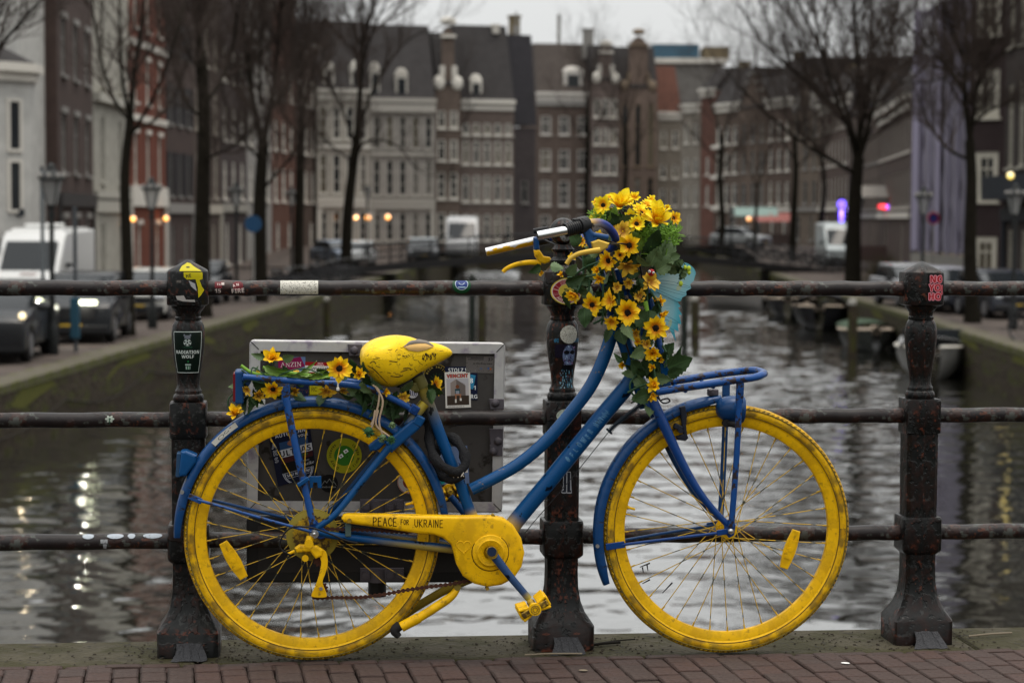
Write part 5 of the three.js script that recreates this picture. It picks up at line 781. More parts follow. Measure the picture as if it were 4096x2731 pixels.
onRail(2, 0, 398, 436, -0.9, 0.4, 80, 100, (g) => { g.fillStyle = '#8a8c8e'; g.fillRect(10, 0, 60, 36); g.beginPath(); g.moveTo(30, 40); g.lineTo(66, 44); g.lineTo(58, 96); g.lineTo(34, 92); g.fill(); }, 'torn white sticker under the lower rail', 30);
// ---------- artificial sunflowers, leaves, wing ----------
reseed(101);
function petalGeo(w, cup, tip, curl) {                       // unit petal: root at the origin, along y, z is its upper side
  return grid(4, 7, (i, j) => { const v = j / 7, u = i / 4 * 2 - 1, hw = w * Math.pow(Math.max(0, Math.sin(Math.PI * Math.pow(0.06 + 0.935 * v, 1.15))), 0.6) * (v > 0.72 ? lerp(1, tip, (v - 0.72) / 0.28) : 1) + (j === 0 ? 0.03 : 0); return V(u * hw, v * Math.cos(curl * v * 0.5), cup * Math.sin(v * 1.9) * 0.34 - curl * v * v * 0.22 + 0.10 * u * u * w * 2 + 0.02 * Math.sin(u * 5 + v * 3)); });
}
const PETALS = [petalGeo(0.24, 0.9, 0.6, 0.1), petalGeo(0.22, 0.5, 0.5, 0.5), petalGeo(0.26, 1.3, 0.7, -0.1), petalGeo(0.2, 0.2, 0.45, 0.9)];
const SEED = (() => { const g = new THREE.SphereGeometry(0.3, 18, 8, 0, 2 * Math.PI, 0, 1.35); g.rotateX(Math.PI / 2); g.scale(1, 1, 0.5); const p = g.attributes.position; for (let k = 0; k < p.count; k++) p.setZ(k, p.getZ(k) + 0.02 * Math.sin(k * 12.9898)); g.computeVertexNormals(); return g; })();
const HEART = (() => { const g = new THREE.SphereGeometry(0.1, 12, 6); g.scale(1, 1, 0.8); return g; })();
const CALYX = (() => { const l = []; for (let k = 0; k < 9; k++) { const g = grid(2, 4, (i, j) => V((i - 1) * 0.09 * (1 - j / 4), 0.1 + j / 4 * 0.42, -0.10 + 0.06 * j / 4)); g.rotateZ(k * 0.698); l.push(g); } const c = new THREE.ConeGeometry(0.14, 0.22, 10); c.rotateX(-Math.PI / 2); c.translate(0, 0, -0.16); l.push(c); return merged(l); })();
const dirOf = (yaw, pitch) => V(Math.sin(yaw) * Math.cos(pitch), Math.sin(pitch), Math.cos(yaw) * Math.cos(pitch));
const aim = (o, n, spin) => { o.quaternion.setFromUnitVectors(V(0, 0, 1), n).multiply(new THREE.Quaternion().setFromAxisAngle(V(0, 0, 1), spin)); };
const hang = (thing, o, p) => { o.position.copy(p).sub(thing._b); thing.add(shadows(o)); return o; };
// px, py, radius in photograph pixels, yaw, pitch, kind (s seeds showing, d dull, l light), height of the cup, offset
function flower(thing, px, py, r, yaw, pitch, kind = '', off = 0.08) {
  const f = new THREE.Mesh(kind.includes('s') ? SEED : HEART, kind.includes('s') ? M.seed : M.petal); f.name = 'flower';
  const R = r * PXM * (kind === 'lc' ? 1.25 : 1.0); f.scale.setScalar(R); hang(thing, f, L(px, py, off)); aim(f, dirOf(yaw, pitch), rr(0, 6));
  const mat = kind.includes('d') ? M.petalDull : kind.includes('l') ? M.petalLight : M.petal, n = 13 + Math.floor(rr(0, 3)), open = kind.includes('c') ? 0.85 : kind.includes('o') ? 0.1 : rr(0.06, 0.28);
  for (let k = 0; k < n; k++) {
    const inner = k % 2, p = shadows(new THREE.Mesh(PETALS[Math.floor(rnd() * 4)], mat)); p.name = 'petal';
    const q = new THREE.Quaternion().setFromAxisAngle(V(0, 0, 1), k / n * 2 * Math.PI + rr(-0.12, 0.12)).multiply(new THREE.Quaternion().setFromAxisAngle(V(1, 0, 0), open * (inner ? 1.25 : 0.6) + rr(-0.2, 0.25))).multiply(new THREE.Quaternion().setFromAxisAngle(V(0, 1, 0), rr(-0.3, 0.3)));
    const s = (inner ? 0.76 : 0.92) * rr(0.88, 1.12), w = rr(1.0, 1.3);
    p.quaternion.copy(q); p.scale.set(s * w, s, s); p.position.copy(V(0, kind.includes('s') ? 0.2 : 0.1, 0).applyAxisAngle(V(0, 0, 1), k / n * 2 * Math.PI)).add(V(0, 0, inner ? 0.04 : -0.02)); f.add(p);
  }
  const c = shadows(new THREE.Mesh(CALYX, M.calyx)); c.name = 'calyx'; f.add(c);
  return f;
}
function leafGeo(w, bend, fold, teeth) {
  return grid(6, 12, (i, j) => { const v = j / 12, u = i / 6 * 2 - 1, base = Math.pow(Math.sin(Math.PI * Math.pow(v, 0.62)), 0.85), hw = w * base * (1 + (Math.abs(u) > 0.9 ? teeth * (j % 2 ? 0.12 : -0.1) : 0)); return V(u * hw, v, -bend * v * v + fold * Math.abs(u) * base * 0.3 + 0.025 * Math.sin(v * 9 + u * 2)); });
}
const LEAVES = [leafGeo(0.34, 0.25, 0.4, 1), leafGeo(0.4, 0.05, 0.25, 1), leafGeo(0.28, 0.5, 0.6, 1), leafGeo(0.37, -0.15, 0.3, 1)];
const ROUND = (() => { const g = grid(6, 8, (i, j) => { const v = j / 8, u = i / 6 * 2 - 1; return V(u * 0.46 * Math.pow(Math.sin(Math.PI * Math.pow(0.03 + 0.96 * v, 0.8)), 0.6), v, -0.15 * v * v + 0.1 * u * u); }); return g; })();
const BLADE = grid(2, 10, (i, j) => { const v = j / 10; return V((i - 1) * 0.07 * Math.pow(Math.sin(Math.PI * (0.05 + 0.93 * v)), 0.6), v, -0.3 * v * v + Math.abs(i - 1) * 0.03); });
function leaf(thing, p, len, yaw, pitch, roll, m = M.leaf, geo) {
  const o = new THREE.Mesh(geo ?? LEAVES[Math.floor(rnd() * 4)], m); o.name = 'leaf'; o.scale.setScalar(len);
  hang(thing, o, p); const y = V(Math.cos(yaw) * Math.cos(pitch), Math.sin(yaw) * Math.cos(pitch), Math.sin(pitch)); o.quaternion.setFromUnitVectors(V(0, 1, 0), y).multiply(new THREE.Quaternion().setFromAxisAngle(V(0, 1, 0), roll)); return o;
}
const vine = (thing, l, r = 0.0026, m = M.stem) => part(thing, 'stem', tubeOf(l, r, { seg: 8, n: l.length * 8 }), m);
const leavesAround = (thing, px, py, n0, spread, off, len = 0.046, m) => { const n = Math.round(n0 * 0.6); for (let k = 0; k < n; k++) { const a = rr(0, 2 * Math.PI), d = spread * Math.sqrt(rnd()); leaf(thing, L(px + Math.cos(a) * d, py + Math.sin(a) * d, off + rr(-0.07, -0.005)), len * rr(0.75, 1.25), a * -1 + rr(-0.6, 0.6), rr(-0.3, 0.7), rr(-0.8, 0.8) + (rnd() < 0.25 ? 2.4 : 0), m ?? (rnd() < 0.16 ? M.leafGrey : M.leaf)); } };

// the bouquet in front of the handlebar
{
  const B = fore('flower_bouquet', 'bouquet of bright sunflowers and green leaves on top of the handlebar', 'bouquet', L(2560, 1110, 0.02));
  const big = 'l';
  for (const a of [[2413, 821, 36, -0.35, 0.25, 'sl', 0.06], [2478, 826, 56, 0.0, 0.95, 'lc', 0.04], [2538, 792, 30, -0.2, 0.7, 'l', 0.0], [2586, 818, 32, 0.5, 0.8, 'l', 0.02], [2556, 838, 34, 0.1, 0.75, 'l', 0.06], [2386, 866, 38, -0.9, 0.3, 'l', 0.04], [2382, 808, 18, -0.9, 0.5, 'l', 0.02], [2547, 896, 37, -0.1, 0.2, 'sl', 0.10], [2566, 850, 30, 0.2, 0.6, 'sl', 0.08], [2528, 872, 36, -0.4, 0.45, 'l', 0.07], [2628, 888, 66, 0.15, 0.85, 'lc', 0.08], [2694, 872, 30, 0.6, 0.15, 's', 0.03], [2668, 832, 14, 0.3, 0.8, 'lc', 0.02], [2604, 800, 22, 0.5, 0.7, 'l', -0.02], [2492, 925, 46, -0.6, 0.15, 'd', 0.10], [2440, 790, 22, -0.3, 0.8, 'l', 0.0], [2452, 866, 34, -0.5, 0.5, 'l', 0.02], [2512, 812, 26, 0.1, 0.8, 'l', 0.01], [2462, 912, 26, -0.6, 0.2, 'l', 0.06], [2590, 856, 24, 0.4, 0.6, 'l', 0.05]]) flower(B, ...a);
  for (const [x, y] of [[2413, 830], [2478, 840], [2538, 800], [2586, 826], [2628, 905], [2694, 880], [2547, 905], [2386, 875]]) vine(B, [[x, y, 0.03], [lerp(x, 2560, 0.4), lerp(y, 1080, 0.4), 0.02], [lerp(x, 2562, 0.85), lerp(y, 1100, 0.85), 0.02]], 0.0022, M.stem);
  // feathery bright greenery
  const needles = (px, py, n, spread, label) => { const l = []; for (let k = 0; k < n; k++) { const a = rr(-0.6, 3.7), p = L(px + rr(-spread, spread), py + rr(-spread, spread) * 0.9, rr(-0.02, 0.07)), q = p.clone().add(V(Math.cos(a) * rr(0.012, 0.03), Math.abs(Math.sin(a)) * rr(0.012, 0.034), rr(-0.012, 0.012))); l.push(tube([p, q], 0.0011, { seg: 4, caps: false })); } part(B, 'greenery', l, M.stemBright, label); };
  needles(2398, 880, 160, 26); needles(2600, 960, 420, 46); needles(2665, 950, 380, 40); needles(2630, 1000, 260, 40); needles(2560, 940, 140, 30);
  for (const [x, y, len, yaw, pitch, roll, m] of [[2600, 1060, 0.06, 1.1, 0.3, 0.2, M.leafGrey], [2625, 1085, 0.06, 0.6, 0.35, -0.3, M.leafGrey], [2640, 1040, 0.07, 1.05, 0.1, 0.3, M.leafGrey], [2655, 1030, 0.07, 0.9, -0.2, 0.6, M.leafGrey], [2590, 1010, 0.08, 1.3, 0.4, 0.5, M.leaf], [2660, 1060, 0.06, -0.4, 0.2, 0.5, M.leafGrey], [2550, 1010, 0.07, 1.9, 0.3, 0.2, M.leafBright], [2480, 900, 0.06, 0.6, 0.4, 0.1, M.leafGrey], [2465, 900, 0.05, 2.2, 0.4, -0.2, M.leaf], [2440, 890, 0.05, 1.2, 0.5, 0.4, M.leafBright]]) leaf(B, L(x, y, 0.07), len, yaw, pitch, roll, m);
  for (let k = 0; k < 26; k++) leaf(B, L(2430 + rr(-30, 60), 872 + rr(-20, 25), rr(0, 0.06)), 0.022, rr(0, 6), rr(-0.3, 0.6), rr(-1, 1), M.leafBright, ROUND);
  leavesAround(B, 2570, 990, 16, 60, 0.06, 0.065); leavesAround(B, 2520, 940, 10, 50, 0.04, 0.05, M.leafBright);
  // a trailing sprig of round leaves ending in buds
  vine(B, [[2670, 1010, 0.06], [2700, 1030, 0.07], [2718, 1060, 0.07], [2722, 1120, 0.07]], 0.0014, M.stem); vine(B, [[2690, 1020, 0.06], [2735, 1050, 0.07], [2752, 1080, 0.07]], 0.0014, M.stem);
  for (let k = 0; k < 16; k++) { const t = k / 16; leaf(B, L(lerp(2690, 2722, Math.min(1, t * 1.5)) + rr(-10, 14), 1022 + t * 105, 0.07 + rr(-0.01, 0.01)), lerp(0.026, 0.013, t), rr(-2, 1.2), rr(-0.2, 0.5), rr(-0.6, 0.6), rnd() < 0.5 ? M.leafGrey : M.leaf, ROUND); }
  for (const [x, y, r] of [[2741, 1070, 0.005], [2756, 1074, 0.006], [2757, 1090, 0.005], [2724, 1134, 0.006]]) part(B, 'bud', ball(L(x, y, 0.075), r, 1, 1.3, 1), M.bud);
}
// garland round the handlebar and stem
{
  const G = fore('flower_garland', 'garland of orange yellow sunflowers hanging from the handlebar above the frame', 'garland', L(2450, 1300, 0.05));
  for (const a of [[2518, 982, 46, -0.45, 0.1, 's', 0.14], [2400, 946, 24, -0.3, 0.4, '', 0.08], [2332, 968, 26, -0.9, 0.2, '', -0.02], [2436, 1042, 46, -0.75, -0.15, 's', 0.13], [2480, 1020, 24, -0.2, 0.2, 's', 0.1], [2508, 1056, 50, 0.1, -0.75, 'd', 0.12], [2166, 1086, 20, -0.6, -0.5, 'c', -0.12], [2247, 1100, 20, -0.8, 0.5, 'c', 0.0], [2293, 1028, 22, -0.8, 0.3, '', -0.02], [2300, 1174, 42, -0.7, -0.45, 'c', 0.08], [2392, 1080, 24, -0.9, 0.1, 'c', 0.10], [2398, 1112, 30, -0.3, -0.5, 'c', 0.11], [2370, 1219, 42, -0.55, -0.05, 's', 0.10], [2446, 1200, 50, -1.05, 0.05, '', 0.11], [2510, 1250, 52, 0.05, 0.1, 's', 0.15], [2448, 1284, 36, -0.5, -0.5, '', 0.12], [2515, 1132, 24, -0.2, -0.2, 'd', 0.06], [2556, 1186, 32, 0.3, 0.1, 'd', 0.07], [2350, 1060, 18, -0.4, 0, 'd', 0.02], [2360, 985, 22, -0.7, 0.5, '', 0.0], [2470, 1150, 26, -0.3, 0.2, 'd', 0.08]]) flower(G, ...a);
  for (const l of [[[2330, 1000, 0.04], [2334, 1090, 0.05], [2318, 1150, 0.06], [2300, 1180, 0.06]], [[2270, 1110, 0.06], [2330, 1108, 0.08], [2400, 1100, 0.08]], [[2300, 1098, 0.05], [2350, 1065, 0.07], [2390, 1050, 0.08]], [[2360, 1120, 0.06], [2354, 1240, 0.07], [2400, 1230, 0.08], [2412, 1270, 0.08], [2406, 1298, 0.08]], [[2375, 1294, 0.08], [2398, 1282, 0.09], [2415, 1270, 0.09]], [[2412, 1100, 0.08], [2414, 1190, 0.08], [2418, 1250, 0.08]], [[2440, 1060, 0.06], [2470, 1150, 0.06], [2480, 1240, 0.08]], [[2370, 1246, 0.09], [2410, 1250, 0.09]]]) vine(G, l, 0.003);
  for (const [x, y, n, s] of [[2330, 1000, 7, 44], [2280, 1120, 9, 44], [2400, 1150, 16, 52], [2470, 1110, 14, 52], [2440, 1010, 10, 50], [2500, 1180, 16, 56], [2350, 1220, 7, 40], [2480, 1290, 8, 50], [2540, 1100, 10, 40], [2540, 1230, 10, 44], [2180, 1050, 3, 26], [2430, 1240, 12, 50]]) leavesAround(G, x, y, n, s, 0.07);
  for (const a of [[2262, 1130, 0.06, 0.2, 0.2, 0.2, M.leaf], [2270, 1100, 0.04, 0.9, 0.3, 0.2, M.leafGrey], [2338, 1230, 0.055, -1.6, 0.2, 0.1, M.leaf], [2395, 1020, 0.045, 2.6, 0.3, 0.2, M.leafGrey], [2505, 1290, 0.06, -1.4, 0.4, 0.2, M.leafGrey], [2550, 1020, 0.05, -0.9, 0.4, 0.1, M.leafGrey]]) leaf(G, L(a[0], a[1], 0.12), a[2], a[3], a[4], a[5], a[6]);
}
// the second garland, down the head tube to the carrier
{
  const G = fore('flower_garland', 'garland of sunflowers winding down the head tube to the blue front carrier', 'garland', L(2620, 1540, 0.07));
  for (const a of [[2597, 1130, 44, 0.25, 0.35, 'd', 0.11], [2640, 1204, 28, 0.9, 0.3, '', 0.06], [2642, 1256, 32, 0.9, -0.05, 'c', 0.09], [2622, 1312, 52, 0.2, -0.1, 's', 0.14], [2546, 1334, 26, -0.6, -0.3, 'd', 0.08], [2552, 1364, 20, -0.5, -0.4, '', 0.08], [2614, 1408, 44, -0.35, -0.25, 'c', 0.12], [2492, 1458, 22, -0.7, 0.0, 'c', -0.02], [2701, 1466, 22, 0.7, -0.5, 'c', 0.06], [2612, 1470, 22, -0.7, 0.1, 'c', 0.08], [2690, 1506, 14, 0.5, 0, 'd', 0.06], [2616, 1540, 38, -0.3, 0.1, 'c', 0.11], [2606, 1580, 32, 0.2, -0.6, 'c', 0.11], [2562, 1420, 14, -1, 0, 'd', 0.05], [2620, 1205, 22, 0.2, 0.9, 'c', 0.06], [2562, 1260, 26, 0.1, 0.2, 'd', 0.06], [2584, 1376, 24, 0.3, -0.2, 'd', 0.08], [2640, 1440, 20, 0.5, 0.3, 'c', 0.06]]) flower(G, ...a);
  for (const l of [[[2588, 1150, 0.05], [2590, 1220, 0.06], [2595, 1290, 0.06]], [[2600, 1160, 0.06], [2640, 1230, 0.07], [2648, 1300, 0.07]], [[2560, 1300, 0.06], [2560, 1380, 0.07], [2600, 1440, 0.07], [2620, 1500, 0.08], [2612, 1600, 0.08]], [[2650, 1380, 0.06], [2668, 1420, 0.07], [2660, 1470, 0.07]], [[2560, 1480, 0.05], [2520, 1540, 0.06], [2536, 1580, 0.06], [2600, 1560, 0.07]], [[2512, 1570, 0.06], [2560, 1545, 0.07], [2610, 1530, 0.07]], [[2530, 1590, 0.05], [2570, 1568, 0.06], [2600, 1560, 0.07]], [[2600, 1350, 0.06], [2650, 1340, 0.07], [2662, 1338, 0.07]]]) vine(G, l, 0.003);
  vine(G, [[2582, 1205, 0.09], [2588, 1240, 0.09], [2594, 1276, 0.09]], 0.0062, M.stemBright);
  for (const [x, y, n, s] of [[2590, 1180, 10, 44], [2610, 1280, 8, 36], [2560, 1350, 10, 36], [2590, 1420, 12, 46], [2640, 1460, 10, 40], [2590, 1510, 14, 46], [2600, 1570, 8, 40], [2540, 1300, 7, 36], [2560, 1450, 6, 36]]) leavesAround(G, x, y, n, s, 0.07);
  for (const a of [[2670, 1470, 0.075, 0.35, 0.1, 0.1, M.leaf], [2672, 1500, 0.045, 0.4, 0.1, 0.3, M.leaf], [2600, 1575, 0.06, 3.4, 0.2, 0.2, M.leaf], [2590, 1290, 0.065, 2.6, 0.3, 0.3, M.leaf], [2580, 1400, 0.05, 3.5, 0.2, 0.1, M.leafGrey], [2485, 1450, 0.03, 2.2, 0.2, 0.1, M.leaf], [2600, 1240, 0.05, -1.6, 0.3, 0.2, M.leaf]]) leaf(G, L(a[0], a[1], 0.10), a[2], a[3], a[4], a[5], a[6]);
}
// the garland on the rear carrier
{
  const G = fore('flower_garland', 'garland of sunflowers and long green stems tied along the blue rear carrier', 'garland', L(1250, 1530, 0.03));
  for (const a of [[1086, 1437, 50, 0.0, 0.55, 'c', 0.04], [1357, 1474, 50, 0.05, 0.12, 's', 0.09], [1437, 1497, 36, -0.1, 0.3, 'c', 0.07], [1028, 1503, 22, 0, 0.8, 'c', 0.02], [1091, 1556, 40, 0.0, -0.55, 's', 0.06], [992, 1560, 26, -0.7, -0.3, 'd', 0.05], [1034, 1578, 28, 0, -0.6, 'd', 0.05], [1178, 1562, 24, -0.2, -0.6, 'd', 0.03], [1310, 1562, 36, -0.3, -0.7, 'd', 0.06], [1736, 1542, 40, 1.0, 0.05, 's', -0.03], [1541, 1566, 22, 0.5, -0.4, 'c', 0.06], [1612, 1590, 28, 0.2, -0.2, 'd', 0.04], [941, 1656, 42, 0.0, 0.85, 'c', 0.04], [1182, 1492, 16, 0.2, 0.9, 'd', 0.0], [1370, 1560, 24, 0.2, -0.8, 'd', 0.03], [966, 1590, 18, -0.8, -0.6, 'd', 0.03]]) flower(G, ...a);
  for (const l of [[[962, 1462, 0.05], [1005, 1490, 0.05], [1080, 1502, 0.05], [1180, 1508, 0.05], [1320, 1508, 0.05]], [[1050, 1470, 0.05], [1150, 1490, 0.05], [1300, 1508, 0.05]]]) vine(G, l, 0.0048, M.stemBright);
  for (const a of [[1056, 1464, 0.10, -0.35, 0.1, 0.1], [1140, 1510, 0.09, 0.25, 0.1, 0.4], [1230, 1508, 0.07, 0.1, 0.2, -0.3], [1190, 1500, 0.08, -0.1, 0.15, 0.6]]) leaf(G, L(a[0], a[1], 0.055), a[2], a[3], a[4], a[5], M.leafBright, LEAVES[2]).scale.x *= 0.45;
  for (const l of [[[962, 1560, 0.03], [990, 1520, 0.06], [1060, 1532, 0.06], [1140, 1490, 0.06], [1220, 1474, 0.06], [1290, 1500, 0.06]], [[965, 1480, 0.04], [1000, 1500, 0.06], [1010, 1470, 0.05], [1060, 1500, 0.06]], [[914, 1650, 0.03], [912, 1600, 0.03], [930, 1576, 0.03], [960, 1566, 0.03]], [[1480, 1520, 0.05], [1500, 1540, 0.06], [1492, 1600, 0.06], [1480, 1640, 0.06]], [[1560, 1590, 0.04], [1620, 1620, 0.04], [1660, 1650, 0.04]]]) vine(G, l, 0.002);
  for (const [x, y, n, s] of [[1010, 1550, 16, 44], [1090, 1560, 8, 36], [1160, 1545, 6, 30], [1330, 1540, 10, 40], [1440, 1530, 8, 36], [1460, 1590, 18, 44], [1530, 1620, 18, 50], [1560, 1660, 9, 44], [1600, 1580, 8, 36], [1640, 1610, 7, 30], [1700, 1540, 5, 30]]) leavesAround(G, x, y, n, s, 0.05);
  for (const a of [[1056, 1430, 0.035, 2.9, 0.2, 0.1, M.leafGrey], [1130, 1440, 0.035, 0.4, 0.2, 0.1, M.leafGrey], [1390, 1480, 0.045, -0.5, 0.2, 0.1, M.leaf], [1460, 1490, 0.045, 1.4, 0.2, 0.1, M.leaf], [1440, 1530, 0.045, -0.9, 0.2, 0.2, M.leafGrey], [1460, 1600, 0.05, -1.8, 0.2, 0.2, M.leaf]]) leaf(G, L(a[0], a[1], 0.07), a[2], a[3], a[4], a[5], a[6]);
}
// dried stalks and green heads hanging over the rear wheel
{
  const D = fore('dried_flower_stalks', 'bundle of dried pale stalks with green heads hanging beside the rear brake', 'dried flowers', L(1510, 1740, 0.075));
  for (const l of [[[1490, 1540, 0.07], [1514, 1560, 0.075], [1510, 1630, 0.078], [1484, 1700, 0.08]], [[1502, 1548, 0.075], [1530, 1600, 0.08], [1516, 1690, 0.08], [1528, 1736, 0.08]], [[1512, 1640, 0.08], [1504, 1700, 0.08], [1560, 1748, 0.08]], [[1500, 1640, 0.08], [1490, 1700, 0.082], [1486, 1712, 0.08]]]) part(D, 'stalk', tubeOf(l, 0.0027, { seg: 8 }), M.dry);
  for (const [x, y, r, m] of [[1474, 1724, 0.017, M.calyx], [1530, 1750, 0.014, M.leafGrey], [1564, 1756, 0.014, M.calyx], [1568, 1698, 0.011, M.leafGrey]]) { const h = []; for (let k = 0; k < 26; k++) { const a = rr(0, 6.3), b = rr(-0.4, 1.4), d = V(Math.cos(a) * Math.cos(b), -Math.sin(b), Math.sin(a) * Math.cos(b)); const p = L(x, y, 0.08); h.push(tube([p.clone().addScaledVector(d, r * 0.3), p.clone().addScaledVector(d, r * 1.15)], [r * 0.22, r * 0.03], { seg: 5, caps: false })); } h.push(ball(L(x, y, 0.08), r * 0.7)); part(D, 'flower_head', h, m); }
}
// half a toy butterfly
{
  const W = fore('butterfly_wing', 'translucent turquoise toy butterfly wing behind the flowers at the head tube', 'butterfly', L(2640, 1200, -0.01));
  const up = [[2596, 1120], [2640, 1078], [2700, 1050], [2742, 1050], [2769, 1066], [2783, 1088], [2779, 1109], [2774, 1124], [2762, 1136], [2764, 1153], [2746, 1164], [2746, 1180], [2730, 1189], [2725, 1201], [2712, 1205], [2680, 1190], [2640, 1172], [2600, 1160]];
  const dn = [[2600, 1160], [2650, 1176], [2712, 1206], [2723, 1225], [2714, 1231], [2730, 1260], [2717, 1258], [2727, 1296], [2713, 1295], [2716, 1327], [2698, 1318], [2706, 1366], [2684, 1326], [2668, 1298], [2640, 1280], [2610, 1260], [2596, 1210]];
  const wingTex = (pts, c0) => { const P = pts.map(([x, y]) => L(x, y, -0.01)), bx = new THREE.Box3().setFromPoints(P), s = bx.getSize(V(0, 0, 0)); const t = canvasTex(512, 512, (g) => { const grd = g.createRadialGradient(c0[0] * 512, c0[1] * 512, 30, c0[0] * 512, c0[1] * 512, 430); grd.addColorStop(0, '#a9c4c4'); grd.addColorStop(0.5, '#7ab4c0'); grd.addColorStop(0.8, '#2496aa'); grd.addColorStop(1, '#0a7c94'); g.fillStyle = grd; g.fillRect(0, 0, 512, 512); g.strokeStyle = 'rgba(20,70,84,0.85)'; g.lineWidth = 4; for (let k = 0; k < 6; k++) { g.beginPath(); g.moveTo(0, 250 + k * 14); g.bezierCurveTo(140, 220 + k * 40, 280, 240 + k * 60, 470, 330 + k * 50 - (k % 2) * 40); g.stroke(); } g.strokeStyle = 'rgba(205,235,235,0.6)'; g.lineWidth = 3; for (let k = 0; k < 5; k++) { g.beginPath(); g.moveTo(30, 290); g.bezierCurveTo(120, 200 - k * 10, 220, 160 + k * 18, 330, 170 + k * 34); g.stroke(); } g.fillStyle = 'rgba(190,180,120,0.5)'; g.beginPath(); g.ellipse(330, 330, 26, 44, 0.4, 0, 7); g.fill(); }); return { t, bx, s }; };
  for (const [n, pts, c0] of [['upper_wing', up, [0.5, 0.45]], ['lower_wing', dn, [0.3, 0.35]]]) {
    const P = pts.map(([x, y]) => { const p = L(x, y, -0.01); return new THREE.Vector2(p.x, p.y); }), sh = new THREE.Shape(n === 'upper_wing' ? new THREE.SplineCurve([...P, P[0]]).getPoints(90).slice(0, -1) : P);
    const { t, bx, s } = wingTex(pts, c0), g = new THREE.ExtrudeGeometry(sh, { depth: 0.0012, bevelEnabled: false }); g.translate(0, 0, n === 'upper_wing' ? -0.01 : -0.014);
    const p = g.attributes.position, uv = g.attributes.uv; for (let k = 0; k < p.count; k++) uv.setXY(k, (p.getX(k) - bx.min.x) / s.x, (p.getY(k) - bx.min.y) / s.y);
    part(W, n, g, phys([1, 1, 1], 0.45, { map: t, transparent: true, opacity: 0.8 }));
  }
}
{
  const B = fore('ladybird_toy', 'tiny red ladybird toy with white eyes among the flowers', 'toy', L(2606, 1100, 0.12)), c = L(2606, 1090, 0.12);
  part(B, 'body', ball(c, 0.0095, 1, 1.05, 0.9), M.redPaint); part(B, 'eye', [ball(L(2598, 1086, 0.128), 0.0042), ball(L(2614, 1091, 0.127), 0.0036)], M.white); part(B, 'pupil', [ball(L(2597, 1086, 0.132), 0.0018), ball(L(2615, 1092, 0.131), 0.0016)], M.black);
  part(B, 'stripe', [new THREE.TorusGeometry(0.0098, 0.0007, 6, 30).rotateY(1.2).translate(c.x, c.y, c.z), new THREE.TorusGeometry(0.0096, 0.0007, 6, 30).rotateX(1.2).translate(c.x, c.y, c.z)], M.black);
}
// ---------- the canal: water, quays, far ground ----------
const CY = camera.position.y, Q = CY - 3.0, WATER = CY - 4.25;
const xl = (z) => -8.8 + 0.036 * (z - 44.4), xr = (z) => 11.93 + 0.036 * (z - 52);
const gyl = () => Q, gyr = () => Q, gfs = (z) => Q + lerp(0.1, 0.95, smooth(123, 150, z));
const X = (px, z) => (px - PW / 2) / FPX * z;                // sideways metres of a photograph column at a distance
M.water = phys([0.012, 0.012, 0.009], 0.06, { ior: 1.6, clearcoat: 1, clearcoatRoughness: 0.05 });
{
  reseed(401);
  const W = []; for (let k = 0; k < 52; k++) { const l = 0.14 * Math.pow(13, k / 51) * rr(0.9, 1.1), a = Math.PI / 2 + rr(-1.0, 1.0) * (k % 5 ? 1 : 1.5), q = 2 * Math.PI / l; W.push([q * Math.cos(a), q * Math.sin(a), rr(0, 7), 0.0155 / q * (l > 1.3 ? 0.95 : 1), l]); }
  const nx = 310, nz = 1020, z0 = 12, z1 = 200;
  const zs = []; for (let j = 0; j <= nz; j++) zs.push(z0 * Math.pow(z1 / z0, j / nz));
  const calm = (x, z) => 0.7 + 0.42 * Math.sin(x * 0.31 + z * 0.043 + 1) * Math.sin(z * 0.09 - x * 0.12) ;
  const pos = new Float32Array((nx + 1) * (nz + 1) * 3), nor = new Float32Array(pos.length), uv = new Float32Array((nx + 1) * (nz + 1) * 2), ix = [];
  for (let j = 0, o = 0; j <= nz; j++) {
    const z = zs[j], dz = z * Math.log(z1 / z0) / nz, a = Math.max(-60, xl(z) - 0.3 - (z < 20 ? (20 - z) * 4 : 0)), b = xr(z) + 0.3 + (z < 20 ? (20 - z) * 4 : 0);
    for (let i = 0; i <= nx; i++, o++) {
      const x = lerp(a, b, i / nx); let h = 0, sx = 0, sz = 0; const c = calm(x, z) * lerp(0.62, 1.15, smooth(18, 55, z));
      for (const [kx, kz, p, am, l] of W) { const f = smooth(1.7, 3.4, l / Math.max(dz, (b - a) / nx)); if (!f) continue; const t = kx * x + kz * z + p, A = am * f * c, cs = Math.cos(t) * A; h += Math.sin(t) * A; sx += cs * kx; sz += cs * kz; }
      pos[o * 3] = x; pos[o * 3 + 1] = WATER + h; pos[o * 3 + 2] = -z; const n = Math.hypot(sx, 1, sz); nor[o * 3] = -sx / n; nor[o * 3 + 1] = 1 / n; nor[o * 3 + 2] = sz / n; uv[o * 2] = x; uv[o * 2 + 1] = z;
      if (i < nx && j < nz) { const q = o + nx + 1; ix.push(o, o + 1, q + 1, o, q + 1, q); }
    }
  }
  const g = new THREE.BufferGeometry(); g.setAttribute('position', new THREE.BufferAttribute(pos, 3)); g.setAttribute('normal', new THREE.BufferAttribute(nor, 3)); g.setAttribute('uv', new THREE.BufferAttribute(uv, 2)); g.setIndex(ix);
  structure('canal_water', g, M.water);
}
M.cobble = std([1, 1, 1], 0.85, { map: tex(256, (i, x, y) => mix3(mix3([0.050, 0.039, 0.033], [0.080, 0.063, 0.054], N2[y * 1024 + x * 2]), [0.026, 0.020, 0.017], smooth(0.5, 0.7, N1[y * 1024 + x * 2])), true, 0.25), bumpMap: N2 && tex(256, (i, x, y) => N4[y * 1024 + x * 2], false, 0.6), bumpScale: 0.02 });
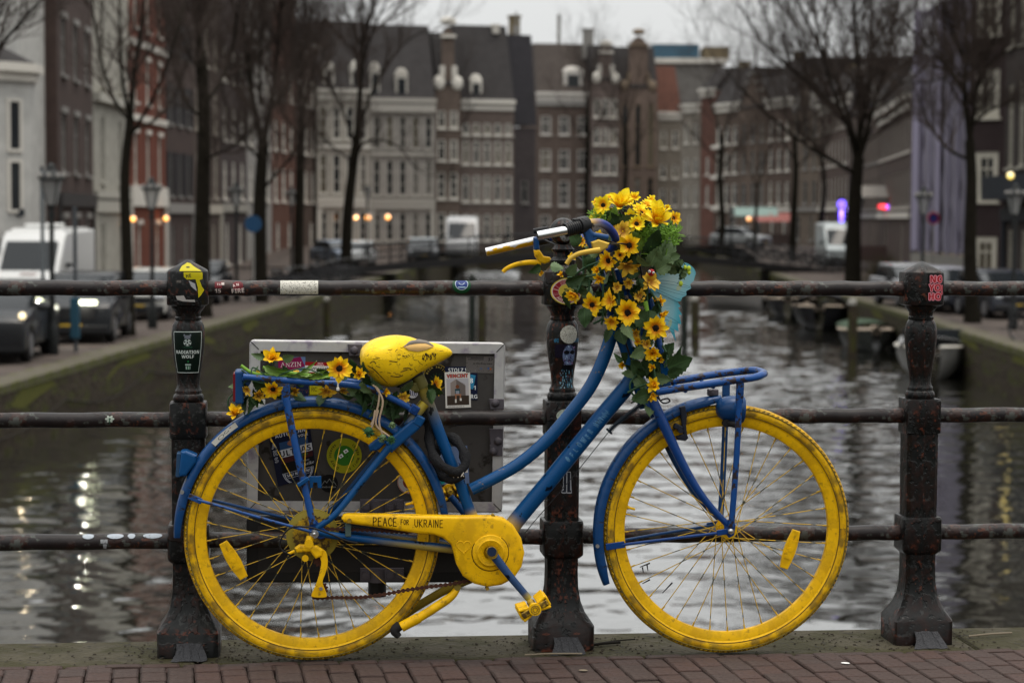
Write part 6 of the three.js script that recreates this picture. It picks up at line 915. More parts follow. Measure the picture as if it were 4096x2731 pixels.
M.quayWall = std([1, 1, 1], 0.9, { map: tex(512, (i, x, y) => { let c = mix3([0.018, 0.013, 0.009], [0.046, 0.035, 0.022], N2[i]); return mix3(c, [0.036, 0.036, 0.010], smooth(0.52, 0.7, N3[i])); }, true, 0.3), bumpMap: tex(256, (i, x, y) => N2[y * 1024 + x * 2], false, 0.6), bumpScale: 0.05 });
M.coping = std([1, 1, 1], 0.85, { map: tex(256, (i, x, y) => mix3(mix3([0.055, 0.047, 0.037], [0.095, 0.082, 0.064], N2[y * 1024 + x * 2]), [0.052, 0.056, 0.012], smooth(0.45, 0.62, N1[y * 1024 + x * 2])), true, 0.5) });
M.moss = std([1, 1, 1], 0.95, { map: tex(256, (i, x, y) => mix3([0.040, 0.043, 0.008], [0.080, 0.078, 0.014], N2[y * 1024 + x * 2]), true, 1) });
const strip = (f0, f1, y, za, zb, n = 60) => grid(2, n, (i, j) => { const z = lerp(za, zb, j / n); return V(lerp(f0(z), f1(z), i / 2), typeof y === 'function' ? y(z) : y, -z); }, (i, j) => { const z = lerp(za, zb, j / n); return [lerp(f0(z), f1(z), i / 2), z]; });
structure('quay', strip(() => -90, (z) => xl(z) - 0.55, gyl, 12, 123), M.cobble);
structure('quay', strip((z) => xr(z) + 0.55, () => 90, gyr, 12, 123), M.cobble);
structure('far_street', [strip(() => -110, () => 110, Q + 0.95, 200, 420, 6), strip(() => -110, (z) => xl(z) - 0.5, gfs, 123, 200, 20), strip((z) => xr(z) + 0.5, () => 110, gfs, 123, 200, 20)], M.cobble);
for (const [f, gy, s, label] of [[xl, gyl, -1, 'mossy brick canal wall under the quay with the parked cars'], [xr, gyr, 1, 'mossy canal wall under the quay with the scaffolded house']]) {
  const w = world('quay_wall', label, 'wall', V(0, 0, 0));
  const wall = grid(60, 5, (i, j) => { const z = lerp(12, 200, i / 60); return V(f(z) + s * (0.03 + 0.05 * (j / 5 - 1) + 0.02 * Math.sin(i * 2.3)), lerp(gy(z) - 0.16, WATER - 0.8, j / 5), -z); }, (i, j) => [lerp(12, 200, i / 60), j * 0.4]);
  part(w, 'wall_face', wall, loose(M.quayWall));
  part(w, 'moss_band', grid(160, 3, (i, j) => { const z = lerp(12, 200, i / 160); return V(f(z) - s * 0.012 + 0 * j, gy(z) - 0.10 - (j / 3) * (0.30 + 0.16 * Math.sin(i * 1.7) * Math.sin(i * 0.6)), -z); }, (i, j) => [lerp(12, 200, i / 160), j * 0.15]), loose(M.moss));
  reseed(9); const shapes = [0, 1, 2].map(() => metric(new RoundedBoxGeometry(0.62, 0.18, 1.17, 1, 0.025)));
  const rest = [];
  for (let k = 0; k < 130; k++) { const z = 14 + k * 1.2; if (z > 170) break; if (z < 110) { const o = shadows(new THREE.Mesh(shapes[k % 3], M.coping)); o.name = 'coping_stone'; o.position.set(f(z) + s * 0.27, gy(z) - 0.085 + rr(-0.008, 0.008), -z); o.rotation.set(0, -0.036 + rr(-0.006, 0.006), 0); w.add(o); } else { const g = shapes[k % 3].clone(); g.translate(f(z) + s * 0.27, gy(z) - 0.085, -z); rest.push(g); } }
  tag(part(w, 'coping_stone', rest, M.coping), null, null, null, 'stuff');
}
{ // the canal ends at a cross quay
  const w = world('quay_wall', 'low brick wall closing the canal beyond the far bridge', 'wall', V(0, 0, 0));
  part(w, 'wall_face', box(60, 3, 0.6, 5, Q - 0.5, -200), M.quayWall); part(w, 'coping_stone', box(60, 0.2, 0.9, 5, Q + 0.98, -200), M.coping);
}
// a chain sagging along the left wall
{ const c = world('mooring_chain', 'rusty chain sagging along the mossy wall above the water', 'chain', V(0, 0, 0)); const pts = []; for (let k = 0; k <= 192; k++) { const z = 34 + k / 4, u = (k % 32) / 32; pts.push(V(xl(z) + 0.06, Q - 0.62 - 0.32 * Math.sin(u * Math.PI), -z)); } part(c, 'links', tube(pts, 0.018, { seg: 6, raw: true }), std([0.02, 0.016, 0.012], 0.8)); }
// mooring posts standing in the water
for (const [px, py, z, h, r, label] of [[1925, 1340, 78, 1.6, 0.16, 'pair of mossy mooring posts in the water beside the ball post'], [2780, 1350, 75, 1.45, 0.16, 'pair of mossy mooring posts in the open water'], [1305, 1335, 80, 1.2, 0.14, 'dark mooring post standing close to the mossy wall'], [3412, 1350, 66, 1.7, 0.16, 'dark mooring post near the quay wall beside the moored boats']]) {
  const p = V(X(px, z), WATER, -z), g = world('mooring_post', label, 'mooring post', p); const m = std([1, 1, 1], 0.85, { map: M.quayWall.map });
  const a = part(g, 'timber', tube([V(0, -1, 0), V(0.02, h, 0)], [r, r * 0.92], { seg: 14 }), m); part(a, 'cap', lathe([[0, h + 0.1], [r * 0.7, h + 0.07], [r, h - 0.02], [r, h - 0.1]], 14), std([0.20, 0.19, 0.17], 0.8));
  if (label.startsWith('pair')) { const b = part(g, 'timber', tube([V(-r * 2.1, -1, -0.3), V(-r * 2.2, h + 0.55, -0.3)], [r * 0.85, r * 0.8], { seg: 14 }), std([0.02, 0.024, 0.02], 0.8)); part(b, 'cap', lathe([[0, h + 0.62], [r * 0.8, h + 0.56], [r * 0.8, h + 0.5]], 14).translate(-r * 2.2, 0, -0.3), std([0.05, 0.05, 0.045], 0.8)); }
}
// the next bridge: low arch of dark iron with a railing
{
  const key = [[1238, 1090, 105], [1500, 1062, 107], [1800, 1038, 109], [2100, 1019, 111.5], [2350, 1009, 113.5], [2700, 1020, 116], [3050, 1052, 118.5], [3440, 1096, 121]].map(([x, y, z]) => at(x, y, z));
  const B = world('far_bridge', 'low dark arched bridge with iron railings across the canal', 'bridge', V(0, 0, 0)), c = curve(key, 60), back = V(0.2, 0, -7), dm = std([0.018, 0.017, 0.017], 0.7), rm = std([0.012, 0.012, 0.012], 0.6);
  const sweep = (y0, y1, z0, z1) => { const prof = [[y0, z0], [y1, z0], [y1, z1], [y0, z1]]; return toCreasedNormals(grid(60, 4, (i, k) => { const [y, z] = prof[k % 4]; return c[i].clone().add(V(0, y, 0)).addScaledVector(back, z); }, (i, k) => [i * 0.5, k]), 0.5); };
  part(B, 'deck', sweep(-0.04, -0.28, 0, 1), loose(dm)); part(B, 'edge_beam', sweep(0.06, -0.34, -0.03, 0.01), loose(dm));
  for (const side of [0.015, 0.98]) {
    const off = (h) => c.map((p) => p.clone().addScaledVector(back, side).add(V(0, h, 0)));
    for (const h of [0.35, 0.68, 1.04]) part(B, 'rail', tube(off(h), h > 1 ? 0.035 : 0.022, { seg: 6, raw: true }), rm);
    for (let k = 0; k <= 60; k += 4) part(B, 'railing_post', tube([c[k].clone().addScaledVector(back, side), c[k].clone().addScaledVector(back, side).add(V(0, 1.12, 0))], 0.045, { seg: 6 }), rm);
    const bars = []; for (let k = 0; k < 60; k++) for (const t of [0, 0.33, 0.66]) { const p = c[k].clone().lerp(c[k + 1], t).addScaledVector(back, side); bars.push(tube([p, p.clone().add(V(0, 1.03, 0))], 0.009, { seg: 3, caps: false })); } tag(part(B, 'baluster', bars, rm), null, null, null, 'stuff');
  }
}
// ---------- canal houses ----------
const wallMat = (a, b, s = 0) => std([1, 1, 1], 0.85, { map: rp(HM[s % 3], 0.22), color: undefined, ...{} });
const HM = [0, 1, 2].map((k) => tex(256, (i, x, y) => { const j = ((y * 2 + k * 90) % 512) * 512 + (x * 2 + k * 150) % 512; return 0.72 + 0.38 * N2[j] + 0.22 * (N3[j] - 0.5); }, false, 0.2));
HM.forEach((t) => { t.colorSpace = THREE.NoColorSpace; });
const wm = (c, s = 0) => { const m = std(c, 0.85, { map: HM[s % 3] }); return m; };
M.glass = phys([0.012, 0.014, 0.016], 0.12, { ior: 1.45, specularIntensity: 0.7 });
M.paneLit = std([0.10, 0.085, 0.06], 0.3);
M.trim = std([0.54, 0.51, 0.455], 0.6); M.trimGrey = std([0.21, 0.2, 0.185], 0.6); M.slate = wm([0.034, 0.031, 0.031], 1); M.slateRed = wm([0.085, 0.036, 0.025], 2);
M.shutter = std([0.012, 0.016, 0.022], 0.5); M.stone = wm([0.25, 0.235, 0.205], 0); M.tan = wm([0.17, 0.135, 0.085], 1);
const PANES = [M.glass, M.glass, M.glass, std([0.045, 0.042, 0.038], 0.4), std([0.13, 0.12, 0.105], 0.5), M.paneLit]; let paneS = 3; const paneRnd = () => (paneS = (paneS * 16807) % 2147483647) / 2147483647;
// o: px [from, to], z [from, to] along the facade as seen from left to right; h height; rows [[sill, head]...]; bays; ww window width
function house(name, label, o) {
  const a = V(X(o.px[0], o.z[0]), o.y ?? Q, -o.z[0]), b = V(X(o.px[1], o.z[1]), o.y ?? Q, -o.z[1]), Wd = a.distanceTo(b), turn = Math.atan2(-(b.z - a.z), b.x - a.x);
  const g = world(name, label, o.cat ?? 'house', a, null, turn), m = o.wall, tr = o.trim ?? M.trim, H = o.h, D = o.depth ?? 9, wins = [];
  const bays = o.bays ?? 3, pitch = Wd / bays, ww = Math.min(o.ww ?? 1.05, pitch * 0.72);
  (o.rows ?? []).forEach(([y0, y1, n, door], r) => { const nb = n ?? bays, pt = Wd / nb; for (let k = 0; k < nb; k++) wins.push({ x: pt * (k + 0.5), y0, y1, w: Math.min(o.ww ?? 1.05, pt * 0.74), r, door }); });
  const s = new THREE.Shape(); s.moveTo(0, -0.5);
  s.lineTo(Wd, -0.5); s.lineTo(Wd, H);
  if (o.gable === 'step') { const n = 4, gh = o.gh ?? 3; for (let k = 0; k < n; k++) { const x = Wd / 2 * (1 - k / n) * 0.94 + Wd / 2; s.lineTo(x, H + gh * k / n); s.lineTo(x, H + gh * (k + 1) / n); } for (let k = n - 1; k >= 0; k--) { const x = Wd / 2 - Wd / 2 * (1 - k / n) * 0.94; s.lineTo(x, H + gh * (k + 1) / n); s.lineTo(x, H + gh * k / n); } }
  if (o.gable === 'neck') { const gh = o.gh ?? 3, w = Wd * 0.24; s.lineTo(Wd * 0.95, H); s.quadraticCurveTo(Wd / 2 + w, H + 0.1, Wd / 2 + w, H + gh * 0.6); s.lineTo(Wd / 2 + w, H + gh * 0.8); s.quadraticCurveTo(Wd / 2, H + gh * 1.15, Wd / 2 - w, H + gh * 0.8); s.lineTo(Wd / 2 - w, H + gh * 0.6); s.quadraticCurveTo(Wd / 2 - w, H + 0.1, Wd * 0.05, H); }
  if (o.gable === 'tri') { s.lineTo(Wd / 2 + 0.4, H + (o.gh ?? 3)); s.lineTo(Wd / 2 - 0.4, H + (o.gh ?? 3)); }
  s.lineTo(0, H);
  for (const w of wins) { const p = new THREE.Path(), x0 = w.x - w.w / 2, x1 = w.x + w.w / 2; p.moveTo(x0, w.y0); p.lineTo(x1, w.y0); p.lineTo(x1, w.y1); p.lineTo(x0, w.y1); s.holes.push(p); }
  const f = new THREE.ExtrudeGeometry(s, { depth: 0.3, bevelEnabled: false }); f.translate(0, 0, -0.3);
  part(g, 'wall', [metric(f), box(Wd - 0.02, H + 0.48, D - 0.3, Wd / 2, H / 2 - 0.26, -D / 2 - 0.16)], m);
  const geos = new Map();
  for (const w of wins) {
    const hh = w.y1 - w.y0, key = w.w.toFixed(2) + hh.toFixed(2) + !!w.door;
    if (!geos.has(key)) {
      const t = o.ft ?? 0.11, e = w.w, fr = [box(e, t, 0.14, 0, hh / 2 - t / 2, 0), box(e, t * 1.1, 0.16, 0, -hh / 2 + t * 0.55, 0.01), box(t, hh - 2 * t, 0.14, -e / 2 + t / 2, 0, 0), box(t, hh - 2 * t, 0.14, e / 2 - t / 2, 0, 0)];
      if (e > 0.85 && !o.plain) fr.push(box(0.055, hh - 2 * t, 0.1, 0, 0, 0));
      if (hh > 1.2) fr.push(box(e - 2 * t, 0.07, 0.11, 0, hh * 0.16, 0));
      if (hh > 2.0 && !o.plain) fr.push(box(e - 2 * t, 0.05, 0.1, 0, -hh * 0.18, 0));
      if (o.sill !== false) fr.push(box(e + 0.22, 0.1, 0.22, 0, -hh / 2 - 0.05, 0.14));
      if (o.lintel) fr.push(box(e + 0.26, 0.22, 0.1, 0, hh / 2 + 0.12, 0.16));
      geos.set(key, { frame: merged(fr), pane: new THREE.BoxGeometry(e - 0.04, hh - 0.04, 0.03) });
    }
    const q = geos.get(key), fr = shadows(new THREE.Mesh(q.frame, w.door ? M.shutter : tr)); fr.name = w.door ? 'door' : 'window'; fr.position.set(w.x, (w.y0 + w.y1) / 2, -0.12); g.add(fr);
    const pn = shadows(new THREE.Mesh(q.pane, PANES[Math.floor(paneRnd() * PANES.length)])); pn.name = 'pane'; pn.position.set(0, 0, -0.05); fr.add(pn);
    if (o.shutters && w.r > 0) for (const sd of [-1, 1]) { const sh = shadows(new THREE.Mesh(box(w.w * 0.42, hh, 0.06), M.shutter)); sh.name = 'shutter'; sh.position.set(w.x + sd * w.w * 0.73, (w.y0 + w.y1) / 2, 0.035); g.add(sh); }
  }
  for (const [y, hh, d, mm] of o.bands ?? []) part(g, 'band', box(Wd, hh, d, Wd / 2, y, d / 2 + 0.002), mm ?? tr);
  if (o.base) part(g, 'ground_floor', [box(0.35, o.base, 0.1, 0.18, o.base / 2, 0.055), box(0.35, o.base, 0.1, Wd - 0.18, o.base / 2, 0.055), box(Wd, 0.5, 0.16, Wd / 2, o.base + 0.2, 0.085)], o.baseMat ?? tr);
  if (o.cornice !== false && !o.gable) part(g, 'cornice', [box(Wd + 0.1, 0.32, 0.5, Wd / 2, H + 0.1, 0.12), box(Wd, 0.4, 0.16, Wd / 2, H - 0.34, 0.083)], tr);
  if (o.gable) part(g, 'coping', o.gable === 'tri' ? [bar(V(0, H, 0.06), V(Wd / 2, H + (o.gh ?? 3), 0.06), 0.25, 0.4), bar(V(Wd, H, 0.06), V(Wd / 2, H + (o.gh ?? 3), 0.06), 0.25, 0.4)] : o.gable === 'neck' ? [box(Wd * 0.56, 0.22, 0.5, Wd / 2, H + (o.gh ?? 3) * 0.82, 0), ball(V(Wd / 2, H + (o.gh ?? 3) * 1.06, 0), 0.4, 1.6, 0.8, 0.6), ball(V(Wd * 0.14, H + 0.35, 0), 0.5, 0.9, 1.1, 0.5), ball(V(Wd * 0.86, H + 0.35, 0), 0.5, 0.9, 1.1, 0.5), tube([V(Wd * 0.1, H, 0), V(Wd * 0.22, H + 0.5, 0), V(Wd * 0.26, H + 1.6, 0)], 0.22, { seg: 8 }), tube([V(Wd * 0.9, H, 0), V(Wd * 0.78, H + 0.5, 0), V(Wd * 0.74, H + 1.6, 0)], 0.22, { seg: 8 })] : [0, 1, 2, 3].flatMap((k) => [-1, 1].map((e) => box(Wd / 8 * 1.0, 0.2, 0.5, Wd / 2 + e * Wd / 2 * (1 - (k + 0.5) / 4) * 0.94, H + (o.gh ?? 3) * (k + 1) / 4 + 0.1, 0))), tr);
  if (o.roof) {
    const rh = o.roof, p = new THREE.Shape(); p.moveTo(0.15, 0); p.lineTo(-(o.inset ?? 1.8), rh); p.lineTo(-D + (o.inset ?? 1.8), rh); p.lineTo(-D, 0);
    const r = new THREE.ExtrudeGeometry(p, { depth: Wd - 0.02, bevelEnabled: false }); r.rotateY(-Math.PI / 2); r.scale(1, 1, 1); r.translate(0, 0, 0);
    const q = r.attributes.position; for (let k = 0; k < q.count; k++) { const x = q.getX(k), z = q.getZ(k); q.setXYZ(k, Wd - 0.01 + x, H + 0.2 + q.getY(k), z); } r.computeVertexNormals();
    const rf = part(g, 'roof', metric(r), o.roofMat ?? M.slate);
    for (const [x, w, hh] of o.chimneys ?? []) part(rf, 'chimney', [box(w, hh, 0.8, x, H + rh + hh / 2 - 0.4, -2.4), box(w + 0.16, 0.2, 0.96, x, H + rh + hh - 0.42, -2.4)], o.chimMat ?? M.tan);
    for (const [x, w, hh, y] of o.dormers ?? []) { const d = part(g, 'dormer', [box(w, hh, 1.6, x, H + 0.3 + (y ?? 0) + hh / 2, -0.9), lathe([[0, 0.5], [w * 0.3, 0.42], [w * 0.5, 0.14], [w * 0.56, 0]], 20).scale(1, 1, 0.25).translate(x, H + 0.3 + (y ?? 0) + hh, -0.3)], tr); part(d, 'pane', box(w * 0.6, hh * 0.72, 0.06, x, H + 0.3 + (y ?? 0) + hh * 0.46, -0.07), M.glass); }
  }
  return { g, Wd };
}
// the row on the quay with the cars, from near to far
{
  // white house with a projecting bay
  const z = 74, g = world('white_house', 'white corner house with a three-sided bay and slate cap behind the van', 'house', V(X(82, z), Q, -z)), m = wm([0.44, 0.43, 0.405], 0);
  part(g, 'wall', box(12, 16, 6, -6, 8, -3), m);
  const pts = [[-4.2, 0.05], [-3.4, 2.0], [-0.3, 2.0], [0.56, 0.9], [0.56, 0.05]], prism = (y0, y1, e) => { const s = new THREE.Shape(pts.map(([x, y]) => new THREE.Vector2(x + Math.sign(x + 1.8) * e, y + (y > 0.5 ? e : 0)))); const q = new THREE.ExtrudeGeometry(s, { depth: y1 - y0, bevelEnabled: false }); q.rotateX(Math.PI / 2); q.scale(1, -1, 1); q.translate(0, y0, 0); const ix = q.index; const nn = q.toNonIndexed ? q : q; const p = nn.attributes.position; for (let k = 0; k < p.count; k += 3) { const a = [p.getX(k), p.getY(k), p.getZ(k)], b = [p.getX(k + 1), p.getY(k + 1), p.getZ(k + 1)]; p.setXYZ(k, ...b); p.setXYZ(k + 1, ...a); } nn.computeVertexNormals(); return metric(nn); };
  const bay = part(g, 'bay', [prism(2.2, 7.55, 0), prism(1.9, 2.2, -0.25)], m); part(g, 'cornice', [prism(7.55, 7.85, 0.14), prism(7.85, 8.15, 0.3)], M.trim);
  const cap = new THREE.ConeGeometry(2.6, 1.3, 8); cap.scale(1, 1, 0.7); cap.translate(-1.8, 8.8, 0.8); part(g, 'bay_roof', cap, M.slate);
  for (const y of [6.05, 4.0]) {
    for (const [x, zz, r, w] of [[-2.6, 2.02, 0, 0.9], [-1.25, 2.02, 0, 0.7], [0.14, 1.47, 0.905, 0.62]]) { const f = shadows(new THREE.Mesh(merged([box(w, 0.1, 0.1, 0, 0.85, 0.02), box(w, 0.1, 0.1, 0, -0.85, 0.02), box(0.1, 1.6, 0.1, -w / 2 + 0.05, 0, 0.02), box(0.1, 1.6, 0.1, w / 2 - 0.05, 0, 0.02)]), M.trim)); f.name = 'window'; f.position.set(x, y, zz); f.rotation.y = r; bay.add(f); const p = shadows(new THREE.Mesh(box(w - 0.1, 1.68, 0.02, 0, 0, 0.0), M.glass)); p.name = 'pane'; f.add(p); }
  }
  part(g, 'street_number_sign', box(0.3, 0.26, 0.03, 0.30, 3.1, 1.4), M.shutter);
}
const tall = [[4.6, 6.8], [8.2, 10.3], [11.7, 13.6], [15, 16.6]];
house('brick_house', 'tall brown brick house with a plain side wall and narrow windows', { px: [232, 372], z: [78, 87.5], h: 20, wall: wm([0.064, 0.044, 0.038], 0), rows: [[0.6, 2.9, 3], ...tall], bays: 3, ww: 1.1, trim: M.trimGrey, lintel: true, base: 3.4, baseMat: std([0.03, 0.028, 0.028], 0.6), depth: 9 });
house('white_house', 'narrow cream plastered house beside the slender dark tree', { px: [374, 516], z: [88, 96], h: 20, wall: wm([0.327, 0.312, 0.269], 1), rows: [[0.3, 2.7, 2], [4.4, 7.2], [8.4, 10.6], [12, 14]], bays: 2, ww: 0.8, trim: std([0.36, 0.345, 0.30], 0.6), base: 3.2, bands: [[7.9, 0.35, 0.3], [3.9, 0.3, 0.2]] });
const redH = house('brick_house', 'orange red brick house with white stone bands and two lit wall lamps', { px: [518, 662], z: [96.5, 105], h: 19, wall: wm([0.132, 0.040, 0.024], 2), rows: [[0.2, 2.6, 2], [4.4, 6.8], [8.2, 10.2], [11.6, 13.6], [15, 16.8]], bays: 3, ww: 0.75, bands: [[4.1, 0.55, 0.14], [7.5, 0.3, 0.14], [10.9, 0.3, 0.14], [14.3, 0.3, 0.14]], base: 3.5, lintel: true });
house('brick_house', 'dark brown brick house with dark shutters next to the orange brick one', { px: [664, 770], z: [105.5, 113], h: 18, wall: wm([0.059, 0.040, 0.035], 1), rows: [[0.2, 2.5, 2], [4, 6.2], [7.6, 9.6], [11, 12.8], [14, 15.6]], bays: 3, ww: 0.95, trim: M.trimGrey, shutters: true, base: 3.2 });
house('brick_house', 'brown brick house with pale tall windows behind the second dark tree', { px: [772, 880], z: [113.5, 122], h: 17.4, wall: wm([0.066, 0.048, 0.040], 2), rows: [[0.2, 2.5, 2], [4, 6.4], [7.6, 9.8], [11.2, 13.2]], bays: 3, ww: 1.0, trim: std([0.33, 0.30, 0.25], 0.6), base: 3.2, gable: 'neck', gh: 3.4 });
house('brick_house', 'blackish brown house with pale ground floor between two dark trees', { px: [882, 985], z: [122.5, 131], h: 18.5, wall: wm([0.047, 0.035, 0.033], 0), rows: [[0.2, 2.6, 2], [4, 6.2], [7.4, 9.4], [10.8, 12.8]], bays: 3, ww: 1.0, trim: M.trim, base: 3.3, baseMat: M.stone, gable: 'step', gh: 3 });
house('white_house', 'grey white plastered house half hidden by the twin dark trunks', { px: [987, 1085], z: [131.5, 140], h: 17, wall: wm([0.234, 0.222, 0.206], 1), rows: [[0.2, 2.6, 2], [4, 6.2], [7.4, 9.4], [10.8, 12.8]], bays: 3, ww: 1.0, roof: 3 });
house('brick_house', 'reddish brown gabled house behind the tangle of bare branches', { px: [1087, 1180], z: [140.5, 148], h: 17.4, wall: wm([0.093, 0.045, 0.033], 2), rows: [[0.2, 2.6, 2], [4, 6.2], [7.4, 9.4], [10.8, 12.8]], bays: 3, ww: 1.0, gable: 'tri', gh: 4 });
house('brick_house', 'brown brick house at the end of the row beside the cream house', { px: [1182, 1264], z: [148.5, 155], h: 15, wall: wm([0.070, 0.051, 0.042], 0), rows: [[0.2, 2.6, 2], [4, 6.2], [7.4, 9.4], [10.8, 12.6]], bays: 3, ww: 1.0, trim: M.trim, roof: 2.6 });
// the houses that face the bridge
const FY = Q + 0.95;
const creamRows = [[0.3, 2.5], [3.7, 6.6], [7.6, 10.0]];
house('cream_house', 'cream stone house with tall windows behind the curved branch', { px: [1266, 1478], z: [154, 155], y: FY, h: 11, wall: wm([0.325, 0.299, 0.260], 1), rows: creamRows, bays: 4, ww: 0.62, trim: std([0.48, 0.455, 0.405], 0.6), bands: [[3.3, 0.35, 0.2], [7.1, 0.3, 0.15]], base: 2.8, roof: 5.2, inset: 3.2, dormers: [[0.9, 0.8, 1.5], [2.9, 0.8, 1.6]]});
house('cream_house', 'cream stone house with a wide pale cornice and white dormer', { px: [1480, 1738], z: [155, 156], y: FY, h: 10.4, wall: wm([0.272, 0.250, 0.226], 0), rows: [[0.3, 2.4], [3.6, 6.2], [7.0, 9.4]], bays: 5, ww: 0.58, trim: std([0.33, 0.31, 0.275], 0.6), bands: [[3.2, 0.3, 0.2], [6.6, 0.25, 0.15], [9.95, 0.6, 0.3]], base: 2.7, roof: 5.6, inset: 3, dormers: [[0.35, 0.7, 2.1], [2.3, 0.9, 1.7]] });
house('brick_house', 'narrow brick house with a white scrolled neck gable', { px: [1740, 1838], z: [158, 158.5], y: FY, h: 11.6, wall: wm([0.116, 0.088, 0.072], 2), rows: [[0.3, 2.4], [3.4, 5.4], [6.2, 7.8], [8.6, 9.9]], bays: 2, ww: 0.6, gable: 'neck', gh: 4.6, roof: 4 });
house('brick_house', 'grey brown brick house with many white windows and tall white chimney', { px: [1840, 2052], z: [160, 161], y: FY, h: 10.6, wall: wm([0.128, 0.099, 0.085], 0), rows: [[0.3, 2.3], [3.2, 5.2], [6, 7.8], [8.2, 9.1]], bays: 5, ww: 0.52, roof: 5.8, inset: 2.6, chimneys: [[3.2, 0.45, 0.6]], chimMat: M.trim, dormers: [[1.2, 0.9, 1.4]] });
house('slate_house', 'dark slate covered wall with a tall tan chimney stack', { px: [2054, 2140], z: [170, 171], y: FY, h: 9.2, wall: wm([0.062, 0.052, 0.052], 1), rows: [[3.2, 5, 1]], bays: 1, ww: 0.6, trim: M.trimGrey, cornice: false, roof: 7.2, inset: 0.8, roofMat: wm([0.034, 0.032, 0.036], 1), chimneys: [[1.35, 0.62, 2.2]] });
house('brick_house', 'broad dark brown house with round-topped white dormer', { px: [2142, 2364], z: [205, 206], y: FY, h: 13.8, wall: wm([0.099, 0.074, 0.062], 2), rows: [[0.3, 2.3, 3], [3.2, 5.6, 3], [6.6, 8.6, 3], [10, 11.8, 3]], bays: 3, ww: 1.0, trim: std([0.50, 0.47, 0.43], 0.6), roof: 4.8, inset: 1.4, roofMat: wm([0.075, 0.062, 0.055], 1), dormers: [[3.6, 1.9, 2.0]], bands: [[13, 0.5, 0.2, M.trimGrey]] });
house('brick_house', 'slim brown house with white carved top gable', { px: [2366, 2468], z: [204, 204.5], y: FY, h: 15, wall: wm([0.116, 0.089, 0.079], 0), rows: [[0.3, 2.3, 2], [3.2, 5.2], [6.2, 8], [9, 10.6], [11.6, 13.4]], bays: 3, ww: 0.6, gable: 'neck', gh: 3.4, roof: 3.4 });
house('brick_house', 'brown house with a tall arched window bay and tan gable', { px: [2470, 2624], z: [206, 206.6], y: FY, h: 14.4, wall: wm([0.146, 0.107, 0.087], 1), rows: [[0.3, 2.3, 3], [3.4, 6, 3], [7, 13, 3]], bays: 3, ww: 0.7, plain: true, trim: std([0.16, 0.12, 0.085], 0.7), gable: 'neck', gh: 5.2, roof: 4 });
house('brick_house', 'low house with a red tiled roof beside the tan gable', { px: [2626, 2720], z: [214, 214.5], y: FY, h: 12.4, wall: wm([0.174, 0.150, 0.121], 2), rows: [[0.3, 2.3], [3.2, 5], [6, 7.4], [9, 10.8]], bays: 2, ww: 0.6, roof: 4.8, inset: 2.6, roofMat: M.slateRed });
house('brick_house', 'beige plastered house right of the red tiled roof', { px: [2722, 2796], z: [200, 198], y: FY, h: 12.4, wall: wm([0.196, 0.174, 0.146], 0), rows: [[0.3, 2.3, 1], [3.2, 5], [6, 7.6], [9, 10.8]], bays: 2, ww: 0.6, cornice: true });
house('brick_house', 'reddish brown plain house wall in the far row', { px: [2798, 2852], z: [196, 194], y: FY, h: 13.6, wall: wm([0.121, 0.059, 0.046], 1), rows: [[3.2, 5, 1], [6, 7.6, 1]], bays: 1, ww: 0.5, roof: 2 });
let farK = 0;
for (const [p0, p1, z0, z1, h, c, label, gable, roof] of [
  [2854, 2950, 192, 188, 12, [0.075, 0.058, 0.049], 'grey brown far house with three white balconies', null, 3.2],
  [2952, 3060, 187, 182, 11.4, [0.088, 0.068, 0.056], 'far brown house with a striped market awning in front', 'step', 2.6],
  [3062, 3160, 181, 176, 11.8, [0.064, 0.047, 0.04], 'far dark brown house behind the leaning branches', null, 3.4],
  [3162, 3270, 175, 169, 10.6, [0.095, 0.078, 0.064], 'far beige brown house behind the large tree crown', 'neck', 2.6],
  [3272, 3390, 168, 150, 10.6, [0.058, 0.042, 0.037], 'far brown house directly behind the large tree trunk', null, 2.6],
  [3392, 3510, 149, 128, 9.4, [0.068, 0.053, 0.046], 'far brown house with a canopy over its shop', 'tri', 2.8],
  [3512, 3638, 127, 106, 8.6, [0.05, 0.038, 0.034], 'dark brown house touching the violet scaffold sheeting', null, 2.6]]) {
  const { g } = house('brick_house', label, { px: [p0, p1], z: [z0, z1], y: z1 < 130 ? Q + 0.4 : FY, h, wall: wm([c[0] * 1.35, c[1] * 1.3, c[2] * 1.25], farK++), rows: [[0.3, 2.3, 2], [3.2, 5.1], [6, 7.8], ...(h > 10 ? [[8.6, 10.2]] : [])], bays: Math.max(3, Math.round(Math.hypot(z0 - z1, X(p0, z0) - X(p1, z1)) / 1.9)), ww: 0.85, trim: farK % 2 ? M.trim : M.trimGrey, gable, gh: 3, roof, bands: [[2.8, 0.3, 0.14]], chimneys: farK % 2 ? [[1, 0.6, 1.2]] : [] });
  if (farK === 1) for (const y of [3.0, 5.7, 8.4]) part(g, 'balcony', box(1.7, 0.3, 0.5, 1.0, y, 0.3), M.trim);
}
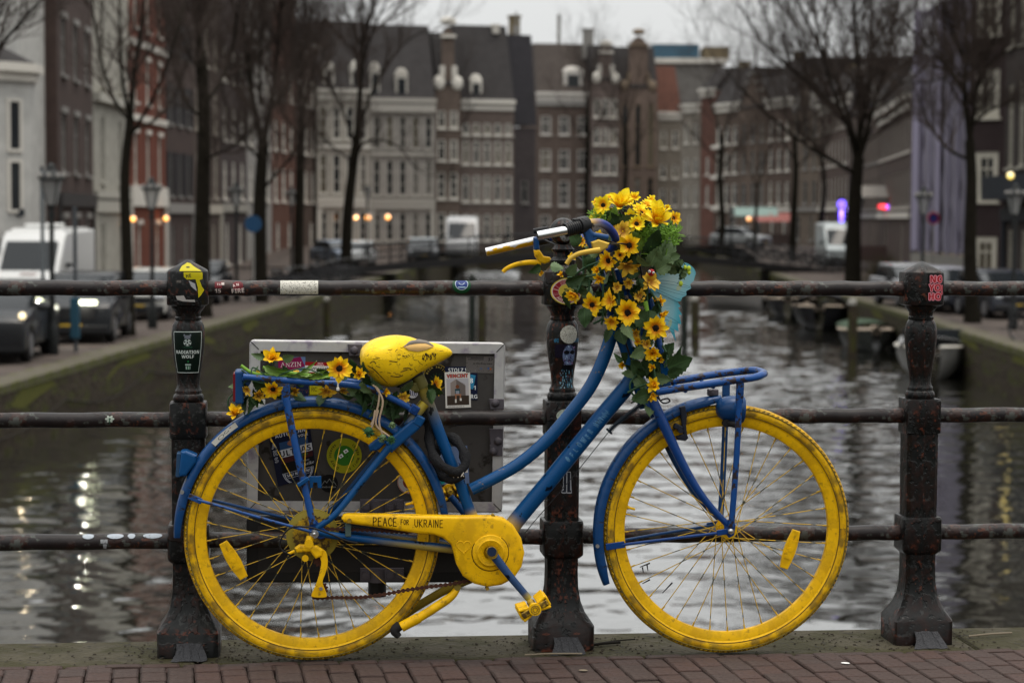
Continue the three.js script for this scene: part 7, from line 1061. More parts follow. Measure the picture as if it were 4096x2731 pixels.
{ // glass building far behind, only its top storeys clear the roofs
  const z = 300, g = world('glass_building', 'distant blue glass upper storeys above the red roof', 'building', V(X(2700, z), Q, -z)), y0 = 3 + (870 - 236) * z / FPX;
  part(g, 'wall', box(11, y0 - 0.6, 10, 0.8, y0 / 2 - 0.3, -5), wm([0.14, 0.13, 0.12], 1));
  for (let k = 0; k < 6; k++) part(g, 'pane', box(1.02, 1.75, 0.1, -2.9 + k * 1.07, y0 + 0.95, 0.1), phys([0.03, 0.085, 0.13], 0.12)); part(g, 'roof', box(12, 0.7, 11, 1.0, y0 - 0.3, -5), M.trim); part(g, 'upper_storey', box(6.6, 1.95, 8, -0.2, y0 + 1.03, -4.0), std([0.05, 0.08, 0.10], 0.4)); part(g, 'plant_room', box(3.6, 1.7, 6, 5.6, y0 + 0.9, -4), M.tan);
}
for (const [px, y0, y1, w, z, label, n] of [[2065, 45, 135, 10, 172, 'thin roof mast standing behind the slate house', 1], [2235, 62, 165, 14, 207, 'pale roof vent stack on the broad brown house', 0], [2352, 118, 165, 44, 207, 'dark rooftop plant box on the broad brown house', 2]]) {
  const b = at(px, y1 + 70, z), t = at(px, y0, z), g = world('roof_vent', label, 'roof vent', b), h = t.y - b.y, ww = w * z / FPX;
  if (n === 1) part(g, 'mast', [tube([V(0, 0, 0), V(0, h, 0)], 0.06, { seg: 6 }), box(0.5, 0.9, 0.2, 0, h * 0.5, 0)], M.trimGrey); else part(g, 'stack', [box(ww, h, ww, 0, h / 2, 0), box(ww * 1.15, 0.14, ww * 1.15, 0, h, 0)], M.trimGrey);
}
{ // house wrapped in violet netting on scaffolding
  const { g, Wd } = house('scaffolded_house', 'tall house front wrapped in pale violet scaffold sheeting', { px: [3752, 3990], z: [105, 92], h: 12.6, y: Q + 0.2, wall: wm([0.081, 0.062, 0.062], 0), rows: [[0.3, 2.4], [3.4, 5.4], [6.4, 8.4], [9.4, 11.4]], bays: 4, ww: 1.1, trim: M.trimGrey, roof: 2.4 });
  const net = phys([0.24, 0.225, 0.285], 0.8, { specularIntensity: 0.2, transparent: true, opacity: 0.7, side: THREE.DoubleSide }), netB = std([0.24, 0.22, 0.30], 0.8), n = 6;
  for (let k = 0; k < n; k++) for (let r = 0; r < 5; r++) part(g, 'sheeting', grid(8, 8, (i, j) => V((k + i / 8) * Wd / n, 1.3 + (r + j / 8) * 2.3, 1.22 + 0.05 * Math.sin(i * 0.8 + k * 2 + r) * Math.sin(j * 0.8)), (i, j) => [i, j]), net);
  for (let k = 0; k <= n; k++) part(g, 'scaffold_pole', tube([V(k * Wd / n, 0, 1.3), V(k * Wd / n, 13.4, 1.3)], 0.045, { seg: 6 }), netB);
  for (const k of [0, 3]) part(g, 'sheeting_lap', box(k ? 0.9 : 1.8, 11.6, 0.02, k * Wd / n + (k ? 0 : 0.9), 7.1, 1.36), netB); for (let r = 0; r < 6; r++) part(g, 'scaffold_plank', box(Wd, 0.06, 1.0, Wd / 2, 1.2 + r * 2.3, 0.7), M.wood);
  part(g, 'hoarding', box(Wd, 1.1, 0.05, Wd / 2, 0.62, 1.34), std([0.20, 0.19, 0.17], 0.7));
}
house('brick_house', 'very dark brick house with two big white framed windows', { px: [3866, 4012], z: [89, 88], h: 15, wall: wm([0.041, 0.029, 0.029], 2), rows: [[0.4, 2.3, 1], [3.75, 5.8, 1], [7.2, 9.2, 1], [10.6, 12.4, 1]], bays: 1, ww: 1.06, ft: 0.26, trim: std([0.46, 0.43, 0.36], 0.6), roof: 3 });
house('brick_house', 'dark shop house with cream window bars and black awning', { px: [4012, 4240], z: [83.6, 74], h: 15, wall: wm([0.039, 0.032, 0.029], 0), rows: [[0.3, 2.6, 4], [5.0, 8.2, 5], [9.6, 12, 5]], bays: 5, ww: 0.9, trim: std([0.32, 0.30, 0.25], 0.6), base: 3, baseMat: M.shutter, roof: 3, bands: [[4.2, 0.9, 0.9, M.shutter]] });
// ---------- bare winter trees along both quays ----------
M.bark = std([1, 1, 1], 0.95, { specularIntensity: 0.1, map: tex(256, (i, x, y) => mix3([0.006, 0.005, 0.004], [0.017, 0.0145, 0.010], N3[y * 1024 + x * 2]), true, 0.8), bumpMap: tex(256, (i, x, y) => N3[y * 1024 + x * 2], false, 0.8), bumpScale: 0.03 });
M.twig = std([0.042, 0.032, 0.027], 0.95, { specularIntensity: 0.1 });
class Wood {                                                // collects tapered limbs of a few sides each
  constructor() { this.p = []; this.n = []; this.u = []; this.i = []; }
  limb(pts, rs, sides) {
    let side = V(0.3, 0.1, 1), len = 0;
    pts.forEach((p, k) => {
      const T = pts[Math.min(k + 1, pts.length - 1)].clone().sub(pts[Math.max(k - 1, 0)]).normalize(); side.addScaledVector(T, -side.dot(T)).normalize(); const b = T.clone().cross(side); if (k) len += p.distanceTo(pts[k - 1]);
      for (let s = 0; s <= sides; s++) { const a = s / sides * 2 * Math.PI, d = side.clone().multiplyScalar(Math.cos(a)).addScaledVector(b, Math.sin(a)); this.p.push(p.x + d.x * rs[k], p.y + d.y * rs[k], p.z + d.z * rs[k]); this.n.push(d.x, d.y, d.z); this.u.push(s / sides * 0.8, len); }
    });
    const base = this.p.length / 3 - pts.length * (sides + 1);
    for (let k = 0; k < pts.length - 1; k++) for (let s = 0; s < sides; s++) { const a = base + k * (sides + 1) + s, c = a + sides + 1; this.i.push(a, a + 1, c + 1, a, c + 1, c); }
  }
  geo() { const g = new THREE.BufferGeometry(); g.setAttribute('position', new THREE.Float32BufferAttribute(this.p, 3)); g.setAttribute('normal', new THREE.Float32BufferAttribute(this.n, 3)); g.setAttribute('uv', new THREE.Float32BufferAttribute(this.u, 2)); g.setIndex(this.i); return g; }
}
// trunk: photograph points up the trunk at distance z; limbs: [px path] of main branches; then finer branching on all of them
function tree(label, z, trunk, r0, limbs, o = {}) {
  reseed(o.seed ?? Math.round(z * 13));
  const A = ([px, py, dz = 0]) => at(px, py, z + dz), foot = A(trunk[0]), g = world('bare_tree', label, 'tree', foot), wood = new Wood(), crown = new Wood(), loc = (p) => p.sub(foot);
  const T = trunk.map((q) => loc(A(q))), tc = curve(T, 14); wood.limb(tc, tc.map((_, k) => r0 * lerp(1.12, o.taper ?? 0.72, k / 14) * (k === 0 ? 1.25 : 1)), 10);
  const deep = o.deep ?? 3;
  const grow = (p, d, len, r, lv) => {
    r = Math.max(r, 0.0042);
    const n = lv < 2 ? 5 : 3, pts = [p.clone()], rs = [r]; let q = p.clone(), dir = d.clone();
    for (let k = 1; k <= n; k++) { dir.add(V(rr(-1, 1), rr(-0.6, 1.0) + (o.rise ?? 0.35), rr(-1, 1)).multiplyScalar(lv < 2 ? 0.13 : 0.2)).normalize(); q = q.clone().addScaledVector(dir, len / n); pts.push(q); rs.push(r * lerp(1, 0.45, k / n)); }
    (lv < 1 ? wood : crown).limb(pts, rs, lv < 1 ? 7 : lv < 2 ? 5 : 3);
    if (lv >= deep) return;
    const kids = lv < 2 ? 6 : lv < 3 ? 4 : 3;
    for (let k = 0; k < kids; k++) { const t = lerp(0.25, 1, (k + rnd()) / kids), f = t * n, i = Math.min(n - 1, Math.floor(f)), at0 = pts[i].clone().lerp(pts[i + 1], f - i), s = pts[i + 1].clone().sub(pts[i]).normalize(), v = V(rr(-1, 1), rr(-0.5, 1), rr(-1, 1)); v.addScaledVector(s, -v.dot(s)).normalize(); grow(at0, s.multiplyScalar(0.78).addScaledVector(v, rr(0.4, 0.75)).normalize(), len * rr(0.45, 0.7), lerp(r, r * 0.45, t) * rr(0.5, 0.72), lv + 1); }
  };
  for (const [path, r] of limbs) {
    const c = curve(path.map((q) => loc(A(q))), 10), rs = c.map((_, k) => r * 0.8 * lerp(1, 0.28, k / 10)); wood.limb(c, rs, 7);
    const L0 = c[0].distanceTo(c[10]);
    for (let k = 2; k <= 10; k++) for (let m = 0; m < (k === 10 ? 2 : o.fork ?? 1); m++) { const s = c[k].clone().sub(c[k - 1]).normalize(), v = V(rr(-1, 1), rr(-0.3, 1), rr(-1, 1)); v.addScaledVector(s, -v.dot(s)).normalize(); grow(c[k].clone(), s.multiplyScalar(0.8).addScaledVector(v, k === 10 ? 0.25 : rr(0.45, 0.8)).normalize(), L0 * rr(0.28, 0.5), rs[k] * rr(0.45, 0.75), 1); }
  }
  part(g, 'trunk', wood.geo(), M.bark); part(g, 'crown', crown.geo(), M.twig);
}
tree('slender dark tree with branches forking upwards beside the parked light car', 53.5, [[512, 1350], [506, 1000], [498, 700], [520, 470]], 0.15, [[[[516, 480], [455, 400, 1], [405, 250, 2], [372, 60, 2], [360, -160, 3]], 0.075], [[[520, 470], [535, 300], [560, 120, -1], [590, -120, -1]], 0.10], [[[520, 480], [490, 330, -1], [480, 150, -1], [468, -100]], 0.07], [[[522, 540], [590, 430, -1], [660, 280, -2], [720, 80, -2], [760, -120]], 0.06], [[[530, 520], [620, 480, 1], [700, 380, 2], [760, 200, 2]], 0.045]]);
tree('thick dark trunk in front of the brown shuttered houses', 63.5, [[812, 1300], [806, 1000], [812, 700], [815, 460], [800, 200]], 0.24, [[[[800, 220], [790, 60], [800, -160]], 0.15], [[[812, 640], [900, 600, -1], [970, 560, -2], [1040, 470, -2]], 0.06], [[[814, 420], [880, 330, 1], [930, 180, 2], [960, -60]], 0.08], [[[812, 480], [740, 400, 1], [690, 240, 2], [650, 20, 2]], 0.075], [[[806, 300], [740, 180, -1], [700, 20, -1]], 0.06]], { deep: 4, fork: 2 });
tree('dark twin tree with a broad forked trunk before the grey white house', 75, [[1042, 1270], [1036, 1000], [1040, 760], [1052, 560]], 0.27, [[[[1050, 580], [1010, 400], [985, 180], [960, -80]], 0.17], [[[1052, 570], [1090, 380, 1], [1110, 180, 1], [1130, -100]], 0.16], [[[1048, 760], [1110, 690, -1], [1180, 600, -2], [1260, 420, -3]], 0.07], [[[1040, 640], [960, 540, 1], [900, 400, 2], [870, 240, 2]], 0.07], [[[1052, 480], [1150, 350], [1220, 180], [1250, 0]], 0.07], [[[1040, 420], [1040, 240], [1060, -60]], 0.09]], { deep: 4, fork: 2 });
tree('second dark trunk close behind the twin tree', 85, [[1198, 1230], [1194, 1000], [1200, 700], [1206, 460]], 0.20, [[[[1206, 470], [1180, 260], [1150, -20]], 0.11], [[[1206, 470], [1250, 280, 1], [1300, 60, 1]], 0.11], [[[1204, 560], [1130, 440], [1080, 260]], 0.06], [[[1206, 400], [1210, 180], [1230, -80]], 0.09]], { deep: 4, fork: 2 });
tree('tall dark tree with a curved side branch in front of the cream houses', 101, [[1384, 1180], [1388, 900], [1412, 660], [1432, 520]], 0.27, [[[[1428, 560], [1440, 380], [1450, 180], [1440, -80]], 0.22], [[[1436, 520], [1490, 360, 1], [1560, 240, 2], [1660, 140, 3], [1740, 120, 3]], 0.11], [[[1412, 680], [1450, 575, -1], [1520, 560, -2], [1600, 590, -2], [1650, 660, -2], [1690, 690, -2]], 0.10], [[[1424, 600], [1370, 440], [1330, 360], [1260, 250], [1230, 120]], 0.10], [[[1450, 200], [1400, 80], [1350, -60]], 0.09], [[[1450, 260], [1500, 100], [1560, -20], [1640, -120]], 0.09], [[[1400, 640], [1300, 560], [1240, 500]], 0.06], [[[1450, 200], [1480, 60], [1490, -120]], 0.10]], { deep: 4, fork: 1 });
tree('thin bare tree standing by the far end of the left quay', 160, [[1768, 1040], [1772, 860], [1790, 640], [1800, 480]], 0.20, [[[[1798, 500], [1770, 360], [1740, 260]], 0.10], [[[1800, 490], [1830, 340], [1870, 240]], 0.10], [[[1794, 600], [1850, 500], [1900, 420]], 0.07], [[[1796, 560], [1740, 460], [1700, 400]], 0.07]]);
tree('thin bare tree before the broad dark brown house', 168, [[2350, 1010], [2346, 800], [2352, 560], [2350, 400]], 0.20, [[[[2350, 420], [2320, 280], [2290, 160]], 0.09], [[[2350, 410], [2376, 260], [2390, 130]], 0.09], [[[2350, 560], [2420, 440], [2470, 340]], 0.07], [[[2350, 600], [2290, 480], [2240, 400]], 0.07], [[[2348, 700], [2420, 620], [2500, 590]], 0.05]]);
tree('large bare tree with a vase of upright limbs on the scaffold side quay', 90, [[3412, 1190], [3416, 900], [3426, 720], [3436, 630]], 0.34, [[[[3430, 700], [3330, 640, -1], [3240, 590, -2], [3120, 500, -2], [2990, 380, -3], [2900, 280, -3]], 0.12], [[[3432, 660], [3390, 500], [3330, 420], [3200, 300], [3060, 180], [2960, 20]], 0.15], [[[3436, 630], [3400, 480, 1], [3330, 280, 2], [3230, 80, 2], [3150, -100]], 0.15], [[[3440, 630], [3440, 430], [3430, 200], [3410, -60]], 0.18], [[[3440, 640], [3480, 480], [3540, 280], [3580, 60], [3620, -120]], 0.14], [[[3446, 620], [3500, 500, 2], [3580, 440, 3], [3660, 380, 3]], 0.09], [[[3438, 600], [3350, 400, -2], [3280, 180, -3], [3260, -40]], 0.11], [[[3440, 560], [3480, 340], [3490, 120], [3480, -80]], 0.12]], { deep: 4, fork: 2, rise: 0.45 });
tree('crooked dark tree leaning over the quay before the dark shop house', 62, [[3892, 1290], [3882, 1000], [3888, 700], [3880, 560]], 0.20, [[[[3884, 640], [3800, 600, 1], [3740, 530, 2], [3690, 430, 3], [3640, 300, 3]], 0.075], [[[3882, 560], [3860, 360], [3870, 180], [3850, -40]], 0.13], [[[3882, 560], [3930, 300], [4000, 220], [4090, 190]], 0.09], [[[3880, 420], [3940, 260], [3990, 120], [4040, -40]], 0.085], [[[3870, 360], [3760, 240], [3680, 150], [3600, 60]], 0.07], [[[3866, 240], [3790, 80], [3740, -60]], 0.07], [[[3884, 500], [4000, 420, -1], [4100, 400, -1]], 0.06], [[[3876, 320], [3820, 300, -2], [3700, 330, -3], [3600, 330, -3]], 0.06]], { deep: 4, fork: 2 });
tree('thin bare tree behind the market awning on the far street', 150, [[3280, 1010], [3285, 880], [3300, 760], [3290, 640]], 0.19, [[[[3290, 650], [3240, 540], [3200, 400]], 0.09], [[[3292, 640], [3320, 500], [3360, 360]], 0.09], [[[3290, 660], [3290, 480], [3280, 330]], 0.09]]);
tree('young bare tree beyond the bridge under the large crown', 130, [[3020, 1010], [3024, 880], [3030, 760]], 0.12, [[[[3030, 760], [2990, 640], [2960, 540]], 0.06], [[[3030, 760], [3070, 620], [3110, 500]], 0.06], [[[3030, 760], [3036, 600], [3030, 460]], 0.06]]);
tree('faint bare tree in front of the carved white gable', 158, [[2500, 1010], [2498, 820], [2506, 640], [2500, 520]], 0.17, [[[[2500, 530], [2460, 400], [2430, 280]], 0.08], [[[2500, 520], [2540, 380], [2560, 260]], 0.08], [[[2504, 640], [2570, 540], [2620, 460]], 0.06], [[[2502, 600], [2440, 500], [2400, 420]], 0.06]], { deep: 4 });
tree('bare tree with drooping limbs between the red wall and the awnings', 140, [[2884, 1020], [2890, 860], [2880, 700], [2890, 560]], 0.2, [[[[2890, 570], [2850, 420], [2800, 300]], 0.09], [[[2890, 560], [2930, 420], [2960, 300]], 0.09], [[[2884, 680], [2960, 580], [3030, 500]], 0.07], [[[2884, 660], [2800, 560], [2740, 500]], 0.07]], { deep: 4 });
tree('bare tree on the far quay seen through the large crown', 122, [[3170, 1040], [3176, 860], [3184, 700], [3180, 560]], 0.2, [[[[3180, 570], [3140, 420], [3120, 240]], 0.09], [[[3180, 560], [3230, 420], [3250, 260]], 0.09], [[[3182, 680], [3260, 580], [3320, 480]], 0.07], [[[3180, 640], [3100, 520], [3040, 420]], 0.07]], { deep: 4 });
{ // boughs of a near tree outside the frame reach into the upper left corner
  tree('dark near bough crossing the upper corner above the white bay', 40, [[-420, 1500], [-330, 900], [-260, 500]], 0.22, [[[[-260, 520], [-60, 260], [60, 110], [170, -10], [280, -120]], 0.07], [[[-260, 500], [-120, 260], [-20, 90], [40, -60]], 0.08], [[[-40, 240], [20, 160], [100, 90], [190, 60]], 0.02]]);
}
{ // round shrub on the far quay
  reseed(88); const p = V(X(3545, 96), gyr(96), -96), g = world('leafless_shrub', 'olive brown rounded shrub beside the large tree trunk', 'shrub', p), w = new Wood(); for (let k = 0; k < 420; k++) { const a = rr(0, 6.3), e = rr(0.1, 1.5), d = V(Math.cos(a) * Math.cos(e), Math.sin(e), Math.sin(a) * Math.cos(e)), l = rr(0.7, 1.7); w.limb([V(0, 0, 0), d.clone().multiplyScalar(l * 0.6).add(V(0, 0.1, 0)), d.clone().multiplyScalar(l)], [0.02, 0.014, 0.006], 3); } part(g, 'stem', w.geo(), std([0.05, 0.042, 0.022], 0.9));
}
// ---------- street lamps, vehicles, boats, bicycles, signs ----------
function lamp(label, px, z, y0, top, lantern = 0.95, lit) {
  const foot = V(X(px, z), y0, -z), h = at(px, top, z).y - y0, g = world('street_lamp', label, 'street lamp', foot, 'crown lanterns along the canal'), im = std([0.014, 0.015, 0.015], 0.5);
  delete g.userData.group;
  const s = lantern, yb = h - s; part(g, 'post', [lathe([[0.0, 0], [0.13, 0], [0.13, 0.5], [0.09, 0.62], [0.06, 0.8], [0.05, yb - 0.3], [0.085, yb - 0.22], [0.05, yb - 0.12], [0.09, yb]], 14)], im);
  part(g, 'lantern_frame', [0, 1, 2, 3].flatMap((k) => { const a = k * Math.PI / 2 + Math.PI / 4, c = Math.cos(a), n = Math.sin(a); return [tube([V(c * 0.13 * s, yb, n * 0.13 * s), V(c * 0.27 * s, yb + 0.58 * s, n * 0.27 * s)], 0.016, { seg: 5 })]; }), im);
  part(g, 'pane', (() => { const q = new THREE.CylinderGeometry(0.262 * s, 0.125 * s, 0.57 * s, 4, 1, true); q.rotateY(Math.PI / 4 + Math.PI / 4); q.translate(0, yb + 0.29 * s, 0); return q; })(), lit ? std([0.4, 0.35, 0.2], 0.4) : phys([0.30, 0.30, 0.29], 0.35, { transparent: true, opacity: 0.55, side: THREE.DoubleSide }));
  const cap = part(g, 'crown_cap', lathe([[0.30 * s, yb + 0.58 * s], [0.31 * s, yb + 0.62 * s], [0.25 * s, yb + 0.70 * s], [0.14 * s, yb + 0.80 * s], [0.10 * s, yb + 0.84 * s], [0.12 * s, yb + 0.90 * s], [0.05 * s, yb + 0.95 * s], [0, yb + s]], 16), im);
  const pts = []; for (let k = 0; k < 8; k++) { const a = k * Math.PI / 4; pts.push(ball(V(Math.cos(a) * 0.29 * s, yb + 0.68 * s, Math.sin(a) * 0.29 * s), 0.05 * s, 1, 1.4, 1, 8, 6)); } tag(part(cap, 'finial', pts, M.trimGrey), null, null, null, 'stuff');
}
lamp('black crown lantern on a slim post in front of the white van', 205, 46, Q, 648, 0.92);
lamp('dark crown lantern post before the orange brick house', 606, 57, Q, 706, 0.86);
lamp('dark crown lantern in front of the brown houses between the trunks', 944, 76, Q, 726, 0.85);
lamp('dark crown lantern beside the twin tree near the blue round sign', 1165, 88, Q, 744, 0.8);
lamp('small crown lantern in front of the cream house with lit globes', 1468, 118, Q + 0.8, 740, 0.8);
lamp('crown lantern in front of the violet scaffold sheeting', 3690, 72, Q, 742, 0.95);
lamp('crown lantern on the dark post by the shop with the yellow light', 4056, 58, Q, 730, 0.86);
lamp('crown lantern half hidden by the large tree trunk', 3436, 97, gyr(97), 770, 0.8);
lamp('pale topped lantern near the reddish far wall', 2922, 140, FY, 822, 0.8);
// glowing lamps: a small globe and its light
function glow(name, label, px, py, z, r, color, power, group, cat = 'wall lamp') {
  const p = at(px, py, z), g = world(name, label, cat, p, null); if (group) g.userData.group = group;
  part(g, 'globe', new THREE.SphereGeometry(r, 16, 10), std([0.8, 0.8, 0.8], 0.4, { emissive: new THREE.Color(...color), emissiveIntensity: 1 })); part(g, 'bracket', [box(0.06, 0.06, 0.3, 0, r + 0.03, -0.15), box(0.05, 0.12, 0.05, 0, r, 0)], M.black);
  const l = new THREE.PointLight(new THREE.Color(...color.map((c) => c / Math.max(...color))), power, 0, 2); l.position.copy(p).add(V(0, 0, r + 0.05)); l.castShadow = true; l.shadow.radius = r / 0.02; scene.add(l);
}
const AMB = [1.5, 0.56, 0.06];
glow('wall_lamp', 'glowing orange wall lamp beside the slender tree on the orange brick house', 531, 875, 95, 0.13, AMB, 0.5);
glow('wall_lamp', 'glowing orange wall lamp at the far corner of the orange brick house', 663, 873, 103, 0.13, AMB, 0.5);
glow('wall_lamp', 'glowing orange globe on the cream house nearest the tree trunk', 1471, 870, 151, 0.2, AMB, 0.8);
glow('wall_lamp', 'glowing orange globe on the cream house farther from the tree trunk', 1551, 868, 152, 0.2, AMB, 0.8);
glow('wall_lamp', 'faint orange globe partly behind the tall tree trunk', 1424, 870, 151, 0.16, [1.0, 0.42, 0.12], 2);
glow('wall_lamp', 'glowing orange lamp under the far market awning', 2996, 875, 168, 0.18, [1.2, 0.45, 0.08], 0.5);
glow('shop_lamp', 'glowing yellow lamp over the dark shop house', 4044, 702, 72, 0.12, [1.1, 0.78, 0.05], 0.04);
{ // tall violet neon
  const b = at(3367, 906, 150), t = at(3366, 796, 150), h = t.y - b.y, g = world('neon_sign', 'upright glowing violet neon sign left of the large tree', 'neon sign', b), em = std([0.1, 0.1, 0.2], 0.5, { emissive: new THREE.Color(0.55, 0.30, 3.0), emissiveIntensity: 1 });
  part(g, 'tube', box(0.32, h * 0.62, 0.12, 0, h * 0.31, 0, 0.05), em); part(g, 'ring', new THREE.TorusGeometry(0.18, 0.11, 8, 20).translate(0, h * 0.82, 0), em); part(g, 'backing', box(0.6, h * 1.1, 0.06, 0, h * 0.5, -0.15), M.black);
  const l = new THREE.PointLight(new THREE.Color(0.25, 0.15, 1), 6, 0, 2); l.position.copy(b).add(V(0, h * 0.5, 0.3)); l.castShadow = true; scene.add(l);
}
for (const [px, py, z, w, hgt, c, label] of [[3536, 826, 120, 46, 18, [0.9, 0.05, 0.06], 'small glowing red shop sign near the scaffolded house'], [3556, 828, 119.6, 16, 20, [0.35, 0.15, 1.6], 'small round violet light beside the red shop sign']]) { const p = at(px, py, z), g = world('shop_sign', label, 'sign', p), s = z / FPX; part(g, 'panel', box(w * s, hgt * s, 0.08, 0, 0, 0, 0.03), std([0.2, 0.1, 0.1], 0.5, { emissive: new THREE.Color(...c) })); part(g, 'frame', box(w * s * 1.1, hgt * s * 1.2, 0.06, 0, 0, -0.06), M.black); const l = new THREE.PointLight(new THREE.Color(...c.map((v) => v / Math.max(...c))), 1.5, 0, 2); l.position.copy(p).add(V(0, 0, 0.15)); l.castShadow = true; scene.add(l); }
// vehicles: front towards +x, wheels on y = 0
const carGlass = phys([0.010, 0.012, 0.014], 0.06, { specularIntensity: 0.45 }), carBlack = std([0.012, 0.012, 0.013], 0.45), plateM = std([0.34, 0.22, 0.02], 0.5);
function vehicle(name, label, cat, p, turn, o) {
  const g = world(name, label, cat, p, null, turn), { l, w, h, col } = o, paint = phys(col, 0.3, { specularIntensity: 0.45, clearcoat: 0.25, clearcoatRoughness: 0.1 });
  const wr = o.wr ?? 0.33, ax = o.ax ?? [l * 0.31, -l * 0.29];
  const ex = (pts, wd, bev, m, n) => { const s = new THREE.Shape(pts.map(([x, y]) => new THREE.Vector2(x, y))); for (const a of n === 'body' ? ax : []) { const hole = null; } const q = new THREE.ExtrudeGeometry(s, { depth: wd - 2 * bev, bevelEnabled: true, bevelSize: bev, bevelThickness: bev, bevelOffset: -bev, bevelSegments: 3 }); q.translate(0, 0, -wd / 2 + bev); return part(g, n, metric(toCreasedNormals(q, 0.6)), m); };
  const arch = (x) => { const a = []; for (let k = 0; k <= 8; k++) { const t = Math.PI * k / 8; a.push([x - Math.cos(t) * wr * 1.18, wr * 0.9 + Math.sin(t) * wr * 1.12]); } return a; };
  const body = ex([[-l / 2, 0.3], [-l / 2, 0.24], ...arch(ax[1]), ...arch(ax[0]), [l / 2, 0.24], ...o.front, ...o.deck], w, 0.07, paint, 'body');
  part(g, 'underbody', box(l * 0.9, 0.2, w * 0.8, 0, 0.3, 0), carBlack);
  const cab = ex(o.cabin, w * 0.86, 0.09, carGlass, 'windows');
  ex(o.roof, w * 0.84, 0.04, o.roofMat ?? paint, 'roof');
  for (const x of ax) for (const s of [1, -1]) { const t = part(g, 'wheel', lathe([[0, -0.1], [wr * 0.86, -0.11], [wr, -0.06], [wr, 0.06], [wr * 0.86, 0.11], [0, 0.1]], 24).rotateX(Math.PI / 2).translate(x, wr, s * (w / 2 - 0.13)), M.rubber); part(t, 'rim', disc(V(x, wr, s * (w / 2 - 0.02)), wr * 0.62, 0.02, 18), std([0.2, 0.2, 0.21], 0.35, { metalness: 0.6 })); }
  part(g, 'grille', box(0.05, o.gh ?? 0.2, w * 0.62, l / 2 - 0.0, o.gy ?? 0.62, 0, 0.02), carBlack); part(g, 'number_plate', box(0.03, 0.11, 0.52, l / 2 + 0.02, o.py ?? 0.42, 0), plateM); part(g, 'bumper', box(0.12, 0.22, w * 0.94, l / 2 - 0.02, 0.34, 0, 0.05), carBlack);
  for (const s of [1, -1]) { part(g, 'headlight', ball(V(l / 2 - 0.1, o.hy ?? 0.72, s * w * 0.38), 0.13, 0.8, 0.7, 1.5), o.lampMat ?? std([0.30, 0.31, 0.32], 0.1)); part(g, 'mirror', ball(V(l * 0.17, o.my ?? h * 0.62, s * (w / 2 + 0.1)), 0.1, 0.7, 0.8, 1.3), o.mirror ?? carBlack); part(g, 'tail_lamp', box(0.05, 0.18, 0.22, -l / 2, 0.8, s * w * 0.4, 0.02), M.red); part(g, 'door', ex([[l * 0.12, 0.36], [l * 0.12, h * 0.52], [-l * 0.1, h * 0.53], [-l * 0.1, 0.36]], 0.02, 0.004, paint, 'door').geometry.clone().translate(0, 0, s * (w / 2 + 0.004)), paint); g.children.splice(g.children.findIndex((c) => c.name === 'door'), 1); }
  return { g, paint };
}
const suv = { l: 4.5, w: 1.86, h: 1.66, front: [[2.27, 0.5], [2.24, 0.86], [2.1, 0.98]], deck: [[1.1, 1.08], [-2.1, 1.10], [-2.25, 0.9]], cabin: [[1.25, 1.02], [0.45, 1.56], [-1.7, 1.58], [-2.15, 1.02]], roof: [[0.5, 1.54], [0.4, 1.6], [-1.6, 1.63], [-1.85, 1.56]], wr: 0.36, gy: 0.72, gh: 0.3, hy: 0.8, my: 1.1 };
const hatch = { l: 4.1, w: 1.74, h: 1.48, front: [[2.07, 0.5], [2.02, 0.74], [1.9, 0.84]], deck: [[0.95, 0.96], [-1.95, 0.98], [-2.05, 0.8]], cabin: [[1.15, 0.9], [0.35, 1.40], [-1.35, 1.42], [-1.95, 0.92]], roof: [[0.4, 1.38], [0.3, 1.44], [-1.2, 1.47], [-1.5, 1.40]], gy: 0.6, hy: 0.68, my: 0.95 };
const van = { l: 5.4, w: 2.0, h: 2.62, front: [[2.72, 0.6], [2.66, 1.0], [2.4, 1.16]], deck: [[1.75, 1.32], [1.0, 2.30], [0.7, 2.5], [-2.66, 2.56], [-2.7, 2.4]], cabin: [[1.86, 1.28], [1.12, 2.2], [0.3, 2.2], [0.3, 1.3]], roof: [[0.7, 2.5], [0.5, 2.6], [-2.4, 2.62], [-2.6, 2.52]], wr: 0.35, gy: 0.75, gh: 0.3, hy: 0.95, my: 1.45, ax: [1.75, -1.55] };
const face = (px, z, y, turn = 0) => [V(X(px, z), y, -z), -Math.PI / 2 + turn];
const carOn = (n, label, cat, px, z, y, turn, o) => vehicle(n, label, cat, ...face(px, z, y, turn), o);
const SUV1 = carOn('dark_suv', 'black sport utility car with one bright angular daytime running light', 'car', 338, 52, Q, 0.05, { ...suv, col: [0.010, 0.011, 0.013], lampMat: std([0.05, 0.05, 0.05], 0.1) });
{ // its lit lamp: an L of light
  const em = std([0.8, 0.8, 0.7], 0.4, { emissive: new THREE.Color(3.6, 3.8, 2.4) }), g = SUV1.g; const q = (w, h, y, z) => box(0.05, h, w, 2.27, y, z, 0.02);
  part(g, 'running_light', [q(0.56, 0.10, 0.98, -0.32), q(0.07, 0.46, 0.74, -0.02)], em); const l = new THREE.PointLight(0xfffbe8, 0.5, 0, 2); l.position.copy(g.localToWorld(V(2.5, 0.9, -0.3))); l.castShadow = true; scene.add(l);
}
const C0 = carOn('dark_car', 'black car cut by the picture edge with a small round parking light', 'car', -12, 45, Q, 0.06, { ...suv, col: [0.012, 0.013, 0.015], l: 4.4, lampMat: std([0.05, 0.05, 0.05], 0.1) });
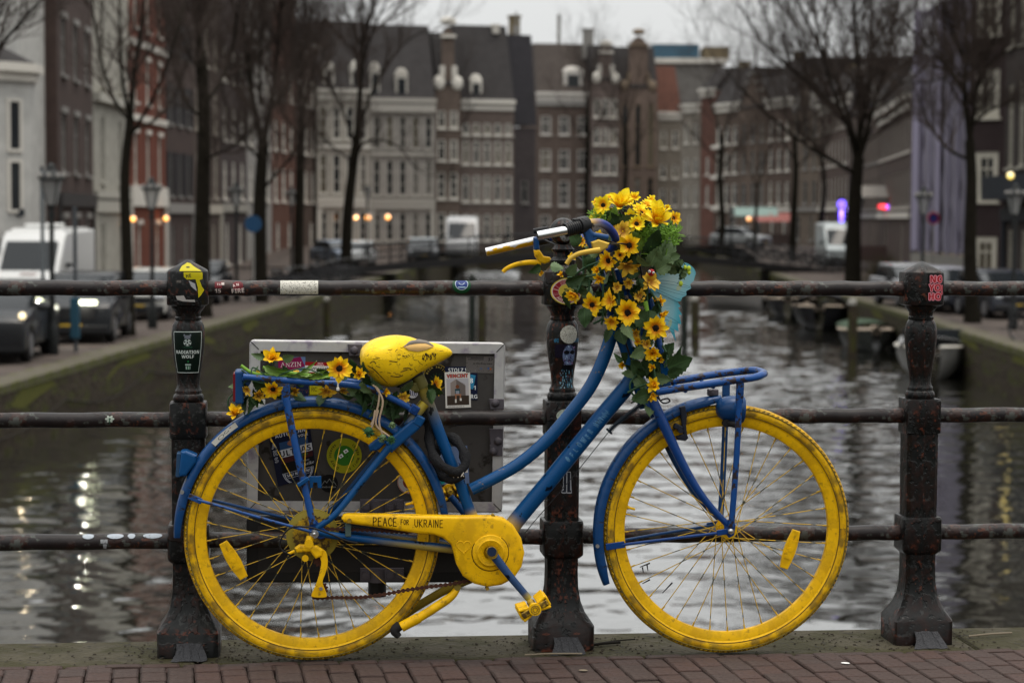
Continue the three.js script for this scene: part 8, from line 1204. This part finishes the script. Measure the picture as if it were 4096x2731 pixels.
{ const g = C0.g; part(g, 'parking_light', ball(V(2.14, 0.98, -0.86), 0.075), std([0.8, 0.7, 0.5], 0.4, { emissive: new THREE.Color(1.0, 0.8, 0.45) })); const l = new THREE.PointLight(0xffe8c0, 0.1, 0, 2); g.updateMatrixWorld(); l.position.copy(g.localToWorld(V(2.35, 0.98, -0.9))); l.castShadow = true; scene.add(l); }
carOn('pale_car', 'pale silver car parked behind the black one with the bright light', 'car', 590, 63, Q, 0.0, { ...hatch, l: 4.3, col: [0.30, 0.29, 0.265] });
carOn('dark_car', 'small dark car beyond the pale one by the first railing post', 'car', 800, 74, Q, 0.0, { ...hatch, col: [0.02, 0.02, 0.022] });
const V1 = carOn('delivery_van', 'large white delivery van with a dark windscreen and roof vents', 'van', 168, 68, Q, -0.06, { ...van, col: [0.46, 0.46, 0.45], h: 2.7 });
part(V1.g, 'side_window', box(1.0, 0.62, 0.012, 0.95, 1.75, 1.004), carGlass); part(V1.g, 'lower_grille', box(0.06, 0.42, 1.7, 2.72, 0.62, 0, 0.03), carBlack); part(V1.g, 'roof_vent', [box(0.5, 0.16, 0.5, 0.3, 2.68, -0.5, 0.05), box(0.6, 0.14, 0.8, -0.7, 2.67, 0.3, 0.05)], M.white); part(V1.g, 'side_print', [box(0.9, 0.6, 0.01, -1.2, 1.75, 1.006), box(0.6, 0.5, 0.012, -1.5, 1.35, 1.006)], std([0.05, 0.13, 0.22], 0.5)); part(V1.g, 'bonnet_print', box(0.3, 0.012, 0.5, 2.24, 1.21, -0.2), std([0.32, 0.10, 0.07], 0.5));
carOn('delivery_van', 'small white van parked on the far street beside the bridge end', 'van', 1846, 135, gfs(135), 0.02, { ...van, col: [0.28, 0.28, 0.28], l: 4.8, ax: [1.45, -1.4] });
carOn('dark_hatchback', 'dark hatchback with a silvery roof next to the far white van', 'car', 1690, 131, gfs(131), 0.05, { ...hatch, w: 2.0, col: [0.03, 0.032, 0.036], roofMat: std([0.24, 0.26, 0.27], 0.3) });
carOn('blue_car', 'small pale blue car parked near the left end of the bridge', 'car', 1345, 127, gfs(127), 0.5, { ...hatch, col: [0.12, 0.15, 0.20] });
carOn('white_car', 'small white car at the left end of the bridge beside the blue one', 'car', 1440, 126, gfs(126), -0.05, { ...hatch, w: 1.6, l: 3.6, col: [0.40, 0.41, 0.41] });
carOn('white_car', 'white car parked behind the pyramid topped post', 'car', 3640, 74, Q, 0.12, { ...hatch, col: [0.20, 0.20, 0.21] });
carOn('silver_car', 'silver car parked at the foot of the crooked tree', 'car', 3775, 70, Q, 0.12, { ...hatch, col: [0.16, 0.16, 0.18] });
carOn('dark_car', 'dark blue car behind the parked bicycles at the picture edge', 'car', 3990, 66, Q, 0.12, { ...hatch, col: [0.02, 0.022, 0.03] });
carOn('silver_car', 'silver car on the far street left of the violet neon', 'car', 2960, 150, FY, 0.9, { ...hatch, col: [0.24, 0.25, 0.25] });
carOn('delivery_van', 'grey van beside the large tree trunk under the neon sign', 'van', 3350, 128, gfs(128), 0, { ...van, col: [0.30, 0.33, 0.33], l: 4.8, ax: [1.45, -1.4] });
// parked bicycles: one built, the rest its copies
{
  const frameM = std([0.02, 0.02, 0.022], 0.45), wire = std([0.10, 0.10, 0.10], 0.4);
  const makeBike = (label) => {
    const g = world('parked_bicycle', label, 'bicycle', V(0, 0, 0));
    for (const x of [-0.55, 0.55]) { const w = part(g, 'wheel', new THREE.TorusGeometry(0.33, 0.022, 6, 28).translate(x, 0.35, 0), M.rubber); part(w, 'rim', new THREE.TorusGeometry(0.305, 0.011, 5, 28).translate(x, 0.35, 0), wire); const sp = []; for (let k = 0; k < 14; k++) { const a = k / 14 * 2 * Math.PI; sp.push(tube([V(x, 0.35, 0), V(x + 0.3 * Math.cos(a), 0.35 + 0.3 * Math.sin(a), 0)], 0.003, { seg: 3, caps: false })); } part(w, 'spokes', sp, wire); part(g, 'mudguard', new THREE.TorusGeometry(0.37, 0.02, 5, 18, Math.PI * 0.9).rotateZ(0.2).translate(x, 0.35, 0), frameM); }
    part(g, 'frame', [[[-0.55, 0.35], [-0.12, 0.3]], [[-0.12, 0.3], [-0.26, 0.86]], [[-0.12, 0.3], [0.36, 0.8]], [[-0.2, 0.62], [0.34, 0.86]], [[-0.55, 0.35], [-0.22, 0.7]], [[0.33, 0.95], [0.55, 0.35]]].map(([a, b]) => tube([V(...a, 0), V(...b, 0)], 0.018, { seg: 6 })), frameM);
    part(g, 'saddle', ball(V(-0.29, 0.92, 0), 0.1, 1.3, 0.5, 0.8), M.rubber); part(g, 'handlebar', tube([V(0.2, 1.06, 0.27), V(0.34, 1.08, 0.2), V(0.36, 1.04, 0), V(0.34, 1.08, -0.2), V(0.2, 1.06, -0.27)], 0.014, { seg: 6, n: 20 }), wire); part(g, 'carrier', [box(0.4, 0.02, 0.14, -0.62, 0.76, 0), tube([V(-0.62, 0.76, 0.06), V(-0.55, 0.35, 0.06)], 0.008, { seg: 4 })], frameM);
    return g;
  };
  const a = makeBike('dark bicycle in the crowded row on the quay before the twin tree'); reseed(55);
  const spots = []; for (let k = 0; k < 20; k++) { const z = 77 + k * 1.25; spots.push([xl(z) - 1.1 + rr(-0.25, 0.25), gyl(z), z, rr(-0.35, 0.35), rr(-0.12, 0.12)]); }
  spots.forEach(([x, y, z, t, r], k) => { const o = k ? a.clone() : a; if (k) { o.name = numbered('parked_bicycle'); scene.add(o); } o.position.set(x, y, -z); o.rotation.set(0, t + 0.1, r, 'YXZ'); o.userData.group = 'bicycles crowded along the quay before the trees'; });
  const right = [[xr(45.5) + 1.7, Q, 45.5, -1.1, 'bicycle with a visible front wheel nearest the dock steps'], [xr(47.5) + 1.2, Q, 47.5, -1.0, 'dark bicycle leaning second in the row by the quay edge'], [xr(49.5) + 1.0, Q, 49.5, -0.9, 'dark bicycle third in the row by the quay edge'], [xr(52.5) + 1.1, Q, 52.5, -0.8, 'dark bicycle at the far end of the short row near the pyramid post']];
  right.forEach(([x, y, z, t, label]) => { const o = a.clone(); o.name = numbered('parked_bicycle'); scene.add(o); o.position.set(x, y, -z); o.rotation.set(0, t, 0.1, 'YXZ'); o.userData.label = label; delete o.userData.group; });
  const onB = []; for (let k = 0; k < 7; k++) onB.push(k); onB.forEach((k) => { const o = a.clone(); o.name = numbered('parked_bicycle'); scene.add(o); const p = at(2980 + k * 62, 1040 + k * 9, 117.6 + k * 0.4); o.position.set(p.x, at(2980 + k * 62, 1040 + k * 9, 117).y, -(115.6 + k * 0.45)); o.rotation.set(0, rr(-0.3, 0.3), 0.05, 'YXZ'); o.userData.label = 'dark bicycle leaning on the far bridge railing under the large tree'; o.userData.group = 'bicycles leaning on the far bridge'; });
}
// boats
function boat(label, px, py, z, l, w, turn, col, o = {}) {
  const p = V(X(px, z), WATER, -z), g = world('moored_boat', label, 'boat', p, null, turn), H = o.h ?? 0.6;
  const hull = grid(24, 8, (i, j) => { const u = i / 24, a = j / 8, ww = w / 2 * Math.pow(Math.sin(Math.PI * clamp(0.12 + u * 0.86)), 0.55) * (u > 0.9 ? 0.8 : 1), ang = (a - 0.5) * Math.PI, y = -0.25 + (H + 0.25) * Math.pow(Math.abs(a - 0.5) * 2, 1.3) + 0.15 * u * u; return V((u - 0.5) * l, y, Math.sign(a - 0.5) * ww * Math.pow(Math.abs(Math.sin(ang)), 0.6)); });
  part(g, 'hull', hull, loose(std(col, 0.45))); part(g, 'deck', grid(24, 2, (i, j) => { const u = i / 24, ww = w / 2 * 0.94 * Math.pow(Math.sin(Math.PI * clamp(0.12 + u * 0.86)), 0.55) * (u > 0.9 ? 0.8 : 1); return V((u - 0.5) * l * 0.98, H * 0.72 + 0.15 * u * u, (j - 1) * ww); }), loose(o.deck ?? M.wood));
  part(g, 'gunwale', [1, -1].map((s) => tube(Array.from({ length: 13 }, (_, k) => { const u = k / 12; return V((u - 0.5) * l, H + 0.15 * u * u, s * w / 2 * Math.pow(Math.sin(Math.PI * clamp(0.12 + u * 0.86)), 0.55) * (u > 0.9 ? 0.8 : 1)); }), 0.045, { seg: 6 })), o.rim ?? M.wood);
  for (const x of [-0.25, 0.1]) part(g, 'bench', box(0.35, 0.06, w * 0.86, x * l, H * 0.9, 0), M.wood);
  if (o.cover) part(g, 'cover', grid(16, 10, (i, j) => { const u = i / 16, v = j / 10 * Math.PI; return V(lerp(-0.42, 0.30, u) * l, H + 0.08 + Math.sin(v) * o.cover * (0.8 + 0.2 * Math.sin(u * 8)), -Math.cos(v) * w * 0.46); }), loose(o.cmat));
  if (o.screen) part(g, 'windscreen', box(0.06, 0.5, w * 0.8, l * 0.16, H + 0.3, 0, 0.02), carGlass);
  part(g, 'outboard_motor', box(0.3, 0.6, 0.25, -l / 2 - 0.1, H * 0.8, 0, 0.06), carBlack);
}
boat('white open boat with a curved windscreen moored beside the right post', 3735, 1450, 58.5, 5.2, 2.0, -1.75, [0.15, 0.147, 0.14], { screen: true, deck: std([0.25, 0.24, 0.22], 0.6), rim: M.trim, h: 0.75, cover: 0.28, cmat: std([0.22, 0.22, 0.22], 0.7) });
boat('dark low boat with folded tarpaulin moored at the canal wall', 3470, 1340, 70, 4.6, 1.7, -1.6, [0.02, 0.022, 0.02], { cover: 0.25, cmat: std([0.03, 0.05, 0.03], 0.8) });
boat('black covered sloop moored under the large tree', 3290, 1250, 84, 6.2, 2.3, -1.75, [0.012, 0.012, 0.014], { h: 0.8, cover: 0.5, cmat: std([0.04, 0.04, 0.045], 0.7) });
boat('dark open boat behind the black covered sloop', 3165, 1215, 94, 5.6, 2.1, -1.75, [0.018, 0.018, 0.02], { h: 0.7, cover: 0.3, cmat: std([0.10, 0.09, 0.09], 0.7) });
boat('pale far boat near the arch of the next bridge', 2960, 1180, 102, 5.0, 2.0, -1.2, [0.20, 0.19, 0.18], { h: 0.6 });
// wooden landing by the wall
{ const z = 40, g = world('wooden_landing', 'weathered timber rail and posts by the near canal wall', 'railing', V(xr(z) - 0.2, WATER, -z)); for (let k = 0; k < 4; k++) part(g, 'post', box(0.16, 2.6, 0.16, -0.02 * k, 0.5, -k * 1.6), M.quayWall); for (const y of [0.45, 1.05, 1.5]) part(g, 'plank', box(0.06, 0.2, 5.2, -0.12, y, -2.4), std([0.05, 0.04, 0.03], 0.9)); }
// signs and awnings
{
  const p = V(X(1012, 74), Q, -74), g = world('traffic_sign', 'round blue traffic sign on a pole by the twin tree', 'sign', p); part(g, 'pole', tube([V(0, 0, 0), V(0, 3.0, 0)], 0.035, { seg: 8 }), M.trimGrey); part(g, 'disc', disc(V(0.0, 2.75, 0.05), 0.3, 0.03, 24), std([0.012, 0.045, 0.10], 0.5));
  const q = V(X(298, 47), Q, -47), s = world('parking_pole', 'slim grey pole with a blue panel between the dark cars', 'sign pole', q); part(s, 'pole', tube([V(0, 0, 0), V(0, 3.2, 0)], 0.045, { seg: 8 }), std([0.05, 0.055, 0.06], 0.5)); part(s, 'panel', box(0.2, 0.9, 0.1, 0.0, 0.75, 0.06, 0.02), std([0.02, 0.06, 0.09], 0.5));
  const q2 = V(X(168, 48), Q, -48), s2 = world('parking_pole', 'slim grey pole rising before the windscreen of the van', 'sign pole', q2); part(s2, 'pole', tube([V(0, 0, 0), V(0, 4.05, 0)], 0.045, { seg: 8 }), std([0.10, 0.11, 0.115], 0.5)); part(s2, 'cap', ball(V(0, 4.06, 0), 0.05), M.black);
  for (const [px, py, z, w, c, label] of [[3020, 850, 165, 3.4, [0.16, 0.22, 0.20], 'striped market awning with a green edge on the far street'], [3085, 872, 164, 3.0, [0.22, 0.08, 0.07], 'red edged market awning beside the green one'], [3548, 770, 122, 3.6, [0.20, 0.18, 0.16], 'pale shop canopy near the red sign']]) { const a = at(px, py, z), b = V(a.x, z > 130 ? FY : Q + 0.6, -z), g2 = world('awning', label, 'awning', b), h = a.y - b.y; part(g2, 'cloth', grid(10, 3, (i, j) => V((i / 10 - 0.5) * w, h + 0.4 - j * 0.22 + 0.02 * Math.sin(i * 3), j * 0.55)), loose(std(c, 0.8))); for (const s3 of [-1, 1]) part(g2, 'pole', tube([V(s3 * w * 0.48, 0, 1.6), V(s3 * w * 0.48, h - 0.2, 1.6)], 0.03, { seg: 6 }), M.trimGrey); part(g2, 'stall', box(w * 0.9, 0.9, 0.9, 0, 0.45, 0.7), std([0.07, 0.05, 0.045], 0.8)); }
  const rz = 110, rg = world('no_parking_sign', 'small round blue and red traffic sign before the scaffold sheeting', 'sign', V(X(3730, rz - 14), Q, -(rz - 14))); part(rg, 'pole', tube([V(0, 0, 0), V(0, 3.35, 0)], 0.035, { seg: 8 }), M.trimGrey); part(rg, 'disc', disc(V(0, 3.05, 0.05), 0.26, 0.02, 24), std([0.03, 0.04, 0.18], 0.4)); part(rg, 'rim', new THREE.TorusGeometry(0.24, 0.04, 8, 24).translate(0, 3.05, 0.065), M.redPaint);
  const bz = 66, bin = world('utility_box', 'orange brown utility box standing before the orange brick house', 'utility box', V(X(552, bz), Q, -bz)); part(bin, 'cabinet', box(0.62, 1.0, 0.5, 0, 0.5, 0, 0.03), std([0.14, 0.05, 0.03], 0.6)); part(bin, 'lid', box(0.68, 0.08, 0.56, 0, 1.03, 0, 0.02), M.black);
}
renderer.render(scene, camera);
